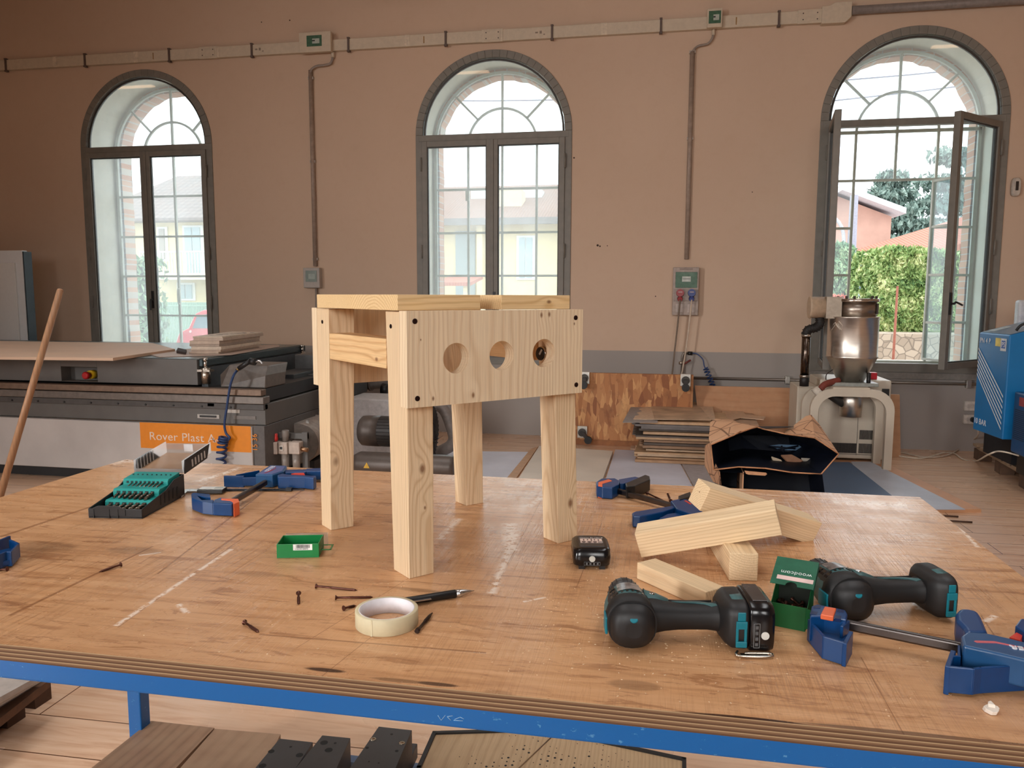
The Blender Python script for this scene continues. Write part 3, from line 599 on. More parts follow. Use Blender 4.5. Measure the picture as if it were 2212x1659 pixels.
    for px, py, rx, ry, k in ((700, 1447, .05, .009, 1.), (860, 1470, .06, .008, .5), (945, 1478, .05, .008, .9), (1330, 1535, .18, .006, .8), (1590, 1552, .12, .010, 1.), (1780, 1575, .12, .007, .8), (2020, 1590, .2, .007, .7), (1370, 1480, .05, .02, .35), (560, 1240, .08, .025, .22), (905, 1275, .06, .012, .35), (1075, 1500, .04, .02, .3), (300, 1190, .09, .03, .3), (430, 1070, .07, .03, .3), (80, 1180, .12, .05, .3)):
        p = tp(px, py)
        e = q.math('ADD', q.math('POWER', q.math('DIVIDE', q.math('SUBTRACT', sp.outputs[0], p[0]), rx), 2.), q.math('POWER', q.math('DIVIDE', q.math('SUBTRACT', sp.outputs[1], p[1]), ry), 2.))
        m = q.math('MULTIPLY', q.ramp(q.math('ADD', e, q.math('MULTIPLY', big, 1.2)), (.8, 1.), (2.3, 0.)), k); sm = m if sm is None else q.math('MAXIMUM', sm, m)
    c = q.mix(sm, c, L(62, 36, 24))
    c = q.mix(1., c, (.98, .93, .85, 1), 'MULTIPLY')
    r = q.math('MULTIPLY_ADD', q.noise(v, 9, 5), .34, .11); r = q.math('ADD', r, q.math('MULTIPLY', wh, .05))
    hh = q.math('SUBTRACT', q.math('MULTIPLY', g, .5), q.math('ADD', q.math('MULTIPLY', cut, .3), q.math('MULTIPLY', dark, .5)))
    q.bump(q.math('ADD', hh, q.math('MULTIPLY', st, .5)), .16, .0025)
    return q.fin(c, r, spec=.6)
def mply():
    q = N('plywood_edge'); v = q.co(); sp = q.n('ShaderNodeSeparateXYZ'); q.l(v, sp.inputs[0])
    z = q.math('ADD', sp.outputs[2], q.math('MULTIPLY', q.noise(v, 6, 3), .0012))
    f = q.math('FRACT', q.math('MULTIPLY', z, 182.)); c = q.ramp(f, (.0, L(84, 58, 42)), (.30, L(104, 76, 56)), (.50, L(134, 104, 78)), (.66, L(120, 92, 68)), (.74, L(186, 160, 124)), (.86, L(178, 150, 114)), (.92, L(86, 60, 44)))
    n = q.noise(q.co((30, 30, 400)), 1, 4); c = q.mix(q.math('MULTIPLY', n, .35), c, L(120, 90, 66)); return q.fin(c, .75, spec=.2)
TCX, TCY = (TX0+TX1)/2, (TY0+TY1)/2
tb = thing('workbench', 'large workbench with worn plywood top on a blue steel frame', 'workbench', (TCX, TCY, 0))
PT = .022; mb = MB().box((TX0, TY0, TZ-PT), (TX1, TY1, TZ)); mt, me_ = mtable(), mply()
top = mb.build('tabletop', None, tb, mats=[me_, mt], fm=[0, 1, 0, 0, 0, 0]); top.modifiers.clear()
blue = N('blue_enamel'); nn = blue.noise(blue.co((1, 1, 2)), 62, 5, .7); nn2 = blue.noise(blue.co(), 3, 3)
m_bl = blue.fin(blue.mix(blue.math('MULTIPLY', blue.ramp(nn, (.635, 0.), (.66, 1.)), blue.ramp(nn2, (.44, 0.), (.54, 1.))), L(0, 92, 160), L(110, 170, 206)), .38)
fz = TZ-PT; bh = .0325
fr = MB().box((TX0+.005, TY0+.012, fz-bh), (TX1-.005, TY0+.052, fz)).box((TX0+.005, TY1-.05, fz-bh), (TX1-.005, TY1-.01, fz))
fr.box((TX0+.005, TY0+.052, fz-bh), (TX0+.045, TY1-.05, fz)).box((TX1-.045, TY0+.052, fz-bh), (TX1-.005, TY1-.05, fz)).build('frame', m_bl, tb, bevel=.003)
for x in (TX0+.004, TX1-.044):
    for y in (TY0+.012, TY1-.05):
        MB().box((x, y, .03), (x+.04, y+.04, fz-bh)).build('leg', m_bl, tb, bevel=.003)
MB().box((TX0+.09, TY0+.02, .10), (TX0+.115, TY1-.02, .125)).box((TX1-.115, TY0+.02, .10), (TX1-.09, TY1-.02, .125)).box((TX0+.045, TY1-.05, .10), (TX1-.045, TY1-.02, .125)).box((TX0+.045, TY0+.02, .10), (TX1-.045, TY0+.05, .125)).build('shelf_frame', plain((96, 118, 150), .5), tb)
for x in (TX0+.024, TX1-.024):
    for y in (TY0+.032, TY1-.03): MB().cyl((x-.012, y, .018), (x+.012, y, .018), .018, n=16).build('foot', m_blk, tb)
# scribble scratched on the rail
wr = MB(); p0 = at(948, 1550, Y=TY0+.012)
for a, b in (((946, 1545), (953, 1556)), ((953, 1556), (962, 1545)), ((966, 1548), (978, 1546)), ((966, 1548), (974, 1556)), ((982, 1554), (994, 1549)), ((994, 1549), (1002, 1553)), ((980, 1556), (1000, 1557))):
    A, B = at(*a, Y=TY0+.0118), at(*b, Y=TY0+.0118); wr.tube([A, B], .0004, 4)
wr.build('scratched_mark', plain((150, 186, 214), .7), tb)
# ------------------------------------------------------------------ wooden stool
a5 = math.radians(46.5); st = thing('wooden_stool', 'unfinished pine stool with three round holes in its apron', 'stool', (-.3841, 1.1479, TZ), a5)
def P_(*q_): return V(q_)
screw_m = plain((52, 34, 32), .4, .8)
def head_disc(c, n, r, parent):
    mb = MB().lathe(V(c)-V(n)*.001, n, [(0, r), (.0013, r), (.0016, r*.8), (.0010, r*.45)], 18); return mb.build('screw_head', screw_m, parent, local=True)
def leg(x0b, x1b, y0b, y1b, x0t, x1t, y0t, y1t, seed, knots=()):
    H = .425; mb = MB().hexa([P_(x0b, y0b, 0), P_(x1b, y0b, 0), P_(x1b, y1b, 0), P_(x0b, y1b, 0)], [P_(x0t, y0t, H), P_(x1t, y0t, H), P_(x1t, y1t, H), P_(x0t, y1t, H)])
    cx, cy = (x0b+x1b)/2, (y0b+y1b)/2
    return mb.build('leg', pine('Z', (-cx+.03*math.cos(seed*2), -cy+.05*math.sin(seed*1.3+.6), 0), (230, 204, 168), (200, 164, 124), .0042, knots, seed), st, bevel=.0012, local=True)
leg(0, .0455, 0, .053, 0, .047, 0, .070, 1, ((.026, 0, .176, .009), (.030, 0, .112, .0035)))
leg(.308, .3535, .001, .046, .290, .337, 0, .046, 2, ((.335, 0, .072, .010),))
leg(0, .047, .3155, .361, 0, .052, .303, .361, 3, ((.012, .3155, .135, .011),))
leg(.3085, .352, .3155, .361, .290, .338, .303, .361, 4)
def apron(y0, y1, name, seed, x0=-.012, x1=.3375, z0=.279, z1=.4268, kn=()):
    # board with three through holes
    mb = MB(); hc = [(.0755, .352), (.163, .3525), (.251, .353)]; r = .0243; n = 32; xs = [x0, (hc[0][0]+hc[1][0])/2, (hc[1][0]+hc[2][0])/2, x1]
    for k in range(3):
        cx, cz = hc[k]; xa, xb = xs[k], xs[k+1]
        cor = []
        for i in range(n):
            t = 2*pi*i/n; c, s_ = math.cos(t), math.sin(t); m = []
            if c > 1e-9: m.append((xb-cx)/c)
            if c < -1e-9: m.append((xa-cx)/c)
            if s_ > 1e-9: m.append((z1-cz)/s_)
            if s_ < -1e-9: m.append((z0-cz)/s_)
            tt = min(m); cor.append((cx+c*tt, cz+s_*tt))
        hol = [(cx+r*math.cos(2*pi*i/n), cz+r*math.sin(2*pi*i/n)) for i in range(n)]
        # snap nearest outer points onto the corners
        for X, Z in ((xa, z0), (xa, z1), (xb, z0), (xb, z1)):
            j = min(range(n), key=lambda i: (cor[i][0]-X)**2+(cor[i][1]-Z)**2); cor[j] = (X, Z)
        for i in range(n):
            j = (i+1) % n
            for y in (y0, y1): mb.add([(cor[i][0], y, cor[i][1]), (cor[j][0], y, cor[j][1]), (hol[j][0], y, hol[j][1]), (hol[i][0], y, hol[i][1])], [(0, 1, 2, 3)])
            mb.add([(hol[i][0], y0, hol[i][1]), (hol[j][0], y0, hol[j][1]), (hol[j][0], y1, hol[j][1]), (hol[i][0], y1, hol[i][1])], [(0, 1, 2, 3)], True)
    for A, B in (((x0, z0), (x1, z0)), ((x1, z0), (x1, z1)), ((x1, z1), (x0, z1)), ((x0, z1), (x0, z0))):
        mb.add([(A[0], y0, A[1]), (B[0], y0, B[1]), (B[0], y1, B[1]), (A[0], y1, A[1])], [(0, 1, 2, 3)])
    return mb.build(name, pine('Z', (-.13, -y0+.10, 0), (234, 212, 180), (210, 178, 140), .0062, kn, seed, cont=.62), st, local=True)
apron(-.024, -.0002, 'apron', 5, kn=((.033, -.024, .291, .004), (.107, -.024, .291, .005), (.318, -.024, .402, .003), (.262, -.024, .419, .005), (.245, -.024, .418, .005), (.012, -.024, .383, .002)))
apron(.3612, .3852, 'apron', 6, 0, .338, .277, .4262)
for x in (0.0, .294): MB().box((x, .0705, .332), (x+.044, .3025, .3805)).build('rail', pine('Y', (-.04, -.18, -.33), (230, 192, 140), (196, 142, 90), .007, ((x, .105, .345, .006),), 7+int(x*10)), st, local=True, bevel=.0012)
for k, (x0, x1) in enumerate(((-.008, .1450), (.1872, .338))):
    MB().box((x0, .0125, .4270), (x1, .338, .4516)).build('seat_board', pine('X', (0, -.10-.1*k, .02-.4), (232, 200, 150), (206, 164, 110), .0055, ((.29, .0125, .440, .0055),) if k else (), 9+k), st, local=True, bevel=.0009)
for x, z in ((.002, .4114), (.005, .2931), (.3208, .4125), (.324, .2941)): head_disc((x, -.0245, z), (0, -1, 0), .0042, st)
for y, z in ((.0512, .4013), (.333, .4004)): head_disc((-.0005, y, z), (-1, 0, 0), .0036, st)
Ms = MW[st]; kc = Ms@V((.2890, .0265, .3475)); kn = thing('round_knob', 'black round knob with chrome rim seen inside the right apron hole', 'knob', kc, a5)
MB().lathe((0, 0, 0), (-1, 0, 0), [(0, .0135), (.004, .0138), (.0062, .0130), (.0062, .0118)], 28).build('rim', metalm((210, 206, 200), .2), kn, local=True)
MB().lathe((-.0002, 0, 0), (-1, 0, 0), [(0, .0118), (.0075, .0118), (.0085, .0108)], 28).build('cap', plain((14, 14, 16), .35), kn, local=True)
MB().slab([(-.0088, -.009, .007), (-.0088, -.006, .009), (-.0088, .001, .000), (-.0088, -.002, -.002)], (-.0008, 0, 0)).build('pointer', plain((190, 186, 180), .4), kn, local=True)
# ------------------------------------------------------------------ offcuts
def rotE(y, p, r): return Matrix.Rotation(y, 3, 'Z') @ Matrix.Rotation(p, 3, 'Y') @ Matrix.Rotation(r, 3, 'X')
def block(c, ypr, size, label, seed, off, knots=(), ring=.0042):
    o = MB().box((-size[0]/2, -size[1]/2, -size[2]/2), (size[0]/2, size[1]/2, size[2]/2)).build('wood_offcut', pine('X', off, (234, 206, 166), (202, 166, 124), ring, knots, seed, cont=.55), bevel=.0012)
    R = rotE(*[math.radians(a) for a in ypr]); m = R.to_4x4(); m.translation = V(c); o.matrix_world = m
    return tag(o, label, 'wood block', 'pine offcuts on the workbench')
block((.0378, 1.180, .9137), (-46.8, 0, 0), (.148, .039, .0270), 'small flat pine offcut lying alone in front of the pile', 21, (0, .05, .01))
block((.128, 1.343, .9227), (96.8, 0, 0), (.200, .045, .045), 'pine offcut with its ringed end grain facing the green screw box', 22, (0, .01, -.045))
block((.1805, 1.447, .9588), (28.4, 19.4, 10.0), (.2545, .045, .045), 'long pine offcut tilted over the blue clamp, at the back of the pile', 23, (0, .04, .04), ((-.1272, .001, .004, .003),))
block((.0858, 1.3155, .9605), (-6.54, -15.34, 8.0), (.2343, .045, .045), 'long pine offcut lying across the top front of the pile', 24, (0, -.02, .06))
# ------------------------------------------------------------------ screws, pen, tape, bit, dust
brz = plain((92, 58, 48), .35, .85); brd = plain((74, 48, 42), .4, .8)
def screw(tip, hd, label, r=.0019, thread=.62, name='wood_screw', group='loose screws on the workbench'):
    tip, hd = V(tip), V(hd); d = (tip-hd); L_ = d.length; d.normalize()
    prof = [(0, r*2.05), (.0005, r*2.1), (.0028, r*1.1), (.004, r*.9)]; x = L_*(1-thread); prof.append((x, r*.9)); k = 0
    while x < L_-.004: prof += [(x+.0004, r*1.15), (x+.0011, r*.75)]; x += .0016
    prof += [(L_-.002, r*.45), (L_, .0002)]
    return tag(MB().lathe(hd, d, prof, 12).build(name, brz), label, 'screw', group)
def tab(px, py, h=.002): p = at(px, py, z=TZ+h); return p
hz = .0042
screw(tab(772, 1275, .0012), tab(682, 1266, hz), 'long brown screw lying highest of those left of the tape roll')
screw(tab(806, 1290, .0012), tab(724, 1291, hz), 'long brown screw pointing at the back of the tape roll')
screw(tab(770, 1308, .0012), tab(742, 1314, hz), 'brown screw with its head peeping out left beside the tape roll')
screw(tab(645, 1306, .0012), tab(645, 1281, hz+.002), 'short brown screw pointing at the camera, below the green tray')
screw(tab(213, 1236, .0012), tab(262, 1219, hz), 'brown screw alone at the left, below the drill bit case')
screw(tab(560, 1366, .0012), tab(528, 1344, hz), 'brown screw alone nearest the bench front edge')
screw(tab(-14, 1232, .0012), tab(16, 1229, hz), 'screw head showing under the cropped clamp at the left edge')
screw(tab(1445, 1088, .0012), tab(1398, 1065, hz), 'brown screw behind the bar of the blue clamp near the offcuts')
screw(tab(1442, 1066, .0012), tab(1449, 1082, .005), 'steel screw pointing away between the clamp bar and the pile')
mb = MB(); A, B = tab(900, 1364, .0035), tab(934, 1324, .0032); d = (B-A)
mb.lathe(A, d, [(0, .0032), (.001, .0036), (.006, .0036), (.010, .0022), (.032, .0022), (.034, .0030), (.050, .0028), (d.length, .0008)], 6)
tag(mb.build('driver_bit', plain((58, 46, 42), .35, .9)), 'dark driver bit lying right of the tape roll', 'bit')
tp_ = thing('masking_tape', 'roll of cream masking tape lying flat on the workbench', 'tape', (at(832, 1378, z=TZ).x-.0130, at(832, 1378, z=TZ).y+.0430, TZ))
Rt, ri, h = .0430, .0365, .0225
mb = MB().lathe((0, 0, 0), (0, 0, 1), [(0, ri), (0, Rt-.0006), (.0006, Rt), (h-.0006, Rt), (h, Rt-.0006), (h, ri+.0017)], 72, cap=False)
mb.slab([(Rt*math.cos(-1.75), Rt*math.sin(-1.75), 0), (Rt*math.cos(-1.68), Rt*math.sin(-1.68), 0), (Rt*math.cos(-1.68), Rt*math.sin(-1.68), h), (Rt*math.cos(-1.72), Rt*math.sin(-1.72), h)], (-.0001, -.0004, 0)).build('tape', plain((208, 196, 162), .6, var=.03, sc=60), tp_, local=True)
MB().lathe((0, 0, 0), (0, 0, 1), [(0, ri+.0017), (h, ri+.0017), (h-.0003, ri), (.0002, ri), (0, ri+.0017)], 72, cap=False).build('core', plain((226, 222, 226), .6), tp_, local=True)
A, B = tab(868, 1300, .0062), tab(1024, 1276, .0062); d = (B-A); Ln = d.length; dn = d.normalized()
pen = thing('ballpoint_pen', 'black ballpoint pen with a silver tip behind the tape roll', 'pen', A)
MB().lathe(A-dn*.02, dn, [(0, .0040), (.002, .0054), (Ln-.010, .0062), (Ln-.0095, .0058)], 20).build('barrel', plain((18, 18, 20), .45), pen)
MB().lathe(A, dn, [(Ln-.030, .0058), (Ln-.022, .0056), (Ln-.006, .0020), (Ln-.004, .0010), (Ln, .0007)], 20).build('tip', metalm((210, 212, 214), .25), pen)
cp = A+dn*(Ln*.18); MB().box((-.02, -.0025, .0), (.022, .0025, .0012)).build('clip', metalm((200, 202, 206), .3), pen, local=True).matrix_local = (Matrix.Translation(cp-A+V((.004, -.006, .0005))) @ dn.to_track_quat('X', 'Z').to_matrix().to_4x4())
sd = V((-dn.y, dn.x, 0)); text('lettering', 'Hotel Milano', A+dn*(Ln*.28)-sd*.0028+V((0, 0, .0042)), dn, (sd+V((0, 0, .9))), .0028, plain((220, 220, 220), .5), pen, .0001)
ds = MB()
for _ in range(520):
    if random.random() < .7: px, py = random.gauss(1420, 190), random.gauss(1330, 80)
    else: px, py = random.uniform(100, 2150), random.uniform(1120, 1560)
    p = at(px, py, z=TZ)
    if not (TX0+.02 < p.x < TX1-.02 and TY0+.02 < p.y < TY1-.02): continue
    s_ = random.uniform(.0005, .0016); ds.obox(p+V((0, 0, .0003)), (s_*1.6, s_*.7, .0004), Matrix.Rotation(random.uniform(0, 3), 3, 'Z'))
tag(ds.build('sawdust', plain((232, 206, 170), .8)), 'pale sawdust and chips scattered over the bench around the drills', 'sawdust', kind='stuff')
mb = MB(); c = at(2140, 1536, z=TZ); n = 9; ring = [c+V((math.cos(2*pi*i/n)*.010*random.uniform(.5, 1.15), math.sin(2*pi*i/n)*.009*random.uniform(.6, 1.3), .0002)) for i in range(n)]
mb.slab(ring, (0.001, -.001, .0045)).slab([c+V((x, y, .004)) for x, y in ((-.003, 0), (.004, -.002), (.003, .008), (-.001, .005))], (0, .001, .004))
tag(mb.build('paper_scrap', plain((238, 226, 212), .7), bevel=.0006), 'small crumpled white paper scrap at the bench front right', 'scrap')
# ------------------------------------------------------------------ green tray
fl = at(598, 1206, z=TZ); gz = .0245; yw = math.radians(15)
gt = thing('plastic_tray', 'small open green plastic tray with a barcode label', 'tray', (fl.x, fl.y, TZ), yw)
def tray(w, d, h, t, mb=None):
    mb = mb or MB(); mb.box((0, 0, 0), (w, d, t)).box((0, 0, t), (w, t, h)).box((0, d-t, t), (w, d, h)).box((0, t, t), (t, d-t, h)).box((w-t, t, t), (w, d-t, h)); return mb
m_g = plain((14, 124, 62), .35, var=.03)
tray(.0715, .052, gz, .0016).build('tray', m_g, gt, local=True, bevel=.0005)
MB().box((.0716, .006, .004), (.0725, .046, .0065)).box((.0725, .010, .0095), (.091, .013, .0105)).box((.0725, .036, .0095), (.091, .039, .0105)).box((.088, .010, .0095), (.091, .039, .0105)).build('latch', m_g, gt, local=True)
lb = MB().box((.028, -.0004, .0135), (.0605, 0, .0240)).build('label', plain((236, 236, 234), .6), gt, local=True)
bc = MB(); x = .033
while x < .056: w = random.choice((.0003, .0006, .0009)); bc.box((x, -.0006, .0175), (x+w, -.0004, .0232)); x += w+random.choice((.0004, .0007))
bc.build('barcode', m_blk, lb, local=True)
text('number', '4 002395 288878', gt.location+Matrix.Rotation(yw, 3, 'Z')@V((.031, -.0006, .0147)), (math.cos(yw), math.sin(yw), 0), (0, 0, 1), .0030, m_blk, gt, .0001)
lid_m = glassy('clear_lid', (.93, .92, .91), .35)
o = MB().box((.004, .053, .002), (.078, .060, .026)).build('clear_lid', lid_m, gt, local=True, bevel=.001)
tag(MB().obox(at(620, 1188, z=TZ+.004), (.006, .003, .003)).build('small_screw', brz), 'tiny screw inside the green plastic tray', 'screw')
# ------------------------------------------------------------------ cordless drills
m_hs = plain((25, 24, 25), .50, var=.06, sc=90); m_rb = plain((17, 16, 17), .58, var=.08, sc=140, bump=.05); m_te = plain((0, 112, 128), .45, var=.04); m_dt = plain((58, 96, 98), .5, var=.04); m_gb = plain((16, 15, 17), .2); m_ch = metalm((190, 188, 184), .22); m_lab = plain((150, 146, 146), .3, .5, var=.3, sc=120)
def drill(label, loc, rz, battery):
    t = thing('cordless_drill', label, 'drill', loc, rz, 'cordless drills'); ex, ey, ez = V((1, 0, 0)), V((0, 1, 0)), V((0, 0, 1)); zc = .0315
    rr = [(-.054, .010), (-.052, .019), (-.046, .0262), (-.034, .0300), (-.016, .0312), (.004, .0312), (.020, .0300), (.032, .0275), (.040, .0245), (.043, .020)]
    MB().loft([sring((0, v, zc), ex, ez, r, r, 32, 2.5) for v, r in rr]).build('motor_housing', m_hs, t, local=True)
    # teal shell wrapping top and far flank
    sh = MB(); R0 = []
    for v, r in ((-.010, .0330), (.006, .0328), (.022, .0316), (.036, .0286)):
        R0.append([V((math.cos(a)*r*1.0, v, zc+math.sin(a)*r*1.0)) for a in [math.radians(x) for x in range(10, 236, 12)]])
    sh.loft(R0, cap=False, close=False); sh.build('side_shell', m_dt, t, local=True)
    MB().loft([sring((.006*0, v, zc+.0005), ex, ez, r, r, 28, 2.2) for v, r in ((-.036, .0318), (-.010, .0324), (-.006, .0318))], True).build('rear_cover', m_rb, t, local=True)
    # window label panel on top of the gearbox
    pl = MB(); R0 = [[V((math.cos(a)*r, v, zc+math.sin(a)*r)) for a in [math.radians(x) for x in range(62, 120, 8)]] for v, r in ((.000, .0342), (.030, .0318))]
    pl.loft(R0, cap=False, close=False); pl.build('rating_label', m_lab, t, local=True)
    vs = MB()
    for k, an in enumerate((40, 48, 128, 136)):
        a = math.radians(an); c = V((math.cos(a)*.0326, 0, zc+math.sin(a)*.0326))
        for v in (-.004, .008, .020): vs.obox((c.x, v, c.z), (.0035, .008, .002), Matrix.Rotation(pi/2-a, 3, 'Y'))
    for k in range(6): a = math.radians(60+k*12); vs.obox((math.cos(a)*.0325, -.003, zc+math.sin(a)*.0325), (.003, .004, .002), Matrix.Rotation(pi/2-a, 3, 'Y'))
    vs.build('air_vent', m_gb, t, local=True)
    MB().lathe((0, -.0475, zc+.0125), (0, -.85, .5), [(0, .0056), (.0052, .0056), (.0060, .0044)], 18).build('rear_plug', m_te, t, local=True)
    MB().box((-.034, -.030, zc-.016), (-.0305, -.004, zc+.006)).build('side_insert', m_te, t, local=True, bevel=.001)
    ck = MB().lathe((0, .040, zc), (0, 1, 0), [(0, .021), (.002, .0225), (.012, .0228), (.0125, .0212), (.0145, .0212), (.015, .0222), (.036, .0215), (.040, .0195), (.044, .0120), (.044, .006)], 36)
    ck.build('chuck', plain((48, 47, 48), .38), t, local=True)
    gr = MB()
    for k in range(18): a = 2*pi*k/18; gr.obox((math.cos(a)*.0218, .066, zc+math.sin(a)*.0218), (.0008, .019, .0016), Matrix.Rotation(pi/2-a, 3, 'Y'))
    gr.build('chuck_ribs', plain((40, 39, 40), .4), t, local=True)
    # neck, handle, foot
    hp = [(.012, .000, .0300, .0250), (.030, -.002, .0250, .0222), (.045, -.004, .0200, .0186), (.062, -.005, .0172, .0166), (.082, -.005, .0165, .0160), (.100, -.004, .0166, .0162), (.112, -.003, .0190, .0176), (.120, -.001, .0260, .0210)]
    MB().loft([sring((u, v, zc), ey, ez, rv, rw, 26, 2.4) for u, v, rv, rw in hp]).build('handle', m_rb, t, local=True)
    MB().loft([sring((u, v, zc+.004), ey, ez, rv, rw, 22, 2.6) for u, v, rv, rw in ((.020, .010, .0215, .0235), (.036, .011, .0160, .0195), (.052, .009, .0105, .0135))]).build('neck_shell', m_dt, t, local=True)
    MB().lathe((.030, .010, zc+.0215), (0, 0, 1), [(0, .0045), (.003, .0045), (.0042, .003)], 16).build('screw_head', m_ch, t, local=True)
    gi = MB().slab([(u, v, zc+h) for u, v, h in ((.056, .0045, .0148), (.075, .0045, .0148), (.083, .0070, .0140), (.093, .0050, .0148), (.103, .001, .0152), (.112, -.004, .0160), (.116, -.009, .0160), (.106, -.011, .0150), (.098, -.004, .0158), (.086, -.001, .0160), (.070, .000, .0160))], (0, 0, .0018)); gi.build('grip_inlay', m_dt, t, local=True)
    MB().tube([(.050, .0130, zc+.012), (.075, .0120, zc+.0115), (.110, .0120, zc+.0125)], .0035, 8).build('trigger_rib', m_hs, t, local=True)
    f = MB().loft([sring((u, v, zc+.0005), ey, ez, rv, rw, 28, 4.2) for u, v, rv, rw in ((.114, -.001, .024, .020), (.120, -.003, .035, .027), (.127, -.004, .0415, .0310), (.142, -.004, .0425, .0318), (.1455, -.004, .0415, .0310))]); f.build('foot', m_hs, t, local=True)
    MB().loft([sring((u, -.012, zc), ey, ez, .018, r, 20, 5) for u, r in ((.1285, .0318), (.1430, .0328))]).build('foot_insert', m_dt, t, local=True)
    hk = MB().box((.1290, -.0490, zc-.022), (.1430, -.0455, zc-.014)).box((.1290, -.0490, zc+.002), (.1430, -.0455, zc+.012)).box((.1290, -.0480, zc-.016), (.1325, -.0455, zc+.004)).box((.1395, -.0480, zc-.016), (.1430, -.0455, zc+.004)).box((.1310, -.0475, zc+.012), (.1410, -.0455, zc+.0235))
    hk.build('bit_holder', m_te, t, local=True, bevel=.0010)
    if battery:
        b = MB().loft([sring((u, -.004, zc+.0005), ey, ez, rv, rw, 28, 5.5) for u, rv, rw in ((.1460, .0400, .0300), (.1490, .0430, .0325), (.170, .0435, .0325), (.1770, .0420, .0305), (.1790, .0370, .0250))]).build('battery', m_gb, t, local=True)
        yb = -.0482; MB().lathe((.1655, yb+.001, zc-.006), (0, -1, 0), [(0, .0052), (.0012, .0050)], 24).build('check_button', plain((206, 206, 200), .4), b, local=True)
        g = MB()
        for a_, b_ in (((.1510, -.022), (.1515, .010)), ((.1582, -.022), (.1587, .010)), ((.1510, -.022), (.1587, -.0215)), ((.1510, .0095), (.1587, .010))): g.box((a_[0], yb, zc+a_[1]), (b_[0], yb+.0008, zc+b_[1]))
        g.build('gauge_frame', plain((120, 120, 120), .5), b, local=True); g = MB()
        for k in range(4): g.box((.1530, yb-.0001, zc-.0195+k*.0074), (.1567, yb+.0008, zc-.0155+k*.0074))
        g.build('gauge_light', plain((84, 84, 84), .5), b, local=True)
        MB().box((.1530, -.030, zc+.0325), (.172, .028, zc+.0334)).build('battery_label', plain((72, 68, 68), .25, .4, var=.2), b, local=True, bevel=.0008)
        hk = MB(); P = [(.132, -.046, .004), (.128, -.0545, .0035), (.136, -.058, .003), (.168, -.058, .003), (.174, -.053, .003), (.170, -.0490, .003), (.140, -.0495, .003)]
        hk.tube(smoothpath(P, 6), .0016, 8); hk.box((.134, -.0575, .0025), (.168, -.050, .0035)); hk.build('belt_hook', metalm((206, 198, 184), .22), t, local=True)
    else:
        MB().box((.1455, -.030, zc-.018), (.1495, .030, zc+.016)).build('battery_rail', m_hs, t, local=True, bevel=.001)
    return t
drill('cordless drill nearest the front edge, with its battery and belt hook on', (-.0310, 1.0035, TZ), math.radians(8.5), True)
drill('cordless drill without battery, lying behind the blue clamp at the right', (.2630, 1.1450, TZ), math.radians(14), False)
# ------------------------------------------------------------------ loose battery
bp = at(1279, 1231, z=TZ); bt = thing('drill_battery', 'black drill battery standing alone beside the right stool leg', 'battery', (bp.x, bp.y, TZ), math.radians(9))
ex, ey = V((1, 0, 0)), V((0, 1, 0))
MB().loft([sring((0, .043, z), ex, ey, rx, ry, 32, 6) for z, rx, ry in ((.004, .026, .036), (.006, .031, .041), (.018, .0325, .0425), (.030, .031, .0405), (.0335, .027, .037), (.0345, .022, .033))]).box((-.022, .003, 0), (-.012, .08, .008)).box((.012, .003, 0), (.022, .08, .008)).build('case', m_gb, bt, local=True)
MB().box((-.020, .016, .0342), (.022, .070, .0352)).build('label', plain((52, 47, 46), .25), bt, local=True, bevel=.0003)
li = MB().box((-.0175, .034, .0351), (.0195, .0555, .0356)).build('warning_panel', plain((222, 196, 182), .5), bt, local=True)
mb = MB().box((.0012, .034, .0356), (.0017, .0555, .0358)).box((.0125, .034, .0356), (.0195, .0405, .0358))
for k in range(3): mb.lathe((-.012+k*.0095, .0372, .0355), (0, 0, 1), [(0, .0036), (.0004, .0034)], 16)
for k in range(5): mb.box((-.0125+k*.0065-(k > 2)*.001, .044+(k % 2)*.002, .0356), (-.0105+k*.0065-(k > 2)*.001, .052, .0358))
mb.build('warning_symbols', plain((84, 60, 56), .5), li, local=True)
Rz = Matrix.Rotation(math.radians(9), 3, 'Z'); B0 = bt.location
text('lettering', 'makita BL1021B', B0+Rz@V((-.018, .0595, .0353)), Rz@V((1, 0, 0)), Rz@V((0, 1, 0)), .0058, plain((206, 196, 190), .5), bt, .0001)
text('lettering', 'CE', B0+Rz@V((.0135, .0352, .0359)), Rz@V((1, 0, 0)), Rz@V((0, 1, 0)), .0058, plain((206, 196, 190), .5), bt, .0001).name = 'approval_mark'
MB().lathe((0, .0006, .0185), (0, -1, 0), [(0, .0052), (.0012, .0050)], 24).build('check_button', plain((196, 196, 188), .4), bt, local=True)
g = MB(); [g.box(a_, b_) for a_, b_ in (((-.013, -.0001, .0072), (.013, .001, .0076)), ((-.013, -.0001, .0128), (.013, .001, .0132)), ((-.0133, -.0001, .0072), (-.0129, .001, .0132)), ((.0129, -.0001, .0072), (.0133, .001, .0132)))]; g.build('gauge_frame', plain((110, 110, 110), .5), bt, local=True)
g = MB(); [g.box((-.0105+k*.006, -.0002, .0084), (-.0073+k*.006, .001, .0120)) for k in range(4)]; g.build('gauge_light', plain((92, 92, 92), .5), bt, local=True)
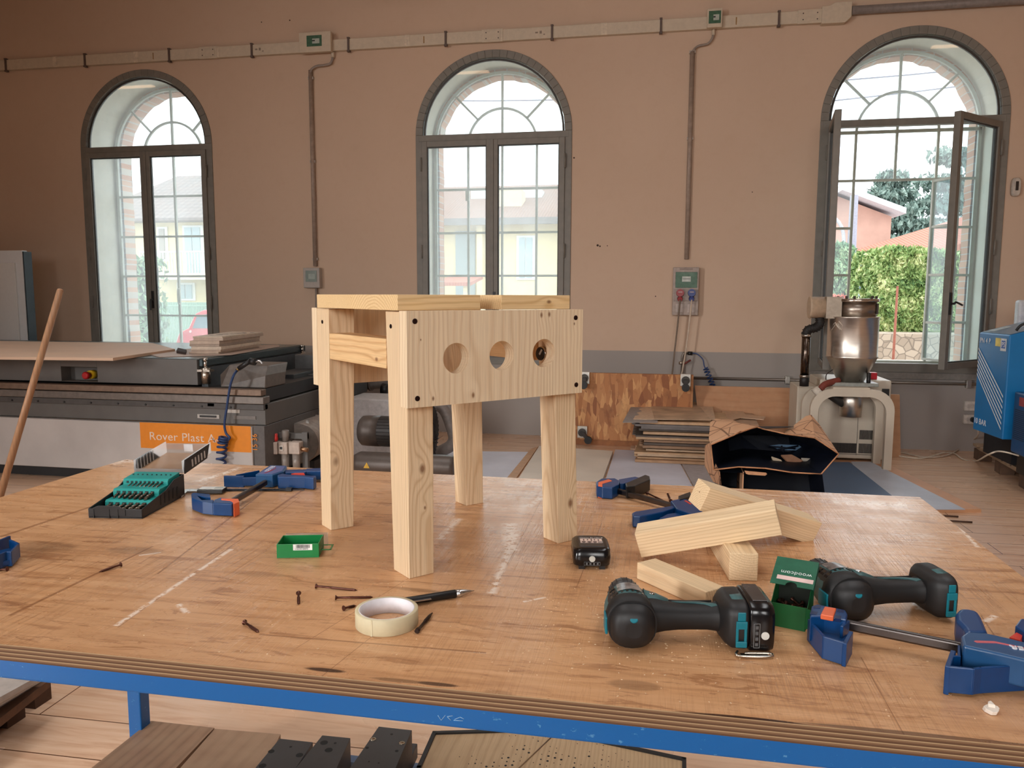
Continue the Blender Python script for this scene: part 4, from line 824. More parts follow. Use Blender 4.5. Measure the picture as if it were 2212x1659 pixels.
# ------------------------------------------------------------------ clamps: outlines taken on their own height above the bench
m_cb = plain((2, 58, 110), .34, var=.04, sc=40); m_cd = plain((12, 36, 80), .4); m_or = plain((226, 104, 60), .45, var=.04); m_bar = metalm((96, 90, 88), .30, var=.12, sc=30); m_red = plain((206, 60, 44), .4); m_cl = plain((30, 76, 120), .34, var=.04)
G = lambda x, y: (1620+x/3.737, 1180+y/3.737); E_ = lambda x, y: (160+x/3.95, 940+y/3.95); V_ = lambda x, y: (470+x/9.617, 990+y/9.617); K = lambda x, y: (1220+x/3.687, 1000+y/3.687); Hh = lambda x, y: (2040+x/7.9, 1290+y/7.9)
def poly(fn, pts, h): return [tuple(at(*fn(*p), z=TZ+h)[:2]) for p in pts]
def pz(fn, pts, h1, h0, mb=None, dz=None): mb = mb or MB(); return mb.prism(poly(fn, pts, h1 if dz is None else dz), TZ+h0, TZ+h1)
def barof(a, b, w, h, z, mb=None):
    a, b = V(a), V(b); d = (b-a); L_ = d.length; d.normalize(); n = V((-d.y, d.x, 0)); R = Matrix((d, n, V((0, 0, 1)))).transposed(); mb = mb or MB(); c = (a+b)/2
    mb.obox((c.x, c.y, TZ+z), (L_, w, h), R); return mb
# right clamp
c0 = at(1790, 1330, z=TZ); ct = thing('bar_clamp', 'large blue bar clamp with orange button at the right front', 'clamp', (c0.x, c0.y, TZ), group='blue quick bar clamps')
fj = pz(G, [(498, 480), (545, 466), (770, 512), (788, 545), (778, 590), (720, 580), (600, 562), (484, 565)], .040, .006).build('fixed_jaw', m_cb, ct, bevel=.0018)
sk = MB()
for P in ([(520, 475), (575, 478), (568, 500), (512, 498)], [(492, 522), (548, 528), (540, 552), (484, 545)], [(710, 508), (762, 516), (758, 536), (704, 528)], [(690, 556), (740, 562), (732, 588), (684, 580)]): pz(G, P, .0404, .036, sk)
sk.build('recess', m_cd, fj)
pz(G, [(603, 483), (698, 498), (674, 566), (570, 548)], .0430, .036).build('release_button', m_or, ct, bevel=.0012)
jw = MB(); pth = poly(G, [(480, 590), (600, 725), (765, 775)], .030); jw.wall(pth, TZ+.001, TZ+.030, .0035); jw.wall(poly(G, [(768, 778), (815, 690)], .030), TZ, TZ+.030, .005); jw.wall(poly(G, [(745, 640), (790, 600)], .034), TZ+.004, TZ+.034, .004)
pz(G, [(480, 590), (600, 725), (765, 775), (812, 690), (780, 600), (600, 570)], .018, .010, jw, .030); jw.build('jaw_pad', m_cb, ct, bevel=.0009)
barof(at(*G(770, 630), z=TZ+.022), at(*G(1745, 828), z=TZ+.022), .0085, .014, .022).build('bar', m_bar, ct, bevel=.003, seg=3)
pz(G, [(1706, 722), (1745, 690), (1905, 697), (2090, 738), (2330, 800), (2360, 935), (2212, 912), (1960, 852), (1722, 800)], .046, .012).build('sliding_body', m_cl, ct, bevel=.003, seg=3)
lj = MB(); lj.wall(poly(G, [(1640, 845), (1598, 962)], .034), TZ, TZ+.034, .0055); lj.wall(poly(G, [(1622, 968), (1800, 985), (1860, 975), (2360, 945)], .034), TZ+.003, TZ+.034, .004)
lj.wall(poly(G, [(1690, 800), (1690, 880), (1640, 885)], .034), TZ+.01, TZ+.034, .003); pz(G, [(1640, 860), (1610, 968), (1800, 985), (2360, 945), (2360, 880), (1740, 800)], .020, .012, lj, .034); lj.build('lower_jaw', m_cb, ct, bevel=.001)
pz(G, [(1770, 895), (1790, 890), (1890, 960), (1850, 968), (1775, 925)], .0212, .018, dz=.030).build('slot', m_gb, ct)
pz(G, [(1660, 535), (1690, 500), (1750, 497), (1842, 520), (1868, 560), (1926, 692), (1745, 692), (1725, 650), (1668, 590)], .040, .006).build('handle', m_cb, ct, bevel=.006, seg=4)
pz(G, [(2140, 640), (2182, 582), (2340, 580), (2340, 700), (2212, 690)], .038, .012).build('trigger', m_cb, ct, bevel=.002)
pz(G, [(2095, 735), (2152, 695), (2200, 718), (2180, 760)], .032, .024).build('lock_lever', m_red, ct)
pz(Hh, [(505, 750), (530, 738), (850, 750), (1260, 835), (1800, 960), (1800, 975), (1260, 850), (880, 780), (560, 775)], .0464, .0455).build('red_flash', plain((196, 96, 104), .4), ct)
pR = at(*Hh(925, 798), z=TZ+.0464); pL = at(*Hh(1500, 880), z=TZ+.0464); dr = (pR-pL).normalized(); up = V((0, 0, 1)).cross(dr)
text('lettering', 'DEXTER', pR-dr*.058+V((0, 0, .0002)), dr, up, .0125, plain((220, 218, 222), .4), ct, .0008)
# left clamp
c0 = at(560, 1045, z=TZ); ct = thing('bar_clamp', 'blue bar clamp behind the drill bit case, left of the stool', 'clamp', (c0.x, c0.y, TZ), group='blue quick bar clamps')
pz(V_, [(785, 335), (1090, 140), (1430, 150), (1442, 180), (1372, 270), (1140, 345)], .032, .002).build('sliding_body', m_cl, ct, bevel=.002)
pz(V_, [(850, 318), (1095, 162), (1400, 168), (1330, 262), (1130, 325)], .0326, .031).build('logo_plate', plain((86, 100, 150), .35), ct)
a, b = at(*V_(1060, 268), z=TZ+.0328), at(*V_(1195, 172), z=TZ+.0328); dr = (b-a).normalized(); text('lettering', 'DEXTER', a, dr, V((0, 0, 1)).cross(dr), (b-a).length*.30, plain((220, 218, 222), .4), ct, .0004)
pz(V_, [(960, 308), (1060, 262), (1180, 215), (1215, 180), (1205, 215), (1120, 262), (985, 308)], .0329, .032).build('red_flash', plain((150, 40, 60), .4), ct)
j = MB().wall(poly(V_, [(160, 352), (520, 356)], .028), TZ, TZ+.027, .006); j.wall(poly(V_, [(400, 338), (850, 250)], .028), TZ+.004, TZ+.028, .004); j.wall(poly(V_, [(530, 380), (800, 375)], .026), TZ+.004, TZ+.024, .004); pz(V_, [(530, 372), (800, 372), (850, 250), (400, 338)], .014, .008, j, .026); j.build('lower_jaw', m_cb, ct, bevel=.001)
pz(V_, [(1240, 345), (1350, 312), (1480, 335), (2040, 360), (2048, 375), (1990, 408), (1800, 385), (1480, 388), (1255, 385)], .030, .002).build('handle', m_cb, ct, bevel=.002)
pz(V_, [(1400, 235), (1830, 225), (1845, 210), (2300, 195), (2300, 262), (1840, 268), (1830, 280), (1400, 290)], .028, .006).build('trigger', m_cb, ct, bevel=.002)
pz(V_, [(1530, 320), (1610, 304), (1790, 300), (1810, 332), (1600, 335)], .027, .018).build('lock_lever', m_red, ct)
barof(at(*V_(1000, 500), z=TZ+.016), at(*E_(1330, 578), z=TZ+.016), .010, .013, .016).build('bar', m_bar, ct, bevel=.0028, seg=3)
hd = pz(E_, [(1180, 580), (1345, 586), (1402, 562), (1398, 545), (1245, 530), (1195, 550)], .028, .002).build('fixed_jaw', m_cb, ct, bevel=.0022, seg=3)
pz(E_, [(1000, 500), (1015, 490), (1158, 503), (1165, 530), (1120, 528), (1050, 515), (1090, 552), (1190, 552), (1182, 580), (1095, 570), (1005, 535)], .028, .003).build('jaw_pad', m_cb, ct, bevel=.0008)
pz(E_, [(1362, 588), (1410, 566), (1402, 542), (1255, 538), (1256, 550), (1330, 556), (1352, 566)], .0290, .0012).build('release_button', m_or, ct, bevel=.001)
c = at(478.5, 1099, z=TZ+.014); f1, f2 = at(*E_(1180, 675), z=TZ), at(*E_(1345, 680), z=TZ); dx = (f2-f1).normalized(); n_ = V((dx.y, -dx.x, 0)); R = Matrix((dx, -n_, V((0, 0, 1)))).transposed()
fc = f1+dx*((c-f1).dot(dx)); fc = V((fc.x, fc.y, TZ+.0145)); MB().obox(fc+n_*.001, (.015, .003, .004), R).obox(fc+n_*.001, (.0045, .003, .013), R).build('keyhole', m_gb, ct)
# middle clamp
c0 = at(1400, 1090, z=TZ); ct = thing('bar_clamp', 'blue bar clamp with black pads lying behind the offcut pile', 'clamp', (c0.x, c0.y, TZ), group='blue quick bar clamps')
pz(K, [(248, 150), (290, 122), (400, 120), (438, 140), (430, 168), (380, 195), (300, 190), (255, 178)], .028, .001).build('fixed_jaw', m_cb, ct, bevel=.0025, seg=3)
pz(K, [(266, 178), (268, 152), (350, 128), (378, 142), (300, 165), (300, 186)], .0288, .0005).build('release_button', m_or, ct, bevel=.0008)
pz(K, [(430, 130), (560, 108), (600, 118), (470, 165), (440, 165)], .026, .004).build('jaw_arm', m_cb, ct, bevel=.001)
pz(K, [(482, 160), (640, 92), (676, 104), (680, 130), (560, 182), (490, 190)], .030, .003).build('jaw_pad', m_blk, ct, bevel=.002)
barof(at(*K(390, 215), z=TZ+.012), at(*K(870, 345), z=TZ+.012), .010, .012, .012).build('bar', m_bar, ct, bevel=.0028, seg=3)
pz(K, [(842, 300), (930, 280), (1000, 296), (1110, 395), (1040, 420), (890, 365)], .028, .003).build('sliding_body', m_cb, ct, bevel=.002)
pz(K, [(905, 262), (1000, 228), (1010, 262), (915, 292)], .030, .006).build('lower_pad', m_blk, ct, bevel=.001)
pz(K, [(950, 300), (965, 298), (1010, 325), (1000, 330)], .0285, .028).build('red_flash', m_red, ct)
pz(K, [(535, 398), (560, 385), (855, 340), (892, 352), (780, 388), (600, 425), (542, 420)], .024, .001).build('handle', m_cb, ct, bevel=.0022, seg=3)
pz(K, [(752, 440), (820, 405), (1020, 380), (1075, 398), (860, 440)], .020, .004).build('trigger', m_cb, ct, bevel=.001)
# clamp cut by the left edge of the frame
c0 = at(0, 1215, z=TZ); ct = thing('bar_clamp', 'end of a blue clamp cropped by the left edge of the frame', 'clamp', (c0.x, c0.y, TZ), group='blue quick bar clamps')
X5 = lambda x, y: (x/15.08, 1140+y/15.08)
j = MB().wall(poly(X5, [(-500, 900), (-100, 880), (200, 770), (340, 770), (590, 500)], .028), TZ+.003, TZ+.028, .0035); j.wall(poly(X5, [(590, 500), (330, 385)], .028), TZ+.004, TZ+.028, .0035); j.wall(poly(X5, [(-500, 600), (0, 385), (290, 270)], .030), TZ+.002, TZ+.030, .004)
pz(X5, [(-500, 900), (-100, 870), (340, 770), (590, 500), (330, 385), (-500, 600)], .014, .006, j, .028); j.build('fixed_jaw', m_cb, ct, bevel=.0008)
# ------------------------------------------------------------------ caliper
A, B = at(*E_(905, 515), z=TZ), at(*E_(1900, 462), z=TZ); ct = thing('digital_caliper', 'digital caliper lying between the bit case and left clamp', 'caliper', (A.x, A.y, TZ))
P1, P2 = at(425, 1057, z=TZ+.004), at(632, 1057, z=TZ+.004); d = (P2-P1).normalized(); n_ = V((-d.y, d.x, 0)); R = Matrix((d, n_, V((0, 0, 1)))).transposed()
MB().obox((P1+P2)/2+V((0, 0, -.0012)), ((P2-P1).length, .010, .003), R).build('beam', plain((30, 29, 30), .35, .6), ct, bevel=.0004)
MB().obox(P2+d*.012+V((0, 0, -.0012)), (.03, .0022, .0016), R).obox(P2-d*.008+V((0, 0, .0005)), (.014, .014, .006), R).build('depth_rod', m_blk, ct)
c = at(458, 1060, z=TZ+.006); MB().obox(c+V((0, 0, .0008)), (.058, .030, .0085), R).build('housing', m_blk, ct, bevel=.0012)
MB().obox(c+V((0, 0, .0055))+n_*.003, (.054, .022, .001), R).build('face', plain((216, 214, 208), .4), ct); MB().obox(c+V((0, 0, .0062))+n_*.003+d*.015, (.018, .014, .0006), R).build('display', plain((160, 160, 150), .3), ct)
q1 = [at(*E_(*p), z=TZ+.004) for p in ((905, 492), (955, 462), (1055, 462), (1055, 480), (965, 480), (915, 525))]
MB().prism([tuple(p[:2]) for p in q1], TZ+.0015, TZ+.0045).build('jaw', metalm((190, 186, 180), .3), ct)
# ------------------------------------------------------------------ drill bit case
yw = math.radians(8); f0 = at(191, 1119, z=TZ); cs = thing('bit_case', 'open black case of drill bits in a teal stepped rack', 'case', (f0.x, f0.y, TZ), yw)
w, d = .112, .185
mb = MB(); t = .0025; mb.box((0, 0, 0), (w, d, t))
mb.box((0, 0, t), (w, t, .020)); mb.box((0, d-t, t), (w, d, .050))
for x in (0, w-t): mb.slab([(x, 0, t), (x, d, t), (x, d, .050), (x, .75*d, .048), (x, .55*d, .034), (x, 0, .020)], (t, 0, 0))
mb.build('base', plain((26, 26, 28), .45), cs, local=True, bevel=.0016, seg=3)
mb = MB().slab([(.010, -.0012, .006), (.078, -.0012, .006), (.078, -.0012, .018), (.064, -.0012, .026), (.022, -.0012, .026), (.010, -.0012, .021)], (0, .0022, 0)); mb.build('catch', plain((22, 22, 24), .4), cs, local=True, bevel=.0004)
rb = MB()
for x in (.012, .044, .062): rb.box((x, -.0020, .001), (x+.0012, 0, .019))
for k in range(5): rb.slab([(w-.0004, .075+k*.018, .008), (w-.0004, .081+k*.018, .008), (w-.0004, .083+k*.018, .030), (w-.0004, .077+k*.018, .030)], (.0012, 0, 0))
rb.build('ribs', plain((18, 18, 20), .5), cs, local=True)
teal = plain((22, 140, 134), .42, var=.04); steps = ((.052, .022, .0), (.078, .036, .0), (.112, .047, .0)); rk = MB()
ys = [.050, .082, .122, .176]; zs_ = [.024, .040, .052]
for k in range(3):
    y0, y1, z1 = ys[k], ys[k+1] if k < 2 else ys[3], zs_[k]; rk.slab([(w-.006, y0, .003), (w-.006, ys[3], .003), (w-.006, ys[3], z1+(.004 if k == 2 else 0)), (w-.006, y0+.004, z1), (w-.006, y0, z1-.004)], (-(w-.012), 0, 0))
rack = rk.build('rack', teal, cs, local=True, bevel=.0008)
hl = MB(); n_k = (6, 7, 9)
for k in range(3):
    for i in range(n_k[k]):
        x = .012+(w-.026)*(i+.5)/n_k[k]; s_ = (.0042, .0036, .0024)[k]; hl.box((x-s_, ys[k]-.0006, zs_[k]-.004-2*s_), (x+s_, ys[k]+.001, zs_[k]-.004))
for i in range(9): x = .014+(w-.028)*i/8; hl.box((x-.0012, .150, .0545), (x+.0012, .1525, .0566))
hl.build('slot', plain((10, 40, 40), .6), rack, local=True)
lm = glassy('case_lid_plastic', (.90, .88, .87), .42)
h0 = .0515; tl = .10; R = Matrix.Rotation(tl, 3, 'X'); o3 = V((0, d-.004, h0)); T3 = lambda x, y, z: o3+R@V((x, y, z))
mb = MB(); lw, ll, lh = w, .150, .030
for A, B in (((0, 0, 0), (lw, ll, .0018)),): mb.add([T3(*p) for p in MB().box(A, B).v], MB().box(A, B).f)
for A, B in (((.002, ll-.002, 0), (lw-.002, ll, lh*.85)), ((0, 0, .0018), (.0018, ll, lh)), ((lw-.0018, 0, .0018), (lw, ll, lh)), ((0, 0, .0018), (lw, .0018, lh*.35))): bx = MB().box(A, B); mb.add([T3(*p) for p in bx.v], bx.f)
ldo = mb.build('lid', lm, cs, local=True, bevel=.0012)
mb = MB()
bx = MB().slab([(lw+.0004, .004, -.002), (lw+.0004, ll*.80, -.002), (lw+.0004, ll*.92, lh*.95), (lw+.0004, .010, lh*.95), (lw+.0004, .004, lh*.4)], (.0018, 0, 0)); mb.add([T3(*p) for p in bx.v], bx.f); mb.build('grip_panel', plain((30, 28, 29), .5), ldo, local=True); mb = MB()
bx = MB().slab([(-.0004, .004, -.002), (-.0004, ll*.80, -.002), (-.0004, ll*.5, lh*.95), (-.0004, .010, lh*.95), (-.0004, .004, lh*.4)], (-.0018, 0, 0)); mb.add([T3(*p) for p in bx.v], bx.f)
mb.build('grip_panel', plain((30, 28, 29), .5), ldo, local=True)
mb = MB()
for k in range(5): bx = MB().box((lw+.002, .040+k*.016, .003), (lw+.0030, .046+k*.016, .020)); mb.add([T3(*p) for p in bx.v], bx.f)
mb.build('grip_slot', plain((206, 200, 196), .5), ldo, local=True)
mb = MB()
for k in range(6): bx = MB().box((.0018, .012+k*.014, .003), (.0030, .014+k*.014, lh*.92)); mb.add([T3(*p) for p in bx.v], bx.f)
bx = MB().box((.046, ll-.0035, .006), (.068, ll-.0018, lh*.8)); mb.add([T3(*p) for p in bx.v], bx.f)
mb.build('lid_rib', plain((206, 204, 204), .3), ldo, local=True)
mb = MB().cyl((.018, d-.003, .050), (w-.018, d-.003, .050), .0032, n=12).build('hinge', m_blk, cs, local=True)
hss = metalm((120, 108, 96), .28, var=.25, sc=90)
def tbit(a, b, r, nm='drill_bit'):
    a, b = V(a), V(b); dd = (b-a); L_ = dd.length; dd.normalize(); q = dd.to_track_quat('Z', 'Y'); rings = []; n = 12; m = max(6, int(L_/.0035))
    for k in range(m+1):
        h = L_*k/m*.9; ph = k*.85; rr_ = r
        rings.append([a+dd*h+q@V((math.cos(i*2*pi/n)*rr_*(1-.38*max(0, math.cos(2*(i*2*pi/n)-2*ph))**2), math.sin(i*2*pi/n)*rr_*(1-.38*max(0, math.cos(2*(i*2*pi/n)-2*ph))**2), 0)) for i in range(n)])
    rings.append([b+q@V((math.cos(i*2*pi/n)*r*.15, math.sin(i*2*pi/n)*r*.15, 0)) for i in range(n)])
    return MB().loft(rings, smooth=False)
Wc = MW[cs]
rows = ((0, 6, .0046, .040, .012), (1, 7, .0036, .030, .0), (2, 9, .0016, .024, .0))
nm = {0: 'thick drill bit in the front row of the teal rack', 1: 'drill bit in the middle row of the teal rack', 2: 'thin drill bit in the top row of the teal rack'}
for k, n_, r, L_, _ in rows:
    for i in range(n_):
        if k == 2 and i == 0: continue
        rr = r*(.8+.45*i/n_); x = .012+(w-.026)*(i+.5)/n_; z = zs_[k]-.004-r; y0 = ys[k]+.012; LL = L_*(.6+.5*i/n_)+.012
        a = Wc@V((x, y0, z)); b = Wc@V((x-.002, y0-LL, z-.004-.003*(k > 0)))
        tag(tbit(a, b, rr).build('drill_bit', hss), nm[k], 'drill bit', nm[k].replace('thick ', '').replace('thin ', '').replace('drill bit', 'drill bits'))
# ------------------------------------------------------------------ green screw box
# corners traced at their own heights: base on the bench, lid folded up and back
b1, b2, b3 = at(1659, 1349, z=TZ), at(1739, 1365, z=TZ), at(1757, 1318, z=TZ); ux = (b2-b1); ux.z = 0; wl = ux.length; ux.normalize(); uy = V((-ux.y, ux.x, 0))
bx_ = thing('screw_box', 'open green cardboard box full of dark screws between the drills', 'box', (b1.x, b1.y, TZ), math.atan2(ux.y, ux.x))
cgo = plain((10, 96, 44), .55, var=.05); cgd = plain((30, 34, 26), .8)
w, d, h = wl, .072, .050; t = .0008
mb = MB(); mb.box((0, 0, 0), (w, d, t)).box((0, 0, t), (w, t, h*.66)).box((0, d-t, t), (w, d, h))
for x in (0, w-t): mb.slab([(x, 0, t), (x, d, t), (x, d, h), (x, .045, h*.90), (x, .022, h*.62), (x, .010, h*.52), (x, 0, h*.66)], (t, 0, 0))
mb.slab([(w-t*.5, -.0001, .004), (w+.012, .004, .004), (w+.012, .004, h*.45), (w+.007, .002, h*.60), (w-t*.5, -.0001, h*.66)], (0, t, 0))
mb.build('carton', cgo, bx_, local=True)
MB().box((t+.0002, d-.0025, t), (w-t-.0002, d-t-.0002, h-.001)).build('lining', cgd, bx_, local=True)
ld = MB(); R = Matrix.Rotation(math.radians(24), 3, 'X'); T3 = lambda x, y, z: V((-.004+x*(1+.008/w), .024, h+.0012))+R@V((0, y, z))
n_ = 10; front = [(0, 0)]+[(w*.30, 0)]+[(w*.5-math.cos(pi*i/n_)*w*.14, math.sin(pi*i/n_)*.008) for i in range(n_+1)]+[(w, 0), (w, .056), (0, .056)]
ld.slab([T3(x, y, 0) for x, y in front], R@V((0, 0, t))); ld.slab([T3(w, 0, 0), T3(w, .056, 0), T3(w, .056, -.010), T3(w, .006, -.008)], (t, 0, 0))
def mlid():
    q = N('glossy_green_card'); return q.fin(q.ramp(q.noise(q.co(), 60, 3), (.3, L(24, 84, 62)), (.7, L(34, 98, 74))), .3, spec=.6)
lo = ld.build('lid', mlid(), bx_, local=True)
ls = MB().slab([T3(x, y, .0010) for x, y in ((.006, .010), (w-.001, .010), (w-.001, .018), (.006, .018))], R@V((0, 0, .0002))); ls.build('pink_stripe', plain((216, 186, 180), .5), lo, local=True)
Mw = MW[bx_]; xd = (Mw.to_3x3()@(R@V((-1, 0, 0)))); yd = (Mw.to_3x3()@(R@V((0, -1, 0))))
text('lettering', 'woodcom', Mw@T3(w-.004, .0285, .0012), xd, yd, .0098, plain((214, 222, 218), .4), lo, .0001)
MW_l = 1
text('side_print', '77 3-4', Mw@V((-.0003, .012, .022)), Mw.to_3x3()@V((0, .3, -1)), Mw.to_3x3()@V((0, 1, .3)), .006, plain((190, 210, 190), .4), bx_, .0001)
for i in range(34):
    c = Mw@V((random.uniform(.010, w-.010), random.uniform(.010, .050), random.uniform(.006, .020))); an = random.uniform(0, 2*pi); dl = V((math.cos(an)*.018*.55, math.sin(an)*.018*.9, random.uniform(-.003, .006)))
    a, b = c-dl*.5, c+dl
    inv = Mw.inverted(); 
    def cl(p): q_ = inv@p; return Mw@V((min(max(q_.x, .004), w-.004), min(max(q_.y, .005), d-.006), min(max(q_.z, .004), .030)))
    o = screw(cl(a), cl(b), 'dark wood screw in the heap inside the green screw box', .0016, .7, 'wood_screw', 'screws heaped in the green box')
# ------------------------------------------------------------------ front wall fittings
def aw(px, py, d=0.): return at(px, py, Y=WY-d)
m_pl = plain((206, 190, 168), .55, var=.03); m_plg = plain((176, 166, 158), .5, var=.04); m_dk = plain((62, 52, 48), .5); m_gg = plain((70, 104, 84), .2, var=.1, sc=40); m_cp = plain((150, 136, 126), .5)
tr = thing('cable_trunking', 'long pale cable trunking running across the wall above the windows', 'trunking', (-2, WY, 3.69)); z0, z1 = 3.694, 3.797; x1 = aw(1778, 40).x
MB().box((XL+.01, WY-.05, z0), (x1, WY, z1)).build('channel', m_pl, tr, bevel=.003)
for px in (18, 189, 371, 549, 757, 966, 1194, 1427, 1679):
    x = aw(px, 90).x; mb = MB().box((x-.009, WY-.062, z0-.012), (x+.009, WY-.0505, z1+.008)).box((x-.014, WY-.064, z0-.02), (x+.014, WY-.03, z0-.004)).box((x-.012, WY-.064, z1), (x+.012, WY-.03, z1+.012)); mb.build('clip', plain((96, 78, 70), .5), tr)
for px in (128, 303, 478, 888, 1310): x = aw(px, 100).x; MB().box((x-.045, WY-.053, z0-.001), (x+.005, WY-.0505, z1+.001)).build('joint_cover', plain((214, 198, 176), .55), tr)
for px in (455, 1066, 1745):
    x = aw(px, 100).x; o = MB().box((x-.10, WY-.056, z0-.006), (x+.10, WY-.0505, z1+.006)).box((x-.075, WY-.060, z0+.012), (x+.075, WY-.056, z1-.012)); o = o.build('access_plate', m_pl, tr, bevel=.002)
    mb = MB(); [mb.cyl((x+sx*.058, WY-.062, (z0+z1)/2+sz*.026), (x+sx*.058, WY-.0601, (z0+z1)/2+sz*.026), .0055, n=8) for sx in (-1, 1) for sz in (-1, 1)]; mb.build('screw', m_dk, o)
for px in (336, 919, 1588): x = aw(px, 90).x; MB().box((x-.005, WY-.0512, z0+.02), (x+.005, WY-.0502, z1-.02)).build('slot_mark', plain((150, 112, 60), .6), tr)
for px in (563, 1170):
    p = aw(px, 105, .051); mb = MB().box((p.x-.06, p.y, 3.742), (p.x-.035, p.y+.001, 3.756)).box((p.x-.02, p.y, 3.738), (p.x+.0, p.y+.001, 3.762)).box((p.x+.015, p.y, 3.725), (p.x+.03, p.y+.001, 3.735)); mb.build('printed_mark', plain((140, 124, 108), .6), tr)
x0, x2 = aw(1772, 40).x, aw(1836, 30).x
jb = MB().slab([(x0, WY-.075, z0-.02), (x2-.05, WY-.075, z0-.02), (x2, WY-.075, z0+.025), (x2, WY-.075, z1+.045), (x0+.10, WY-.075, z1+.045), (x0+.06, WY-.075, z1+.02), (x0, WY-.075, z1+.02)], (0, .075, 0)).build('junction_box', m_pl, None, bevel=.004)
tag(jb, 'pale angled junction box where the trunking meets the grey pipe', 'junction box')
MB().cyl((x2+.002, WY-.05, 3.775), (XR-.01, WY-.05, 3.775), .036, n=18).cyl((x2+.002, WY-.05, 3.775), (x2+.05, WY-.05, 3.775), .041, n=18)
tag(MB().cyl((x2+.003, WY-.05, 3.775), (XR-.01, WY-.05, 3.775), .035, n=18).build('conduit', plain((134, 122, 116), .5)), 'thick grey conduit leading right from the junction box', 'pipe')
def breaker(name, label, a, b, win, knob=True, dep=.10):
    A, B = aw(*a), aw(*b); A = V((min(A.x, B.x), 0, max(A.z, B.z))); 
    p, q_ = aw(*a), aw(*b); x0, x1, z0, z1 = p.x, q_.x, q_.z, p.z; t = thing(name, label, 'electrical box', ((x0+x1)/2, WY, z0))
    MB().box((x0, WY-dep, z0), (x1, WY-.0505 if z1 > 3.6 else WY, z1)).build('housing', m_pl, t, bevel=.006); w, h = x1-x0, z1-z0
    wx0, wx1, wz0, wz1 = x0+w*win[0], x0+w*win[1], z0+h*win[2], z0+h*win[3]
    d_ = MB().box((wx0, WY-dep-.004, wz0), (wx1, WY-dep+.001, wz1)).build('door', m_gg, t, bevel=.001); cx, cz = (wx0+wx1)/2, (wz0+wz1)/2; ww, hh = wx1-wx0, wz1-wz0
    MB().box((cx-ww*.12, WY-dep-.0055, cz-hh*.26), (cx+ww*.36, WY-dep-.004, cz+hh*.20)).build('breaker', plain((170, 178, 168), .4), d_)
    MB().box((cx-ww*.12, WY-dep-.0065, cz-hh*.05), (cx+ww*.06, WY-dep-.0055, cz+hh*.06)).build('lever', m_blk, d_)
    return t, x0, x1, z0, z1
t, x0, x1, z0_, z1_ = breaker('breaker_box', 'pale breaker box with green window on the trunking, left one', (655, 78), (724, 117), (.25, .72, .28, .82))
t2, *b2_ = breaker('breaker_box', 'narrow pale breaker box with green window on the trunking, right one', (1527, 27), (1558, 66), (.1, .9, .2, .85))
def conduit(label, pts, r0, pipe, r1, cl):
    t = thing('cable_conduit', label, 'pipe', (aw(*pipe[0]).x, WY-.02, aw(*pipe[1]).z)); P = smoothpath([aw(p[0], p[1], .03) for p in pts], 6)
    MB().tube(P, r0, 8).build('flexible_hose', m_cp, t); a, b = aw(*pipe[0], .022), aw(*pipe[1], .022); b.x = (a.x+b.x)/2; a.x = b.x
    MB().cyl(a, b, r1, n=14).build('pipe', plain((158, 138, 124), .5), t)
    p = aw(*pts[0], .03); MB().cyl(p, p+V((0, 0, .05)), r0*1.5, n=10).build('gland', m_pl, t)
    for c in cl: z = aw(pipe[0][0], c).z; MB().box((a.x-r1-.006, WY-.03, z-.012), (a.x+r1+.006, WY-.001, z+.012)).build('clip', m_plg, t)
    return t
conduit('grey conduit pipe dropping between the left and middle windows', [(719, 124), (714, 137), (700, 141), (684, 143), (673, 150), (671, 158)], .012, ((672, 152), (680, 575)), .021, (170, 350, 560))
conduit('grey conduit pipe dropping between the middle and right windows', [(1541, 76), (1537, 86), (1528, 95), (1510, 99), (1500, 106), (1496, 114)], .010, ((1495, 112), (1484, 560)), .021, (114, 300))
p, q_ = aw(661, 579), aw(697, 622); t = thing('switch_box', 'small grey wall box with green cover under the left conduit', 'electrical box', (p.x, WY, q_.z))
MB().box((p.x, WY-.07, q_.z), (q_.x, WY, p.z)).build('housing', m_plg, t, bevel=.006); w = q_.x-p.x; h = p.z-q_.z
o = MB().box((p.x+w*.16, WY-.075, q_.z+h*.30), (q_.x-w*.16, WY-.069, q_.z+h*.86)).build('cover', plain((92, 104, 88), .3), t); MB().box((p.x+w*.34, WY-.077, q_.z+h*.44), (q_.x-w*.25, WY-.075, q_.z+h*.70)).build('switch', plain((150, 160, 150), .4), o)
a = aw(682, 622, .03); tag(MB().tube([a+V((.005, 0, -.005)), aw(684, 700, .03), aw(686, 790, .03)], .012, 8).build('cable', m_cp), 'grey cable running down from the left switch box', 'cable')
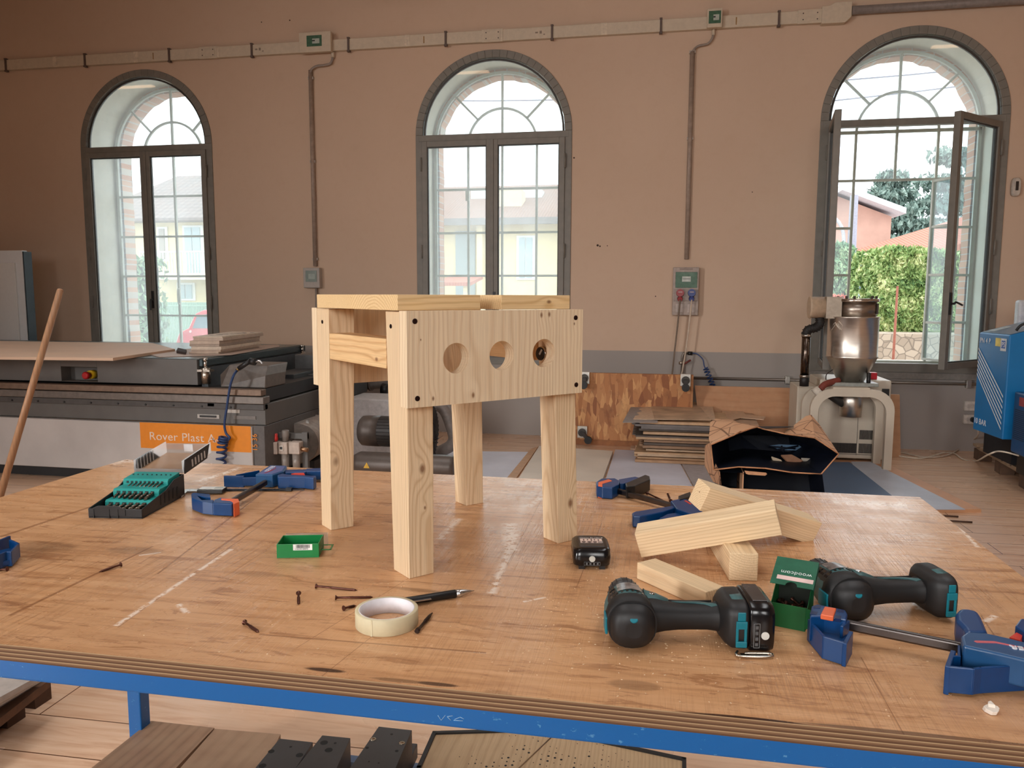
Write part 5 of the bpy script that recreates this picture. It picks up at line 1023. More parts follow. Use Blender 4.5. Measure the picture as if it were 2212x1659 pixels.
# socket panel
p, q_ = aw(1454, 578), aw(1507, 681); t = thing('wall_socket_unit', 'grey wall panel with red and blue industrial sockets', 'socket panel', ((p.x+q_.x)/2, WY, q_.z)); w = q_.x-p.x; h = p.z-q_.z; d = .085
MB().box((p.x, WY-d, q_.z), (q_.x, WY, p.z)).build('housing', plain((168, 152, 142), .5), t, bevel=.008, seg=3)
X = lambda u: p.x+w*u; Z = lambda v: q_.z+h*v
dr = MB().box((X(.10), WY-d-.006, Z(.575)), (X(.93), WY-d, Z(.90))).build('door', plain((92, 122, 104), .15), t, bevel=.003)
MB().box((X(.35), WY-d-.008, Z(.70)), (X(.68), WY-d-.006, Z(.81))).build('breaker', plain((190, 196, 188), .4), dr); MB().box((X(.37), WY-d-.009, Z(.755)), (X(.66), WY-d-.008, Z(.765))).build('lever', m_dk, dr)
for u, col, lab in ((.29, (150, 44, 48), 'red'), (.73, (44, 62, 128), 'blue')):
    mm = plain(col, .4); s_ = MB().box((X(u)-.055, WY-d-.008, Z(.30)), (X(u)+.055, WY-d, Z(.54))).build('socket_plate', plain((156, 142, 134), .5), t, bevel=.004)
    MB().cyl((X(u), WY-d-.008, Z(.465)), (X(u), WY-d-.042, Z(.47)), .036, .034, 22).build('socket_lid', mm, s_); MB().box((X(u)-.018, WY-d-.044, Z(.475)), (X(u)+.018, WY-d-.042, Z(.495))).build('lid_label', plain((190, 170, 168), .5), s_)
    MB().cyl((X(u), WY-d-.008, Z(.35)), (X(u), WY-d-.055, Z(.335)), .026, .020, 18).build('plug', mm, s_)
    MB().box((X(u)-.036, WY-d-.006, Z(.06)), (X(u)+.036, WY-d, Z(.245))).build('cover_plate', plain((188, 174, 166), .5), t, bevel=.004)
MB().box((X(.25), WY-d-.003, Z(.945)), (X(.75), WY-d, Z(.975))).build('nameplate', plain((140, 122, 112), .5), t)
for u, pts, c, lab in ((.29, [(1467, 664), (1464, 700), (1457, 760), (1452, 805), (1445, 850)], (118, 100, 84), 'brown power cord hanging from the red socket'), (.73, [(1494, 662), (1490, 690), (1481, 760), (1470, 820), (1459, 860)], (200, 182, 162), 'pale power cord hanging from the blue socket')):
    P = [V((X(u), WY-d-.055, Z(.33)))]+[aw(*q, .14) for q in pts[1:]]; tag(MB().tube(smoothpath(P, 8), .0075, 8).build('hanging_cable', plain(c, .5)), lab, 'cable')
# compressed air pipe and valve
gp = metalm((150, 142, 134), .5); zp = aw(1700, 820).z
t = thing('air_pipe', 'galvanised air pipe along the grey dado below the right window', 'pipe', (1.5, WY-.04, zp))
MB().cyl((aw(1488, 812).x, WY-.035, zp), (XR-.05, WY-.035, zp), .013, n=12).build('pipe', gp, t)
for px in (1700, 2090): x = aw(px, 815).x; MB().box((x-.02, WY-.05, zp-.035), (x+.02, WY, zp+.035)).build('bracket', metalm((190, 186, 178), .4), t, bevel=.003)
t = thing('air_valve', 'small air valve with a red lever above the chipboard panel', 'valve', aw(1475, 800, .04))
xv = aw(1473, 790).x; a, b, c = aw(1473, 806, .04), aw(1473, 770, .04), aw(1480, 763, .04)
MB().tube([V((xv, WY-.04, zp)), V((xv, WY-.04, b.z)), V((xv+.012, WY-.04, c.z)), V((xv+.05, WY-.04, c.z))], .011, 10).build('pipe', gp, t)
MB().cyl((xv+.05, WY-.04, c.z), (xv+.09, WY-.04, c.z), .017, n=14).build('coupling', m_blk, t)
MB().tube([V((xv+.005, WY-.06, aw(1, 796).z*0+b.z-.075)), V((xv+.075, WY-.075, b.z-.03))], .009, 8).build('lever', plain((116, 52, 44), .5), t)
MB().cyl((xv-.03, WY-.045, b.z-.06), (xv+.015, WY-.045, b.z-.06), .014, n=12).build('tap', metalm((196, 190, 180), .3), t)
def coil(pts, R, r, turns, n=14):
    P = smoothpath([V(p) for p in pts], 10); out = []; N_ = turns*n
    for k in range(N_+1):
        f = k/N_*(len(P)-1); i = min(int(f), len(P)-2); p = P[i].lerp(P[i+1], f-i); d = (P[i+1]-P[i]).normalized(); u = d.cross(V((0, 1, 0))).normalized(); w_ = d.cross(u); a = 2*pi*k/n
        out.append(p+(u*math.cos(a)+w_*math.sin(a))*R)
    return out
m_ho = plain((30, 62, 116), .4)
P0 = smoothpath([V((xv+.09, WY-.04, c.z)), aw(1506, 765, .05), aw(1518, 776, .06), aw(1521, 790, .07), aw(1524, 796, .08)], 5)
P1 = coil([aw(1524, 795, .08), aw(1537, 826, .09), aw(1548, 856, .10), aw(1558, 876, .11)], .022, .0055, 15)
tag(MB().tube(P0+P1, .0055, 6).build('coiled_hose', m_ho), 'blue coiled air hose hanging from the wall valve', 'hose')
# right side: sockets, detector
for (a, b), lab, plug in ((((2082, 866), (2104, 887)), 'white wall switch plate left of the blue compressor', False), (((2080, 895), (2103, 915)), 'white wall socket with a black plug in it', True)):
    p, q_ = aw(*a), aw(*b); t = thing('wall_socket', lab, 'socket', ((p.x+q_.x)/2, WY, q_.z)); w = q_.x-p.x; h = p.z-q_.z
    MB().box((p.x, WY-.03, q_.z), (q_.x+.02, WY, p.z)).build('plate', plain((206, 196, 186), .5), t, bevel=.004)
    MB().box((p.x+w*.25, WY-.033, q_.z+h*.28), (q_.x, WY-.03, p.z-h*.28)).build('insert', plain((188, 178, 170), .5), t)
    if plug:
        c = V((q_.x-.02, WY-.03, q_.z+h*.5)); MB().cyl(c, c-V((0, .05, .005)), .024, .018, 14).build('plug', m_blk, t); plugc = c-V((0, .05, .005))
P = [plugc, plugc+V((.02, -.03, -.12)), at(2085, 960, z=.03), at(2050, 982, z=.01), at(2000, 988, z=.008), at(1950, 978, z=.008), at(1900, 968, z=.008), at(1850, 960, z=.008)]
tag(MB().tube(smoothpath(P, 8), .007, 8).build('power_cable', plain((196, 178, 160), .5)), 'pale cable drooping from the black plug onto the floor', 'cable')
P = [at(*q, z=.01) for q in ((1935, 984), (1990, 990), (2040, 978), (2062, 980), (2080, 992), (2108, 996))]+[at(2135, 982, Y=6.0), at(2160, 975, Y=5.95), at(2200, 984, Y=5.9), at(2240, 996, Y=5.85)]
tag(MB().tube(smoothpath(P, 8), .006, 8).build('power_cable', plain((214, 200, 180), .5)), 'pale cable on the floor running over the pallet slats', 'cable')
p = aw(2192, 405); t = thing('alarm_sensor', 'white alarm sensor on the wall right of the open window', 'sensor', (p.x, WY, p.z-.07))
MB().loft([sring((p.x, WY-y, p.z), (1, 0, 0), (0, 0, 1), rx, rz_, 24, 3.2) for y, rx, rz_ in ((0, .036, .078), (.03, .036, .078), (.045, .028, .068))]).build('body', plain((196, 184, 172), .5), t)
MB().box((p.x-.011, WY-.048, p.z-.03), (p.x+.011, WY-.044, p.z+.045)).build('lens', plain((48, 38, 34), .3), t)
for px, py in ((565, 48), (626, 44), (1291, 531), (1312, 530)):
    pass
mk = MB(); 
for px, py, r in ((565, 48, .006), (626, 44, .007), (1291, 530, .011), (1296, 532, .008), (1312, 531, .005), (1625, 415, .005), (1240, 341, .008), (1416, 640, .006)): p = aw(px, py); mk.cyl((p.x, WY-.0025, p.z), (p.x, WY-.0005, p.z), r, n=8)
tag(mk.build('wall_marks', plain((66, 48, 38), .8)), 'small dark nail holes and chips scattered over the wall', 'marks', kind='stuff')
# ------------------------------------------------------------------ boards leaning on the front wall
def mosb():
    q = N('strand_board'); c = None; v = q.co()
    def layer(rot, sc, seedl):
        w = q.n('ShaderNodeTexVoronoi'); q.l(q.co((1, 1, .28), seedl, (0, rot, 0)), w.inputs[0]); w.inputs['Scale'].default_value = sc; return w
    a, b = layer(.5, 30, (0, 0, 0)), layer(-.6, 26, (3, 1, 2)); s1 = q.n('ShaderNodeSeparateColor'); q.l(a.outputs['Color'], s1.inputs[0]); s2 = q.n('ShaderNodeSeparateColor'); q.l(b.outputs['Color'], s2.inputs[0])
    c1 = q.ramp(s1.outputs[0], (0, L(150, 92, 52)), (.5, L(186, 126, 76)), (1, L(214, 160, 104))); c2 = q.ramp(s2.outputs[0], (0, L(140, 82, 44)), (.5, L(180, 118, 68)), (1, L(204, 150, 98)))
    c = q.mix(q.math('GREATER_THAN', s2.outputs[1], .5), c1, c2); c = q.mix(q.math('MULTIPLY', q.ramp(q.noise(v, 18, 4), (.55, 0.), (.75, 1.)), .45), c, L(110, 66, 38)); return q.fin(c, .6)
YO = 7.05; A, B, C_, D_ = at(1246, 805, Y=YO), at(1493, 808, Y=YO), at(1368, 955, Y=YO-.1), at(1246, 946, Y=YO-.1)
os_ = thing('strand_board', 'chipped strand board panel on castors leaning by the wall', 'board', (A.x, YO, 0))
zt, zb, xa, xb = A.z, .05, A.x-.02, B.x
ob = MB().hexa([(xa, YO-.04, zb), (xb, YO-.04, zb), (xb, YO+.06, zb), (xa, YO+.06, zb)], [(xa, YO, zt), (xb, YO, zt), (xb, YO+.05, zt), (xa, YO+.05, zt)]).build('panel', mosb(), os_)
MB().box((xb, YO-.03, zb), (xb+.02, YO+.05, zt)).build('edge_strip', plain((176, 120, 74), .6), os_)
MB().box((xa-.02, YO-.05, 0), (xb+.3, YO+.08, zb)).build('base', plain((150, 96, 56), .6), os_)
def castor(px, py, dirx):
    p = at(px, py, Y=YO-.045); t = MB().box((p.x-.045, YO-.055, p.z-.055), (p.x+.045, YO-.035, p.z+.055)).build('castor_plate', metalm((206, 202, 194), .35), os_, bevel=.003)
    MB().cyl((p.x, YO-.055, p.z), (p.x, YO-.09, p.z), .036, n=18).build('swivel', plain((70, 66, 62), .4, .5), t)
    w_ = V((p.x, YO-.11, p.z))+V((dirx*.05, 0, -.06)); MB().slab([(p.x-.02, YO-.125, p.z+.01), (p.x+.02, YO-.125, p.z+.01), (w_.x+.018, YO-.125, w_.z), (w_.x-.018, YO-.125, w_.z)], (0, .05, 0)).build('fork', plain((58, 54, 52), .4, .5), t)
    MB().cyl((w_.x, YO-.14, w_.z), (w_.x, YO-.10, w_.z), .034, n=20).build('wheel', m_blk, t)
castor(1263, 816, 0); castor(1481, 821, 0); castor(1258, 933, 1.2)
for p_ in ((xa+.06, zt+.01), (xb-.03, zt-.03)): pass
A, B = at(1494, 834, Y=7.18), at(1745, 838, Y=7.18); mpw = pine('X', (0, .3, -.2), (186, 132, 94), (166, 112, 74), .02, (), 31, .6, .6, .4)
tag(MB().hexa([(A.x+.10, 7.08, 0), (B.x, 7.08, 0), (B.x, 7.095, 0), (A.x+.10, 7.095, 0)], [(A.x+.03, 7.22, A.z), (B.x, 7.22, A.z), (B.x, 7.235, A.z), (A.x+.03, 7.235, A.z)]).build('plywood_sheet', mpw), 'reddish plywood sheet leaning on the wall behind the white machine', 'board')
A, B = at(1925, 853, Y=7.1), at(1945, 853, Y=7.1)
tag(MB().hexa([(A.x-.15, 6.99, 0), (B.x, 6.99, 0), (B.x, 7.02, 0), (A.x-.15, 7.02, 0)], [(A.x-.15, 7.12, A.z), (B.x, 7.12, A.z), (B.x, 7.15, A.z), (A.x-.15, 7.15, A.z)]).build('plywood_offcut', mpw), 'narrow plywood piece standing right of the white machine', 'board')
# ------------------------------------------------------------------ sheets on the floor
def sheet(name, label, quad, z0, z1, mat, group=None, cat='sheet'):
    P = [at(*q, z=z1) for q in quad]; return tag(MB().prism([tuple(p[:2]) for p in P], z0, z1).build(name, mat), label, cat, group)
m_ws = plain((206, 204, 214), .55, var=.05, sc=3); m_gs = plain((176, 168, 168), .6, var=.06, sc=30)
sheet('white_sheet', 'white sheet lying on the floor behind the left side of the bench', [(962, 974), (1142, 976), (1080, 1060), (925, 1060)], 0, .012, m_ws)
sheet('plywood_strip', 'thin brown board edge between the white sheet and the pale panel', [(1146, 970), (1163, 964), (1096, 1060), (1072, 1060)], 0, .014, plain((190, 146, 108), .6))
sheet('pale_panel', 'pale wooden panel lying on the floor right behind the stool', [(1165, 963), (1324, 974), (1285, 1080), (1090, 1080)], .002, .030, plain((214, 200, 184), .55, var=.04, sc=3))
sheet('white_sheet', 'lilac white sheet lying beside the pale panel', [(1329, 971), (1456, 977), (1512, 1080), (1294, 1080)], 0, .010, m_ws)
sheet('grey_sheet', 'speckled grey sheet lying left of the faceted cardboard box', [(1459, 977), (1545, 982), (1600, 1085), (1518, 1085)], 0, .008, m_gs)
lab = at(1472, 1050, z=.0105); tag(MB().box((lab.x-.045, lab.y-.06, .0100), (lab.x+.045, lab.y+.02, .0112)).build('paper_label', plain((236, 234, 230), .6)), 'small paper label on the lilac white sheet', 'label')
sheet('wooden_board', 'wooden board under the blue sheet at the right of the cardboard box', [(1790, 993), (1900, 994), (2120, 1100), (1700, 1100)], 0, .022, plain((196, 146, 108), .6, var=.06, sc=4))
sheet('grey_sheet', 'light grey sheet strip along the right side of the blue sheet', [(1838, 997), (1880, 997), (2085, 1100), (1900, 1100)], .022, .026, plain((176, 180, 190), .5, var=.06, sc=5))
sheet('blue_sheet', 'blue grey sheet lying right of the faceted cardboard box', [(1780, 998), (1835, 998), (1945, 1085), (1700, 1085)], .0262, .030, plain((70, 96, 128), .5, var=.06, sc=5))
for q, lab_ in (((1940, 1025), (1962, 1032), (1975, 1036)), 'short dark splinter on the floor right of the boards'), (((2025, 1113), (2070, 1116)), 'thin dark stick on the floor beside the bench'), (((2050, 1125), (2100, 1128)), 'second thin stick on the floor beside the bench, nearer'):
    P = [at(*p, z=.006) for p in q]; tag(MB().tube(P, .006, 6).build('wood_splinter', plain((70, 46, 34), .8)), lab_, 'splinter')
# stack of laser cut sheets
ys0, ys1 = 6.25, 6.95; YS = 6.3; xl, xr = at(1378, 965, Y=YS).x, at(1540, 965, Y=YS).x; ztp = at(1480, 907, Y=YS).z
cols = [(196, 160, 124), (150, 118, 92), (120, 112, 108), (176, 138, 104), (204, 176, 146), (96, 84, 76)]
nS = 15; z = .012
for k in range(nS):
    th = (ztp-.03)/nS; dx = random.uniform(-.03, .07); x0 = xl+dx; x1 = xr+random.uniform(-.05, .05)+(.25 if k < 9 else .1); y0 = YS+random.uniform(-.01, .06); h_ = th*random.choice((.55, .75, .9))
    c = random.choice(cols); mb = MB()
    if k % 4 == 1:
        pts = [(x0, y0)]+[(x0-(.03 if i % 2 else 0), y0+.05+.04*i) for i in range(12)]+[(x0, y0+.62), (x1, y0+.62), (x1, y0)]; mb.prism(pts, z, z+h_)
    else: mb.prism([(x0, y0), (x1, y0), (x1+.02, y0+.62), (x0+.03, y0+.62)], z, z+h_)
    tag(mb.build('cut_sheet', plain(c, .65, var=.08, sc=14)), 'laser cut wood sheet stacked in the pile by the wall', 'sheet', 'laser cut sheets in the pile'); z += th
def ts(name, label, quad, z0, th, mat):
    P = [at(*q, z=z0+th) for q in quad]; return tag(MB().prism([tuple(p[:2]) for p in P], z0, z0+th).build(name, mat), label, 'sheet')
zz = z+.002
ts('cut_sheet', 'grey sheet sticking out left on top of the sheet pile', [(1345, 912), (1366, 873), (1430, 872), (1420, 912)], zz, .004, plain((150, 142, 138), .6))
ts('cut_sheet', 'pale sheet with toothed left edge near the top of the pile', [(1368, 905), (1372, 898), (1382, 896), (1376, 891), (1388, 888), (1380, 883), (1392, 880), (1398, 868), (1538, 870), (1545, 906)], zz+.005, .005, plain((206, 176, 148), .6))
ts('cut_sheet', 'scorched pale sheet lying topmost on the sheet pile', [(1414, 905), (1404, 864), (1500, 864), (1536, 907)], zz+.011, .006, plain((184, 154, 126), .6, var=.16, sc=6))
ts('cut_sheet', 'pale strip with comb teeth at the right end of the pile', [(1560, 885), (1548, 878), (1600, 880), (1610, 895), (1654, 900), (1650, 906), (1600, 902), (1560, 912)], zz-.03, .006, plain((206, 172, 142), .6))
ts('cut_sheet', 'wide sheet jutting out right from the sheet pile', [(1536, 908), (1530, 876), (1620, 880), (1645, 930), (1560, 925)], zz-.045, .006, plain((182, 150, 124), .6))
sheet('cut_sheet', 'large pale sheet at the bottom left of the sheet pile', [(1362, 969), (1366, 920), (1420, 922), (1430, 972)], .001, .010, plain((196, 168, 144), .6))
# ------------------------------------------------------------------ router machine on the left
YM = 4.95; Ax = lambda px, py, Y=YM: at(px, py, Y=Y)
m_mg = plain((98, 95, 92), .42, var=.04, sc=8); m_md = plain((40, 40, 42), .5, var=.06, sc=8); m_mw = plain((192, 186, 182), .55, var=.05, sc=3); m_orn = plain((232, 138, 24), .45, var=.02)
xr_bed = Ax(425, 776).x; xr_base = Ax(578, 900).x; ztop = Ax(425, 777).z; zbed0 = Ax(425, 832).z; zba = Ax(560, 838).z; XLm = -7.2
mc = thing('router_machine', 'long grey and white router machine with an orange name strip', 'machine', (xr_base, YM, 0))
YBk = at(655, 746, z=ztop).y
rx0, rx1 = Ax(131, 790).x, Ax(209, 790).x; rz0, rz1 = Ax(150, 823).z, Ax(150, 792).z
mb = MB().box((XLm, YM+.10, zbed0), (xr_bed, YBk, ztop)).box((XLm, YM, zbed0), (rx0, YM+.10, ztop)).box((rx1, YM, zbed0), (xr_bed, YM+.10, ztop)).box((rx0, YM, rz1), (rx1, YM+.10, ztop)).box((rx0, YM, zbed0), (rx1, YM+.10, rz0))
mb.build('bed', m_mg, mc, bevel=.006)
c = Ax(183, 811); MB().cyl((c.x, YM+.10, c.z), (c.x, YM+.05, c.z), .032, n=20).build('stop_collar', plain((214, 174, 30), .4), mc)
MB().lathe((c.x, YM+.06, c.z-.002), (0, -1, 0), [(0, .016), (.03, .016), (.032, .026), (.055, .028), (.064, .020)], 24).build('emergency_stop', plain((176, 28, 30), .35), mc)
MB().box((XLm, YM+.01, ztop), (xr_bed+.01, YBk, ztop+.006)).build('bed_surface', plain((84, 92, 92), .3, var=.1, sc=60), mc)
MB().box((xr_bed, YM+.02, ztop-.05), (xr_bed+.03, YBk, ztop)).build('bed_side_rail', plain((60, 72, 76), .35, .3), mc, bevel=.004)
MB().box((xr_bed+.0, YM+.05, zbed0-.02), (xr_bed+.05, YBk-.1, ztop-.06)).build('bed_side_panel', plain((74, 78, 82), .5), mc)
x = xr_bed+.045
for Yc in (YM+.03, YBk-.10):
    cy = MB().cyl((x, Yc, ztop-.06), (x, Yc, ztop-.17), .032, n=20).box((x-.05, Yc-.03, ztop-.085), (x+.05, Yc+.03, ztop-.07)).build('locating_cylinder', metalm((186, 176, 164), .3), mc)
    MB().cyl((x, Yc, ztop-.07), (x, Yc, ztop+.01), .012, n=14).cyl((x, Yc, ztop-.01), (x, Yc, ztop+.01), .016, n=14).build('rod', metalm((210, 206, 200), .2), cy)
# base
zw = Ax(300, 907).z; YF = YM-.06
MB().box((XLm, YF+.03, zw), (xr_base, YBk+.1, zba-.11)).build('base', m_mg, mc, bevel=.004)
MB().box((XLm, YF+.07, zba-.10), (xr_base-.02, YBk, zbed0-.015)).build('inner_beam', m_md, mc)
zr = Ax(300, 852).z; MB().box((XLm, YF-.01, zba-.105), (xr_base+.01, YF+.08, zba-.055)).build('rail_cover', plain((120, 112, 106), .35, .3), mc, bevel=.004)
MB().box((XLm, YF, zba-.05), (xr_base-.01, YF+.07, zba-.006)).build('upper_rail', plain((126, 104, 88), .4, .3), mc, bevel=.004)
MB().box((XLm, YF+.01, zba-.15), (xr_base, YF+.07, zba-.11)).build('lower_rail', plain((78, 74, 72), .45), mc, bevel=.003)
bo = MB(); 
for k in range(16): x = xr_base-.25-k*.22; bo.cyl((x, YF+.012, zba-.135), (x, YF+.004, zba-.135), .007, n=8)
bo.build('bolt', m_blk, mc)['kind'] = 'stuff'
wp = MB().slab([(XLm, YF, Ax(0, 1026).z*0+.085), (Ax(150, 1).x, YF, .085), (xr_base-.09, YF, .085), (xr_base-.09, YF, zw-.01), (XLm, YF, zw+.0)], (0, .06, 0)).build('skirt_panel', m_mw, mc, bevel=.006)
MB().box((xr_base-.085, YF+.01, .085), (xr_base, YBk, zw-.002)).build('end_panel', plain((96, 92, 90), .5), mc, bevel=.004)
MB().box((XLm, YF+.08, .0), (xr_base-.05, YBk, .084)).build('plinth', m_md, mc)
A, B = Ax(302, 912, YF), Ax(543, 965, YF); ox0, ox1, oz1, oz0 = A.x, B.x, A.z, A.z-.185
osn = MB().box((ox0, YF-.002, oz0), (ox1, YF, oz1)).build('name_strip', m_orn, mc)
wt = plain((236, 214, 196), .5); text('lettering', 'Rover Plast A', (ox0+.07, YF-.003, oz0+.062), (1, 0, 0), (0, 0, 1), .082, wt, osn, .0004, sx=1.08); text('lettering', 'Smart', (ox0+.565, YF-.003, oz0+.062), (1, 0, 0), (0, 0, 1), .042, wt, osn, .0004, sx=1.1)
text('number', '15 36', (ox1+.045, YF-.002, oz0+.01), (0, 0, 1), (-1, 0, 0), .052, m_orn, mc, .0004)
A, B = Ax(494, 867), Ax(523, 891); MB().box((A.x, YF+.026, B.z), (B.x, YF+.03, A.z)).build('rating_plate', plain((198, 192, 186), .5, var=.1, sc=200), mc)
A, B = Ax(433, 893), Ax(480, 903); h = MB().box((A.x, YF+.022, B.z), (B.x, YF+.03, A.z)).build('handle_plate', plain((190, 184, 178), .4), mc); MB().box((A.x+.02, YF+.016, B.z+.008), (B.x-.02, YF+.022, A.z-.006)).build('grip', m_blk, h)
A, B = Ax(537, 869), Ax(554, 882); MB().box((A.x, YF+.024, B.z), (B.x, YF+.03, A.z)).build('small_plate', plain((140, 132, 126), .4), mc); A, B = Ax(510, 896), Ax(558, 905); MB().box((A.x, YF+.024, B.z), (B.x, YF+.03, A.z)).build('type_plate', plain((120, 114, 110), .4), mc)
A, B = Ax(454, 866), Ax(474, 879); MB().box((A.x, YF+.01, B.z), (B.x, YF+.03, A.z)).build('plug_cover', m_blk, mc, bevel=.01)
# grey control cover at the end and the darker cabinet behind
A, B = Ax(471, 790), Ax(576, 838); MB().slab([(A.x, YM+.02, zba-.005), (B.x-.02, YM+.02, zba-.005), (B.x-.02, YM+.02, zba+.085), (B.x-.035, YM+.10, A.z), (A.x+.03, YM+.10, A.z), (A.x, YM+.02, zba+.085)], (0, .30, 0)).build('end_cover', plain((106, 98, 92), .45), mc, bevel=.008)
A, B = at(575, 808, Y=5.6), at(760, 915, Y=5.6); MB().box((A.x, 5.62, B.z-.5 if B.z > .6 else 0), (A.x+.22, 6.1, A.z)).build('cable_cabinet', plain((58, 60, 62), .5), mc, bevel=.006)
A, B = at(614, 808, Y=5.85), at(700, 866, Y=5.85); MB().box((A.x, 5.86, B.z), (B.x+.12, 6.5, A.z)).build('beam_cover', plain((66, 68, 70), .45), mc, bevel=.008)
MB().box((A.x, 6.0, .05), (B.x+.1, 6.4, B.z)).build('rear_frame', plain((26, 32, 44), .6), mc)
A, B = at(630, 767, Y=6.05), at(712, 808, Y=6.05); MB().box((A.x, 6.1, B.z), (B.x, 6.5, A.z)).build('rear_box', plain((84, 84, 84), .45), mc, bevel=.008)
# blow gun and coiled hose on the end cover
g0, g1, g2 = Ax(516, 796, YM+.0), Ax(540, 780, YM+.0), Ax(552, 782, YM+.0)
bg_ = thing('blow_gun', 'black air blow gun resting on the router end cover', 'air gun', g0)
MB().tube([g0, g0.lerp(g1, .5), g1], .017, 10).build('body', plain((34, 34, 36), .35), bg_); MB().tube([g1, g2], .024, 10).build('head', plain((28, 28, 30), .4), bg_); MB().tube(smoothpath([g2, Ax(560, 779), Ax(567, 786)]), .006, 8).build('nozzle', metalm((200, 200, 204), .3), bg_); MB().tube([g0, Ax(511, 801, YM)], .012, 10).build('fitting', metalm((170, 140, 90), .4), bg_)
Yh = YF-.05; P0 = smoothpath([Ax(511, 801, YM-.01), Ax(503, 815, Yh), Ax(496, 840, Yh), Ax(490, 880, Yh), Ax(485, 915, Yh), Ax(488, 935, Yh), Ax(496, 945, Yh), Ax(492, 951, Yh)], 6)
P1 = coil([Ax(484, 945, Yh), Ax(480, 965, Yh), Ax(477, 1010, Yh), Ax(474, 1060, Yh)], .030, .0085, 10)
tag(MB().tube(P0+P1, .0085, 8).build('coiled_hose', plain((28, 58, 104), .4)), 'blue coiled air hose hanging in front of the orange strip', 'hose')
# boards on the bed
zt_ = ztop+.008
def bedsheet(name, label, quad, th, mat, z=zt_, cat='board'): return tag(MB().prism([tuple(at(*q, z=z+th)[:2]) for q in quad], z, z+th).build(name, mat), label, cat)
bedsheet('fibreboard_sheet', 'large pale fibreboard sheet lying on the router bed', [(-250, 768), (244, 773), (378, 754), (330, 741), (-250, 733)], .020, plain((214, 182, 156), .6, var=.03, sc=3))
bedsheet('thin_sheet', 'thin pale sheet under the stacked panels on the router bed', [(345, 771), (318, 764), (420, 752), (600, 744), (605, 748), (500, 766)], .004, plain((188, 166, 152), .6, var=.06))
bedsheet('dark_cloth', 'dark folded felt piece between the fibreboard and panel stack', [(381, 758), (401, 761), (403, 755), (384, 751)], .022, plain((58, 46, 42), .8), cat='felt')
rr = random.Random(3)
Pq = [(418, 764), (413, 757), (560, 746), (566, 749), (476, 764)]
base = [at(*q, z=zt_+.006) for q in ((414, 764), (478, 764), (565, 750), (500, 748))]; zc_ = zt_+.006
for k, (th, lab) in enumerate(((.014, 'lowest pale panel of the stack on the router bed'), (.016, 'second pale panel from the bottom of the router bed stack'), (.024, 'third pale panel from the bottom of the router bed stack'), (.018, 'fourth pale panel from the bottom of the router bed stack'), (.026, 'fifth pale panel, below the topmost two, on the router bed'), (.022, 'sixth pale panel, right below the topmost of the bed stack'), (.010, 'topmost pale panel with dark print on the router bed stack'))):
    j = [V((rr.uniform(-.02, .02)+(-.012 if k == 0 else 0), rr.uniform(-.01, .01)+YM*0, 0)) for _ in range(1)][0]
    t = thing('pale_panel', lab, 'panel', (base[0].x, base[0].y, zc_)); MB().prism([tuple((p+j)[:2]) for p in base], zc_, zc_+th-.0008).build('panel', plain(((206, 184, 164), (198, 176, 158), (214, 196, 176), (192, 172, 156))[k % 4], .6, var=.06, sc=30), t)
    if k == 6:
        m = MB()
        for i in range(14): p = base[0].lerp(base[2], .25+.042*i)+V((rr.uniform(-.02, .02), rr.uniform(.0, .08), 0)); m.box((p.x-.016, p.y-.012, zc_+th-.0008), (p.x+.012, p.y+.012, zc_+th))
        m.build('print', plain((70, 62, 60), .6), t)
    zc_ += th
# white cabinet door at the far left
A, B = at(-60, 540, Y=6.6), at(36, 737, Y=6.6); t = thing('white_cabinet', 'white cabinet cropped by the left edge of the frame', 'cabinet', (A.x, 6.6, 0)); xr_ = at(25, 540, Y=6.6).x
MB().box((A.x-.6, 6.72, 0), (xr_, 6.79, A.z)).build('body', plain((226, 228, 230), .5, var=.01), t, bevel=.005); MB().box((A.x-.55, 6.70, .05), (xr_-.075, 6.719, at(5, 566, Y=6.58).z)).build('door', plain((228, 228, 226), .5, var=.01), t, bevel=.003)
MB().box((xr_, 6.73, 0), (xr_+.012, 6.83, A.z-.01)).build('side_gasket', plain((40, 52, 60), .5), t)
# broom handle
A, B = at(130, 628, Y=2.3), at(0, 1072, Y=2.15); d = (A-B).normalized(); t = thing('broom', 'slanting wooden broom handle left of the router, cropped below', 'broom', B-d*.02)
MB().cyl(B-d*.05, A, .0115, .0105, 14).lathe(A, d, [(0, .0105), (.004, .009), (.007, .004)], 14).build('handle', pine('Z', (0, .03, 0), (150, 98, 62), (122, 76, 46), .01, (), 41, .45), t)
lo_ = B-d*.05; fl_ = V((lo_.x-.35, lo_.y-.1, .02)); MB().cyl(V((lo_.x-.34, lo_.y-.1, .12)), lo_, .0115, n=10).build('lower_shaft', plain((170, 166, 160), .4), t); MB().box((fl_.x-.16, fl_.y-.03, .0), (fl_.x+.16, fl_.y+.03, .11)).build('head', m_blk, t)
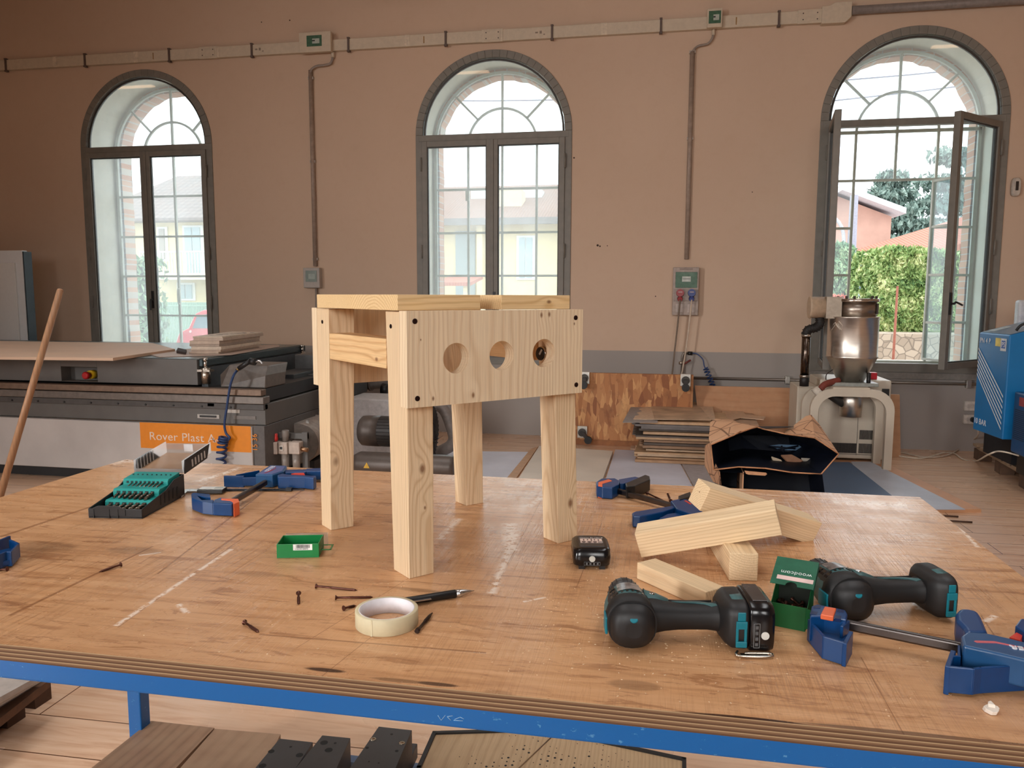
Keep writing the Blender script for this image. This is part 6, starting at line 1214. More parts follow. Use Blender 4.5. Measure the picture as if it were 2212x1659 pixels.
# ------------------------------------------------------------------ blower, tank, air filters behind the bench
m_mt = plain((92, 82, 76), .42, .3, var=.05); m_m2 = plain((52, 48, 46), .5, .2, var=.08)
t = thing('side_blower', 'grey side channel blower with a ribbed dark wheel housing', 'blower', (-1.9, 5.5, 0))
A, B = at(775, 935, Y=5.45), at(842, 935, Y=5.45); zc = at(800, 933, Y=5.45).z; r = (at(800, 901, Y=5.45).z-at(800, 967, Y=5.45).z)/2
MB().lathe((A.x, 5.5, zc), (1, 0, 0), [(0, r*.8), (.02, r*.97), (.06, r), (.16, r)], 36).build('fan_cover', m_mt, t)
mb = MB().cyl((A.x+.16, 5.5, zc), (A.x+.34, 5.5, zc), r*.9, n=32)
for k in range(28): a = 2*pi*k/28; mb.obox((A.x+.25, 5.5+math.cos(a)*r*.94, zc+math.sin(a)*r*.94), (.18, .012, .022), Matrix.Rotation(a, 3, 'X'))
mb.build('motor_fins', m_m2, t)
hx = at(935, 940, Y=5.5).x; hz = at(940, 938, Y=5.5).z; R_ = .245
hb = MB().lathe((hx-.17, 5.5, hz), (1, 0, 0), [(0, R_*.7), (.02, R_*.95), (.07, R_), (.12, R_), (.15, R_*.85), (.155, R_*.3)], 48)
for k in range(40):
    a = 2*pi*k/40; pth = [V((hx-.17+u, 5.5+math.cos(a+s_)*q*R_, hz+math.sin(a+s_)*q*R_)) for u, q, s_ in ((.160, .34, -.45), (.160, .5, -.28), (.156, .7, -.12), (.150, .88, 0), (.11, 1.01, .03), (.02, .98, .03))]; hb.tube(pth, .006, 5)
hb.build('impeller_housing', m_m2, t); MB().lathe((hx-.02, 5.5, hz), (1, 0, 0), [(0, R_*.42), (.008, R_*.42), (.010, R_*.38), (.010, R_*.12), (.022, R_*.10)], 36).build('hub_cover', plain((70, 64, 62), .4, .3), t)
mb = MB()
for k in range(9): a = -1.0+k*.32; mb.cyl((hx-.055, 5.5+math.cos(a)*R_*1.03*0-R_*.2, hz+math.sin(a)*R_*.0), (hx-.05, 5.5, hz), .001, n=4) if False else mb.cyl((hx-.09, 5.5-math.cos(a)*R_*1.03, hz+math.sin(a)*R_*1.03), (hx-.045, 5.5-math.cos(a)*R_*1.03, hz+math.sin(a)*R_*1.03), .011, n=8)
mb.build('rim_bolt', metalm((206, 202, 198), .25), t)['kind'] = 'stuff'
MB().slab([(hx-.12, 5.3, hz-.16), (hx-.12, 5.7, hz-.16), (hx-.12, 5.72, 0), (hx-.12, 5.28, 0)], (.05, 0, 0)).box((hx-.14, 5.25, 0), (hx+.03, 5.75, .02)).build('foot', plain((120, 116, 112), .4, .5), t)
MB().box((A.x+.1, 5.35, .0), (hx-.16, 5.65, .03)).box((A.x+.3, 5.42, .03), (A.x+.45, 5.58, zc-r*.8)).build('base_rail', m_m2, t)
P = [at(*q, Y=5.86) for q in ((915, 880), (940, 874), (960, 886), (974, 918), (981, 946), (974, 962), (958, 972), (940, 980))]
tag(MB().tube(smoothpath(P, 8), .047, 16).build('suction_hose', plain((130, 120, 114), .45)), 'thick grey hose curving around the right of the ribbed blower', 'hose')
t = thing('silencer_tank', 'grey horizontal silencer with a yellow warning triangle under the blower motor', 'silencer', (-2.2, 5.1, 0))
a, b = at(762, 1000, Y=5.10), at(870, 1000, Y=5.10); r = .085; MB().lathe((a.x, 5.10, a.z), (1, 0, 0), [(0, r*.62), (.04, r*.9), (.06, r), (b.x-a.x+.35, r), (b.x-a.x+.38, r*.9)], 32).box((a.x+.1, 5.04, 0), (a.x+.16, 5.16, a.z-.05)).box((b.x+.1, 5.04, 0), (b.x+.16, 5.16, a.z-.05)).build('body', m_mt, t)
c = at(790, 1004, Y=5.0); P = [(c.x-.022, -.012), (c.x+.022, -.012), (c.x, .028)]; MB().slab([(x, 5.10-math.sqrt(max(r*r-(z+.0)**2, 0))-.003, a.z+z) for x, z in P], (0, -.001, 0)).build('warning_sign', plain((216, 168, 40), .5), t)
MB().tube(smoothpath([V((a.x+.01, 5.1, a.z)), at(745, 1000, Y=5.1), at(735, 965, Y=5.2), at(762, 950, Y=5.25)]), .026, 10).build('elbow', m_m2, t)
t = thing('pipe_run', 'grey bent pipe seen between the left stool legs', 'pipe', (-2.2, 6.6, 0))
P = [at(762, 860, Y=6.6), at(768, 840, Y=6.6), at(785, 832, Y=6.6), at(800, 831, Y=6.6), at(850, 826, Y=6.6)]; P.insert(0, V((P[0].x, 6.6, .3)))
MB().tube(smoothpath(P, 8), .045, 14).build('pipe', plain((104, 96, 90), .4, .3), t); MB().cyl(at(798, 831.5, Y=6.6), at(803, 831, Y=6.6), .056, n=16).build('flange', m_mt, t); MB().cyl(at(825, 840, Y=6.55), at(840, 842, Y=6.55), .05, n=16).build('valve_wheel', m_blk, t); MB().box((P[0].x-.1, 6.5, 0), (P[0].x+.1, 6.7, .3)).build('support', m_m2, t)
A, B = at(745, 861, Y=5.95), at(838, 930, Y=5.95); tag(MB().box((A.x, 5.95, 0), (B.x+.03, 6.35, A.z)).build('cabinet', plain((186, 180, 178), .5), bevel=.01, seg=3), 'grey steel cabinet seen behind the blower motor', 'cabinet')
# vacuum tank
t = thing('vacuum_tank', 'horizontal grey steel vacuum filter drum with clips', 'tank', (-2.5, 5.5, 0)); c0 = at(645, 958, Y=5.35); c1 = at(698, 930, Y=5.95); d = (c1-c0).normalized(); d = V((d.x, d.y, 0)).normalized(); r = .155
MB().lathe(c0, d, [(0, r*.97), (.005, r), (.36, r), (.365, r*1.05), (.385, r*1.05), (.39, r), (.42, r*.9)], 48).build('drum', plain((168, 158, 150), .32, .35), t); MB().lathe(c0-d*.004, d, [(0, r*.95), (.004, r*.98)], 48).build('end_cap', plain((128, 118, 110), .45, .2), t)
MB().lathe(c0+d*.42, d, [(0, r*1.15), (.03, r*1.15)], 40).build('flange', plain((96, 92, 90), .4, .5), t)
for an in (.9, 1.9, -.4): q = d.to_track_quat('Z', 'Y'); p = c0+d*.07+q@V((math.cos(an), math.sin(an), 0))*r; MB().obox(p, (.02, .05, .02), q.to_matrix()).build('clip', metalm((200, 198, 194), .3), t)
MB().box((c0.x-.08, c0.y+.05, 0), (c0.x+.10, c0.y+.3, c0.z-r*.9)).build('stand', m_md, t)
# filter regulators
t = thing('air_filter_set', 'three block air filter regulator with a red cap', 'regulator', (at(610, 950, Y=5.02).x, 5.02, 0)); Yr = 5.02; m_fb = plain((196, 180, 168), .5)
for k, (a, b) in enumerate(((579, 599), (600, 621), (622, 647))):
    A, B = at(a, 955, Y=Yr), at(b, 982, Y=Yr); MB().box((A.x+.002, Yr, B.z), (B.x-.002, Yr+.07, A.z)).build('block', m_fb, t, bevel=.006)
    if k: MB().lathe(((A.x+B.x)/2, Yr+.035, B.z), (0, 0, -1), [(0, .028), (.10, .026), (.105, .022), (.2, .022), (.21, .018)], 20).build('bowl', plain((150, 140, 132), .3), t)
c = at(591, 955, Y=Yr); MB().lathe((c.x, Yr+.035, c.z), (0, 0, 1), [(0, .014), (.02, .017), (.03, .013), (.055, .012)], 12).build('red_cap', plain((210, 50, 44), .4), t)
c = at(612, 955, Y=Yr); MB().lathe((c.x, Yr+.035, c.z), (0, 0, 1), [(0, .022), (.03, .022), (.035, .026), (.075, .026), (.08, .022)], 16).build('regulator_knob', plain((132, 124, 118), .5), t)
c = at(608, 968, Y=Yr); MB().box((c.x-.016, Yr-.006, c.z-.02), (c.x+.016, Yr, c.z+.018)).build('gauge', plain((210, 200, 190), .4), t, bevel=.002); MB().box((c.x-.010, Yr-.007, c.z-.008), (c.x+.010, Yr-.006, c.z+.010)).build('gauge_screen', m_blk, t)
A, B = at(556, 967, Y=Yr), at(660, 967, Y=Yr); MB().cyl((A.x, Yr+.035, A.z), (A.x+.10, Yr+.035, A.z), .010, n=10).cyl((B.x-.06, Yr+.035, A.z), (B.x, Yr+.035, A.z-.01), .016, n=10).cyl((A.x+.09, Yr+.035, A.z), (A.x+.085, Yr+.035, .0), .008, n=8).build('brass_fitting', metalm((176, 140, 110), .4), t)
MB().box((A.x+.05, Yr+.07, .0), (A.x+.09, Yr+.1, A.z+.15)).box((B.x-.06, Yr+.07, .0), (B.x-.02, Yr+.1, A.z+.11)).box((A.x+.05, Yr+.08, A.z+.06), (B.x-.02, Yr+.1, A.z+.10)).build('bracket', m_mg, t)
# ------------------------------------------------------------------ white dryer machine with steel hopper
m_cr = plain((206, 194, 176), .5, var=.03, sc=5); ss = metalm((226, 218, 208), .34, var=.05, sc=12, aniso=(1, 1, 6), dents=.35); ssd = metalm((176, 164, 152), .34, var=.08, sc=20, aniso=(1, 1, 8))
YP = 6.55; hm = thing('hopper_dryer', 'cream dryer machine on arched frame with a dented steel hopper', 'machine', (at(1838, 950, Y=YP).x, YP, 0)); HX = at(1838, 800, Y=YP).x; z_ = lambda py: at(1838, py, Y=YP).z
rH = (at(1892, 700, Y=YP).x-at(1783, 700, Y=YP).x)/2
MB().lathe((HX, YP, z_(825)), (0, 0, 1), [(0, .095), (z_(772)-z_(825), rH), (z_(771)-z_(825), rH+.006), (z_(768)-z_(825), rH), (z_(686)-z_(825), rH), (z_(684)-z_(825), rH+.008), (z_(683)-z_(825), rH-.05)], 64).build('hopper', ss, hm)
MB().lathe((HX+.015, YP, z_(685)), (0, 0, 1), [(0, rH*.80), (z_(652)-z_(685), rH*.80)], 56).build('lid_drum', ssd, hm); MB().lathe((HX+.015, YP, z_(652)), (0, 0, 1), [(0, rH*.88), (.004, rH*.89), (.022, rH*.89), (.026, rH*.86)], 56).build('lid', metalm((200, 190, 178), .25), hm)
mb = MB(); [mb.cyl((HX+.015+math.cos(a)*rH*.8, YP+math.sin(a)*rH*.8, z_(652)+.02), (HX+.015+math.cos(a)*rH*.8, YP+math.sin(a)*rH*.8, z_(652)+.045), .010, n=8) for a in (-2.3, -1.9, -1.0, -.6, .5, 2.5)]; mb.build('lid_bolt', m_dk, hm)
c = at(1880, 670, Y=YP-.1); MB().box((HX+rH*.78, YP-.08, z_(678)), (HX+rH*.86, YP-.02, z_(655))).build('clasp', m_dk, hm)
lx, lz = at(1798, 708, Y=YP-rH*.75), 0; mb = MB(); lg = lambda px, py: (lambda p: V((p.x, YP-math.sqrt(max(rH*rH-(p.x-HX)**2, .0001))-.003, p.z)))(at(px, py, Y=YP-rH*.8))
for seq in (((1798, 713), (1807, 697), (1815, 712)), ((1801, 714), (1808, 701), (1812, 709)), ((1811, 699), (1818, 713), (1820, 703), (1813, 694), (1811, 699))): mb.tube([lg(*q) for q in seq], .0028, 4)
mb.build('engraved_logo', plain((232, 220, 204), .3), hm)
a, b = at(1747, 664, Y=YP), at(1786, 664, Y=YP); MB().lathe((a.x, YP, a.z), (1, 0, 0), [(0, .085), (.01, .092), (.02, .085), (.15, .085)], 32).build('filter_pot', plain((196, 172, 146), .5), hm)
MB().prism([(b.x-.02, YP-.085), (HX-rH*.6, YP-.1), (HX-rH*.6, YP+.1), (b.x-.02, YP+.085)], a.z-.085, a.z+.085).build('inlet_box', plain((160, 146, 130), .4, .4), hm)
P = smoothpath([at(1771, 686, Y=YP), at(1771, 700, Y=YP), at(1762, 708, Y=YP), at(1746, 712, Y=YP), at(1741, 722, Y=YP)], 6); mb = MB(); mb.tube(P, .033, 14)
for i in range(0, len(P), 2): mb.tube([P[i], P[i]+(P[min(i+1, len(P)-1)]-P[i-1 if i else 0]).normalized()*.006], .038, 14)
mb.build('bent_hose', plain((34, 30, 28), .6), hm); a, b = at(1742, 722, Y=YP), at(1742, 810, Y=YP); b.x = a.x; MB().cyl(a, b, .033, n=20).build('air_duct', metalm((104, 92, 84), .25), hm)
for k in (0, 1): MB().cyl(a-V((0, 0, k*(a.z-b.z))), a-V((0, 0, k*(a.z-b.z)+.02)), .038, n=20).build('hose_clamp', metalm((190, 184, 176), .3), hm)
MB().cyl(b, V((b.x, b.y, b.z-.09)), .036, n=20).build('duct_socket', plain((30, 28, 28), .5), hm)
# cabinet
x0, x1 = at(1768, 900, Y=YP+.1).x, at(1922, 900, Y=YP+.1).x; zt = at(1900, 822, Y=YP+.1).z
MB().box((x0, YP+.10, .04), (x1, YP+.56, zt)).build('cabinet', m_cr, hm, bevel=.010)
MB().box((at(1728, 840, Y=YP).x, YP+.12, .04), (x0-.004, YP+.5, at(1740, 838, Y=YP).z)).build('side_cabinet', m_cr, hm, bevel=.008)
v_ = MB()
def vents(xa, xb, ya, yb, n):
    a, b = at(xa, ya, Y=YP+.098), at(xb, yb, Y=YP+.098)
    for k in range(n): x = a.x+(b.x-a.x)*(k+.5)/n; v_.box((x-.0035, YP+.096, b.z), (x+.0035, YP+.101, a.z))
vents(1795, 1849, 956, 979, 24); vents(1857, 1889, 929, 950, 12); vents(1855, 1888, 958, 980, 12); v_.build('vent_slot', plain((44, 36, 32), .6), hm)
a = at(1856, 860, Y=YP+.098); MB().box((a.x-.001, YP+.0965, .07), (a.x+.001, YP+.101, zt-.05)).box((x0+.02, YP+.0965, .075), (x1-.05, YP+.101, .078)).build('panel_seam', m_dk, hm)
a = at(1914, 840, Y=YP+.098); MB().box((a.x-.03, YP+.095, a.z-.06), (a.x+.025, YP+.10, a.z)).build('black_panel', m_blk, hm)
# arched frame legs
def archleg(xa, xb, Y, ztop_, th, dep, zb=0):
    P0 = []; r = .16
    for k in range(9): t_ = pi/2*k/8; P0.append((xa+r-r*math.cos(t_), ztop_-r+r*math.sin(t_)))
    for k in range(9): t_ = pi/2*k/8; P0.append((xb-r+r*math.sin(t_), ztop_-r+r*math.cos(t_)))
    P0 = [(xa, zb)]+P0+[(xb, zb)]; I = [(xa+th, zb)]; r2 = r-th*.6
    for k in range(9): t_ = pi/2*k/8; I.append((xa+th+r2-r2*math.cos(t_), ztop_-th-r2+r2*math.sin(t_)))
    for k in range(9): t_ = pi/2*k/8; I.append((xb-th-r2+r2*math.sin(t_), ztop_-th-r2+r2*math.cos(t_)))
    I.append((xb-th, zb)); mb = MB()
    for k in range(len(P0)-1): mb.hexa([(p[0], Y+dep, p[1]) for p in (P0[k], P0[k+1], I[k+1], I[k])], [(p[0], Y, p[1]) for p in (P0[k], P0[k+1], I[k+1], I[k])])
    return mb
Yf = YP-.22; xa, xb = at(1750, 900, Y=Yf).x, at(1932, 900, Y=Yf).x; zf = at(1838, 841, Y=Yf).z; archleg(xa, xb, Yf, zf, .058, .05).build('front_arch', m_cr, hm)
Yb_ = YP+.02; xa2, xb2 = at(1731, 900, Y=Yb_).x, at(1908, 900, Y=Yb_).x; archleg(xa2, xb2, Yb_, zf-.005, .058, .05).build('rear_arch', m_cr, hm)
MB().box((xa+.16, Yf+.01, zf-.03), (xb-.18, Yb_+.04, zf+.012)).build('top_plate', m_cr, hm, bevel=.004)
MB().box((HX-.16, YP-.13, zf+.012), (HX+.18, YP+.10, zf+.04)).build('slide_gate', plain((150, 152, 146), .4), hm, bevel=.004); MB().cyl((HX, YP, z_(825)-.001), (HX, YP, zf+.04), .098, n=32).build('neck', metalm((170, 166, 156), .3), hm)
a = at(1838, 850, Y=YP); MB().lathe((HX+.005, YP-.04, zf-.03), (0, 0, -1), [(0, .085), (.10, .085), (at(1, 1, Y=1).x*0+.205, .080)], 32).build('outlet', metalm((214, 206, 196), .34, dents=.3), hm)
P = [V((HX-.03, YP-.06, zf-.15)), V((HX-.20, YP-.06, zf-.04))]; MB().tube(P, .034, 14).build('outlet_arm', plain((44, 42, 40), .5), hm)
P = smoothpath([at(1812, 822, Y=YP-.08), at(1795, 826, Y=YP-.12), at(1780, 832, Y=YP-.16), at(1772, 842, Y=YP-.18)], 6); MB().tube(P, .026, 12).build('red_hose', plain((124, 58, 46), .55), hm); MB().tube([P[-1], P[-1]+V((-.04, 0, -.035))], .040, 12).build('hose_cuff', plain((210, 200, 186), .5), hm)
c = at(1888, 812, Y=YP+.2); MB().box((c.x-.035, YP+.18, zt), (c.x+.02, YP+.24, zt+.055)).build('red_lamp', plain((206, 20, 44), .35), hm, bevel=.004)
c = at(1876, 824, Y=YP-.1); MB().cyl((c.x, YP-.1, zf+.01), (c.x, YP-.1, zf+.12), .016, n=12).build('lever', m_blk, hm)
MB().tube(smoothpath([at(1784, 820, Y=YP+.05), at(1786, 808, Y=YP+.02), at(1800, 798, Y=YP-.02)]), .004, 6).tube(smoothpath([at(1856, 822, Y=YP-.1), at(1864, 812, Y=YP-.05), at(1876, 810, Y=YP+.1)]), .004, 6).build('wire', m_dk, hm)
# ------------------------------------------------------------------ faceted cardboard box
def mcard():
    q = N('cardboard'); v = q.co(); n = q.noise(v, 3, 4); c = q.ramp(n, (.3, L(206, 158, 122)), (.7, L(224, 178, 142)))
    w = None
    for an, sc in ((.3, 2.3), (1.4, 2.9), (-.7, 2.1)):
        z = q.n('ShaderNodeTexVoronoi', feature='DISTANCE_TO_EDGE'); q.l(q.co(rot=(an, .4, an*2)), z.inputs[0]); z.inputs['Scale'].default_value = sc*1.7
        m = q.ramp(z.outputs[0], (.010, 1.), (.02, 0.)); w = m if w is None else q.math('MAXIMUM', w, m)
        if an == 1.4: break
    return q.fin(q.mix(q.math('MULTIPLY', w, .75), c, L(84, 54, 40)), .7, spec=.2)
F = lambda x, y: (1500+x/4.809, 860+y/4.809); m_cd2 = mcard(); m_nv = plain((12, 18, 32), .55, var=.2, sc=6, spec=.3)
fb = thing('faceted_box', 'faceted cardboard shell painted dark inside, standing open on the sheets', 'box', (.7, 5.2, .03))
def f(x, y, Y): return at(*F(x, y), Y=Y)
rim = [f(*p, Y) for p, Y in (((170, 485), 5.05), ((400, 388), 5.05), ((480, 345), 5.1), ((655, 300), 5.2), ((700, 318), 5.22), ((960, 375), 5.1), ((1250, 412), 5.0), ((1500, 580), 4.98), ((1315, 790), 4.9), ((1010, 772), 4.9), ((740, 730), 4.92), ((460, 715), 4.95), ((200, 745), 4.97))]
bc_ = f(800, 560, 5.65); back = [bc_+(p-bc_)*V((.62, 1, .55)).x*1.0 for p in rim]; back = [V((bc_.x+(p.x-bc_.x)*.66, 5.62+(i % 2)*.04, bc_.z+(p.z-bc_.z)*.52)) for i, p in enumerate(rim)]
n = len(rim); mb = MB()
for i in range(n):
    j = (i+1) % n; mb.add([rim[i], rim[j], back[j], back[i]], [(0, 1, 2), (0, 2, 3)])
mb.add(back, [tuple(range(n))]); inner = mb.build('inner_shell', m_nv, fb)
ed = MB()
for i in range(n): ed.tube([rim[i], rim[(i+1) % n]], .0045, 5)
ed.build('cut_edge', plain((196, 140, 100), .7), fb)
# outside facets
mb = MB(); o1 = [f(*p, Y) for p, Y in (((165, 250), 5.5), ((222, 213), 5.6), ((400, 222), 5.6), ((470, 262), 5.55), ((660, 282), 5.5), ((655, 300), 5.2), ((400, 388), 5.045), ((170, 487), 5.045), ((150, 420), 5.2))]
cc = f(410, 250, 5.35)
for i in range(len(o1)): mb.slab([o1[i], o1[(i+1) % len(o1)], cc], (0, .004, -.002))
mb.build('left_facets', m_cd2, fb)
mb = MB(); o1 = [f(*p, Y) for p, Y in (((1250, 412), 4.99), ((960, 378), 5.09), ((935, 365), 5.3), ((960, 320), 5.4), ((1030, 318), 5.45), ((1035, 280), 5.5), ((1160, 185), 5.6), ((1215, 173), 5.6))]
cc = f(1245, 372, 5.15)
for i in range(len(o1)-1): mb.slab([o1[i], o1[i+1], cc], (0, .004, -.002))
o2 = [f(*p, Y) for p, Y in (((1215, 173), 5.6), ((1300, 275), 5.5), ((1500, 578), 4.985), ((1250, 410), 4.99))]
for i in range(3): mb.slab([o2[i], o2[i+1], cc], (0, .004, -.002))
mb.build('right_facets', m_cd2, fb)
mb = MB(); o3 = [f(*p, Y) for p, Y in (((165, 462), 5.1), ((110, 492), 5.35), ((105, 705), 5.35), ((195, 870), 5.2), ((275, 905), 4.98), ((262, 768), 4.96), ((200, 748), 4.97), ((170, 487), 5.04))]; cc = f(160, 570, 5.2)
for i in range(len(o3)-1): mb.slab([o3[i], o3[i+1], cc], (.003, .004, 0))
mb.build('flank_facets', m_cd2, fb)
# flap on top and the inner ridge
MB().slab([f(655, 292, 5.35), f(960, 292, 5.4), f(1033, 296, 5.4), f(950, 306, 5.3), f(690, 318, 5.24), f(640, 312, 5.24)], (0, .01, -.004)).build('top_flap', plain((40, 34, 36), .6), fb)
# small parts lying inside
for Pq, c, nm_ in ((((800, 605), (900, 640), (920, 672), (820, 650)), (196, 176, 148), 'inner_tab'), (((900, 590), (1010, 585), (1130, 650), (1010, 700)), (150, 106, 78), 'inner_plate'), (((1110, 620), (1215, 628), (1218, 655), (1115, 648)), (170, 160, 146), 'inner_tab')):
    MB().slab([f(*p, 5.25) for p in Pq], (0, .012, -.01)).build(nm_, plain(c, .6), fb)
MB().slab([f(*p, 5.58) for p in ((770, 495), (880, 480), (1090, 490), (1160, 545), (900, 540))], (0, .004, 0)).build('rear_opening', plain((96, 128, 160), .5), fb)
mb = MB()
for a, b in (((905, 495), (935, 570)), ((1140, 510), (1240, 640)), ((770, 500), (1050, 525)), ((860, 535), (1080, 495))): mb.tube([f(*a, 5.55), f(*b, 5.55)], .006, 5)
mb.build('rib', m_nv, fb)
# lower compartment
zl = .032; BL, BR = f(280, 905, 4.97), f(1395, 1000, 4.86); TL_, TR_ = f(262, 770, 4.97), f(1330, 795, 4.88); dp = .55
lb_ = MB(); z0b = .034; P4 = [V((BL.x, 4.97, z0b)), V((BR.x, 4.86, z0b)), V((TR_.x, 4.88, TR_.z)), V((TL_.x, 4.97, TL_.z))]; Q4 = [p+V((0, dp, 0)) for p in P4]
lb_.add(P4+Q4, [(0, 1, 5, 4), (1, 2, 6, 5), (2, 3, 7, 6), (3, 0, 4, 7), (4, 5, 6, 7)]); lb_.build('lower_box', m_nv, fb)
a, b = f(503, 765, 4.96), f(503, 960, 4.96); MB().slab([(a.x, 4.955, a.z), (a.x, 5.3, a.z), (a.x, 5.3, z0b), (a.x, 4.955, z0b)], (.006, 0, 0)).build('divider', m_cd2, fb)
MB().slab([f(*p, 4.93) for p in ((520, 755), (745, 775), (755, 790), (735, 806), (560, 795), (535, 785))], (0, .006, 0)).build('hanging_tab', plain((200, 150, 112), .7), fb)
# ------------------------------------------------------------------ blue compressor dryer
YC0 = 6.05; P = [at(*q, z=.13) for q in ((2118, 945), (2160, 957))]; cp = thing('compressor', 'tall blue compressor cabinet with a slanted top on a pallet', 'compressor', (2.45, YC0, .13))
m_cbl = plain((22, 116, 178), .38, var=.04, sc=5); m_cbs = plain((0, 70, 120), .45, var=.03); ca = at(2108, 700, Y=6.42); cb = at(2173, 720, Y=6.02)
fx0, fy0, fx1, fy1 = at(2103, 925, z=.36).x, 0, 0, 0
c0 = at(2105, 932, Y=6.45); c1 = at(2160, 948, Y=6.0); zb = min(c0.z, c1.z); T0 = at(2116, 716, Y=6.45); T1 = at(2181, 727, Y=6.0); c0 = V((T0.x, 6.45, 0)); c1 = V((T1.x, 6.0, 0)); zb = (at(2103, 928, Y=6.45).z+at(2160, 948, Y=6.0).z)/2; zt = (T0.z+T1.z)/2
fd = (c1-c0); W0 = fd.length; fd.normalize(); bd = V((-fd.y, fd.x, 0)); bd = bd if bd.x > 0 else -bd; dpt = .62; hgt = .10
q4 = [c0, c1, c1+bd*dpt, c0+bd*dpt]
def zq(z): return [V((p.x, p.y, z)) for p in q4]
mb = MB(); lo, up_ = zq(zb), zq(zt); hi = [V((p.x, p.y, zt+hgt)) for p in (c0+bd*.36, c1+bd*.36, c1+bd*dpt, c0+bd*dpt)]
mb.add([lo[0], lo[1], lo[2], lo[3], up_[0], up_[1], hi[1], hi[0], hi[2], hi[3]], [(0, 1, 5, 4), (4, 5, 6, 7), (1, 2, 8, 6, 5), (0, 4, 7, 9, 3), (7, 6, 8, 9), (3, 9, 8, 2), (0, 3, 2, 1)])
mb.build('cabinet', m_cbl, cp, bevel=.008)
nrm = -bd; fp = lambda u, v, e=.003: c0+fd*(W0*u)+V((0, 0, zb+(zt-zb)*v))+nrm*e
st_ = MB()
for k in range(7):
    a0, b0 = fp(.03, .83-.043*k), fp(.95, .40-.052*k); st_.slab([a0, b0, b0+V((0, 0, .014)), a0+V((0, 0, .014))], nrm*.001)
st_.build('white_stripes', plain((214, 222, 230), .5), cp)
wt2 = plain((224, 228, 232), .5); text('lettering', 'PN 4 P', fp(.06, .90, .004), fd, V((0, 0, 1)), .055, wt2, cp, .0006); text('lettering', '10 BAR', fp(.04, .075, .004), fd, V((0, 0, 1)), .060, wt2, cp, .0006)
MB().slab([fp(.58, .885, .002), fp(.74, .885, .002), fp(.74, .965, .002), fp(.58, .965, .002)], nrm*.001).build('yellow_sticker', plain((224, 206, 110), .5), cp)
s_ = MB().slab([fp(.75, .845, .002), fp(.93, .845, .002), fp(.93, .965, .002), fp(.75, .965, .002)], nrm*.001).build('white_sticker', plain((214, 220, 226), .5), cp)
MB().slab([fp(.78, .87, .0032), fp(.90, .87, .0032), fp(.90, .945, .0032), fp(.78, .945, .0032)], nrm*.0005).build('sticker_emblem', plain((70, 110, 180), .5), s_); text('lettering', 'PS', fp(.79, .885, .005), fd, V((0, 0, 1)), .05, wt2, s_, .0004)
tp3 = lambda u, v, e: (up_[0].lerp(up_[1], u)).lerp(hi[0].lerp(hi[1], u), v)+V((0, 0, e))
MB().slab([tp3(.04, .03, .002), tp3(.96, .03, .002), tp3(.96, .97, .002), tp3(.04, .97, .002)], (0, 0, .002)).build('top_panel', plain((120, 138, 156), .3), cp)
MB().slab([tp3(.45, .5, .005), tp3(.85, .5, .005), tp3(.85, .8, .005), tp3(.45, .8, .005)], (0, 0, .002)).build('paper', plain((196, 200, 206), .4), cp); MB().slab([tp3(.10, .12, .005), tp3(.30, .12, .005), tp3(.30, .45, .005), tp3(.10, .45, .005)], (0, 0, .001)).build('top_label', plain((186, 194, 196), .4), cp)
MB().tube(smoothpath([tp3(.82, .22, .01), tp3(.86, .30, .045), tp3(.88, .6, .055), tp3(.86, .72, .01)]), .010, 8).build('top_handle', m_blk, cp)
MB().box((min(p.x for p in q4)+.16, 6.15, .14), (max(p.x for p in q4)-.12, 6.65, zb)).build('base', plain((16, 18, 24), .6), cp)
a = at(2192, 648, Y=6.7); tag(MB().box((a.x, 6.62, zt+.02), (a.x+.4, 6.70, a.z)).build('white_box', plain((206, 206, 208), .5), bevel=.02, seg=4), 'pale rounded box standing behind the compressor top', 'box')
YS2 = 5.72; a = at(2191, 853, Y=YS2+.22); a.z = at(2191, 853, Y=YS2).z; t = thing('air_dryer', 'small blue vented unit cropped at the right edge', 'air dryer', (a.x, YS2, .13)); MB().box((a.x, YS2, at(2192, 988, Y=YS2).z), (a.x+.45, YS2+.22, a.z)).build('cabinet', m_cbs, t, bevel=.012, seg=3)
mb = MB()
for k in range(16): z = at(2200, 892+k*4.2, Y=YS2).z; mb.box((a.x-.002, YS2+.03, z-.003), (a.x+.001, YS2+.19, z+.003))
mb.build('vent_slot', plain((10, 34, 60), .6), t); p = at(2203, 872, Y=YS2); MB().box((a.x-.003, YS2+.05, p.z-.03), (a.x, YS2+.13, p.z+.03)).build('switch_label', plain((150, 60, 60), .5), t)
MB().box((a.x+.04, YS2+.03, .135), (a.x+.4, YS2+.2, at(2192, 988, Y=YS2).z)).build('base', m_blk, t)
# pallet
pl_ = thing('wooden_pallet', 'worn wooden pallet under the blue compressor', 'pallet', (2.6, 6.2, 0)); m_pa = pine('X', (0, .1, .1), (148, 122, 100), (120, 94, 76), .012, (), 51, .8); xP0 = at(2108, 985, z=0).x
p0, p1 = at(2112, 992, z=0), at(2200, 1046, z=0); pd = (p1-p0); pd.z = 0; Lp = pd.length; pd.normalize(); pn = V((-pd.y, pd.x, 0)); pn = pn if pn.x > 0 else -pn; R = Matrix((pd, pn, V((0, 0, 1)))).transposed()
Lp = 1.05
for k in range(7): u = k/6; MB().obox(p0+pd*(Lp*u)+pn*.30+V((0, 0, .118)), (.095, .66, .020), R).build('slat', m_pa, pl_, bevel=.002)
for v in (.03, .32, .60): MB().obox(p0+pd*(Lp*.5)+pn*v+V((0, 0, .098)), (Lp, .09, .018), R).build('stringer', m_pa, pl_)
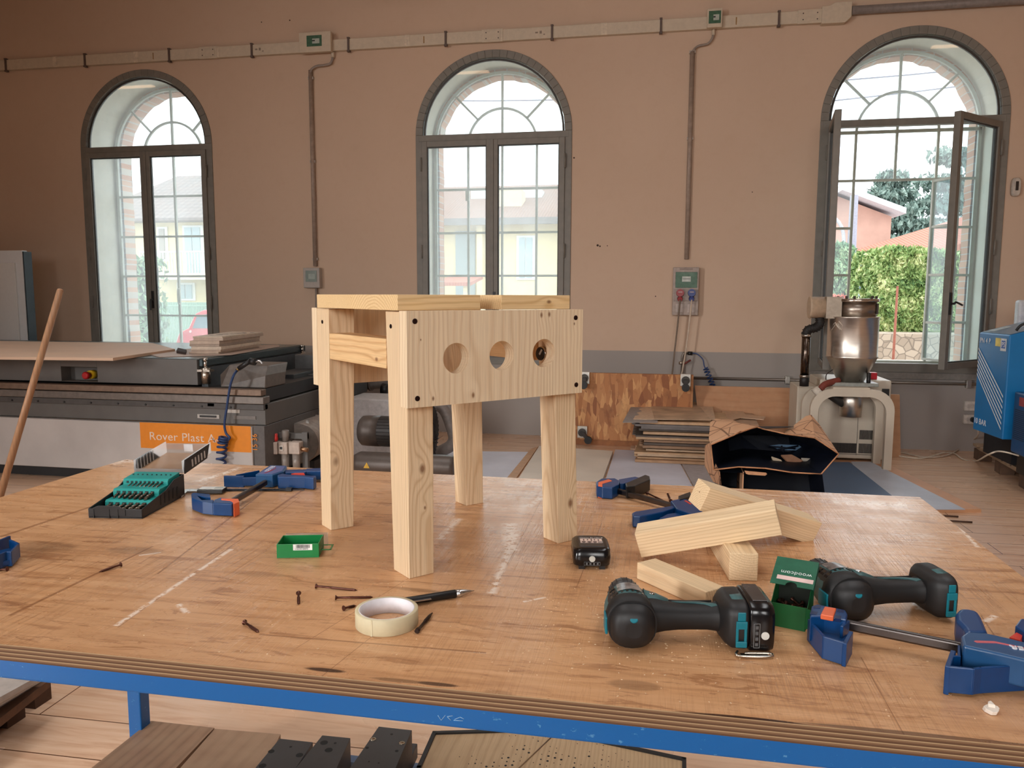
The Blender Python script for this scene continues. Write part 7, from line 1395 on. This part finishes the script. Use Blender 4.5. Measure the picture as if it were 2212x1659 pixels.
for u in (.02, .5, .98):
    for v in (.03, .32, .60): MB().obox(p0+pd*(Lp*u)+pn*v+V((0, 0, .0445)), (.13, .10, .089), R).build('block', plain((96, 72, 56), .85, var=.15, sc=20), pl_, bevel=.003)
# ------------------------------------------------------------------ under the bench
zs = .126; shp = lambda px, py: at(px, py, z=zs+.02)
def shelf(name, label, quad, z0, z1, mat, cat='board'): return tag(MB().prism([tuple(at(*q, z=z1)[:2]) for q in quad], z0, z1).build(name, mat), label, cat)
m_sh = pine('Y', (.3, 0, -.4), (148, 112, 88), (116, 84, 64), .03, (), 61, .5, .5, .6); m_sh2 = pine('Y', (-.3, 0, -.5), (152, 118, 94), (128, 96, 74), .04, (), 62, .5, .5, .4)
shelf('shelf_board', 'brown veneered board on the lower shelf, the left one', [(326, 1557), (463, 1572), (360, 1680), (120, 1720)], zs, zs+.018, m_sh)
shelf('shelf_board', 'brown veneered board on the lower shelf, right of the other', [(464, 1574), (606, 1586), (560, 1680), (362, 1690)], zs, zs+.016, m_sh2)
m_bk = plain((72, 70, 70), .45, .2, var=.04); hole = plain((8, 8, 8), .6)
def plate(label, quad, z0, z1, holes, cols=1, extra=None):
    P = [at(*q, z=z1) for q in quad]; t = thing('machined_plate', label, 'metal plate', (P[0].x, P[0].y, z0), group='dark drilled plates under the bench'); b = MB().prism([tuple(p[:2]) for p in P], z0, z1).build('plate', m_bk, t, bevel=.0012)
    for px, py, r in holes: p = at(px, py, z=z1+.0003); MB().cyl((p.x, p.y, z1-.004), (p.x, p.y, z1+.0004), r, n=20).build('drilled_hole', hole, b)
    return t
zp_ = .20
plate('left dark drilled plate under the bench, with a notch', [(604, 1595), (676, 1603), (600, 1720), (500, 1720)], zs+.02, zp_, [(586, 1623, .008), (647, 1631, .009), (628, 1613, .0035), (567, 1654, .009)])
zq_ = .235
plate('middle dark plate under the bench, with two large holes', [(696, 1588), (757, 1594), (700, 1720), (590, 1720)], zs+.02, zq_, [(700, 1604, .0095), (710, 1620, .0095), (724, 1605, .0035)])
zr_ = .26
plate('right dark plate under the bench, stacked highest with steel screws', [(818, 1569), (890, 1577), (820, 1740), (700, 1740)], zs+.06, zr_, [(846, 1586, .0035), (793, 1615, .0042), (857, 1622, .0042), (797, 1645, .002), (818, 1648, .002)])
for q in ((806, 1597), (868, 1605)): p = at(*q, z=zr_); tag(MB().lathe((p.x, p.y, zr_), (0, 0, 1), [(0, .0078), (.0012, .0078), (.0014, .0040), (.0006, .0038)], 20).build('socket_screw', metalm((190, 176, 156), .25)), 'steel socket screw set in the right dark plate', 'screw', 'socket screws in the right dark plate')
for k, (dx, z0, z1) in enumerate(((6, .205, .232), (10, .170, .200))):
    P = [at(*q, z=z1) for q in ((760+dx, 1640), (893+dx, 1590+k*8), (897+dx, 1596+k*8), (840+dx, 1720))]
tag(MB().prism([tuple(at(*q, z=.185)[:2]) for q in ((838, 1600), (902, 1606), (850, 1720), (760, 1720))], zs+.02, .185).build('machined_block', m_bk, bevel=.002), 'dark block beneath the right drilled plate', 'metal block')
tag(MB().prism([tuple(at(*q, z=zs+.03)[:2]) for q in ((915, 1637), (932, 1638), (925, 1690), (890, 1690))], .0, zs+.03).build('small_offcut', m_sh), 'small brown offcut between the dark plates and the framed panel', 'offcut')
# framed perforated panel
zf_ = .22; Q = [(938, 1585), (1180, 1578), (1478, 1642), (1478, 1760), (900, 1760), (905, 1660)]
Pp = [at(*q, z=zf_) for q in Q]; pf = thing('perforated_panel', 'pale wooden panel with drilled holes and a black edge under the bench', 'panel', (Pp[0].x, Pp[0].y, 0))
m_pf = pine('Y', (0, .2, -.6), (196, 164, 126), (166, 132, 96), .008, (), 71, .5, 1, .5)
bd_ = MB().prism([tuple(p[:2]) for p in Pp], zf_-.03, zf_).build('board', m_pf, pf); ed = MB()
for i in range(len(Pp)): a, b = Pp[i], Pp[(i+1) % len(Pp)]; d = (b-a); ln = d.length; d.normalize(); ed.obox((a+b)/2-V((0, 0, .012)), (ln+.008, .010, .034), Matrix((d, V((-d.y, d.x, 0)), V((0, 0, 1)))).transposed())
ed.build('edge_band', plain((22, 20, 20), .5), pf); 
a, b = at(1198, 1586, z=zf_+.0005), at(1110, 1670, z=zf_+.0005); MB().tube([a, b], .0018, 4).build('seam', plain((120, 92, 66), .6), pf)
hb = MB(); kk = lambda x, y: (880+x/3.072, 1440+y/3.072)
for x, y, r in ((678, 460, 1), (718, 458, 1), (834, 473, 1), (868, 494, 2), (917, 467, 1), (778, 524, 2), (696, 529, 1), (728, 551, 2), (770, 548, 3), (812, 546, 1), (806, 571, 3), (636, 580, 1), (628, 607, 2), (670, 604, 3), (720, 581, 1), (757, 600, 1), (660, 630, 2), (705, 628, 2), (575, 635, 2), (610, 659, 1), (652, 656, 3), (696, 653, 3), (524, 663, 3), (566, 661, 2), (450, 642, 2), (490, 640, 1), (458, 617, 1), (407, 645, 1), (428, 594, 1), (346, 598, 1), (948, 530, 1), (990, 541, 1), (942, 562, 1), (986, 573, 2), (1027, 584, 1), (892, 582, 1), (936, 593, 3), (979, 605, 3), (1021, 617, 3), (1071, 594, 2), (1114, 606, 2), (886, 615, 2), (930, 626, 3), (972, 639, 1), (1015, 650, 1), (836, 637, 1), (880, 649, 2), (923, 660, 1), (1128, 511, 1), (1174, 491, 1), (1258, 513, 1), (1300, 523, 1), (1208, 564, 1), (1205, 595, 3), (1297, 554, 1), (1294, 586, 1), (1337, 597, 1), (1290, 618, 2), (1383, 576, 1), (1334, 629, 1), (1424, 620, 1), (1467, 631, 1), (1287, 652, 1), (1244, 640, 1), (1109, 639, 2), (1152, 651, 1), (1331, 663, 1), (1464, 663, 1), (1105, 670, 3), (1240, 670, 2), (748, 625, 1)):
    p = at(*kk(x, y), z=zf_+.0004); hb.cyl((p.x, p.y, zf_-.001), (p.x, p.y, zf_+.0006), (.0012, .0021, .0031)[r-1], n=10)
hb.build('drilled_holes', hole, pf)['kind'] = 'stuff'
MB().box((Pp[0].x+.05, Pp[4].y, .0), (Pp[2].x-.05, Pp[0].y-.05, zf_-.03)).build('support', plain((60, 44, 34), .8), pf)
# stacked white panels on a pallet, lower left
zw_ = .26; wq = [(-160, 1440), (104, 1462), (60, 1486), (-60, 1580), (-400, 1600)]
tp5 = thing('wooden_pallet', 'dark pallet under the white panels at the lower left', 'pallet', (-2.2, 2.2, 0)); A = at(100, 1470, z=.13); B = at(-60, 1580, z=.13)
pp = [at(*q, z=.14) for q in ((-160, 1440), (108, 1464), (-60, 1595), (-420, 1600))]
MB().prism([tuple(p[:2]) for p in pp], .11, .135).build('deck', plain((96, 66, 46), .8, var=.1), tp5)
for i, q in enumerate(((98, 1490), (40, 1530), (-20, 1570))): p = at(*q, z=.05); MB().box((p.x-.5, p.y-.035, 0), (p.x-.01, p.y+.035, .11)).build('runner', plain((80, 54, 38), .85), tp5)
zz = .136; labs = ('lowest white panel on the dark pallet at the lower left', 'second white panel from the bottom at the lower left', 'third white panel from the bottom at the lower left', 'fourth white panel, below the top one, at the lower left', 'topmost white panel of the pile at the lower left')
for k in range(5):
    ww = [tuple(at(*q, z=zz+.014)[:2]) for q in ((-160, 1438), (92-k*3, 1462), (-60, 1555-k*4), (-420, 1580))]; tag(MB().prism(ww, zz, zz+.014).build('white_board', plain((186, 178, 170) if k % 2 else (168, 158, 150), .5)), labs[k], 'panel', 'white panels piled at the lower left'); zz += .017
# warm strip lamps overhead (they glint in the window glass)
m_lp = emit('warm_tube', (1, .62, .36, 1), 14)
for i, (px, py) in enumerate(((285, 187), (1005, 156), (2078, 97))):
    v = at(px, py, Y=9.3); t = thing('strip_lamp', ('warm strip lamp over the left machine', 'warm strip lamp over the middle of the hall', 'warm strip lamp over the right side of the hall')[i], 'ceiling lamp', (v.x, 5.5, v.z), group='strip lamps under the ceiling')
    MB().box((v.x-.30, 5.44, v.z+.012), (v.x+.30, 5.56, v.z+.06)).build('housing', plain((120, 116, 110), .5), t); MB().box((v.x-.28, 5.46, v.z), (v.x+.28, 5.54, v.z+.012)).build('tube', m_lp, t)
    MB().cyl((v.x-.2, 5.5, v.z+.06), (v.x-.2, 5.5, ZC), .004, n=6).cyl((v.x+.2, 5.5, v.z+.06), (v.x+.2, 5.5, ZC), .004, n=6).build('suspension_wire', m_dk, t)
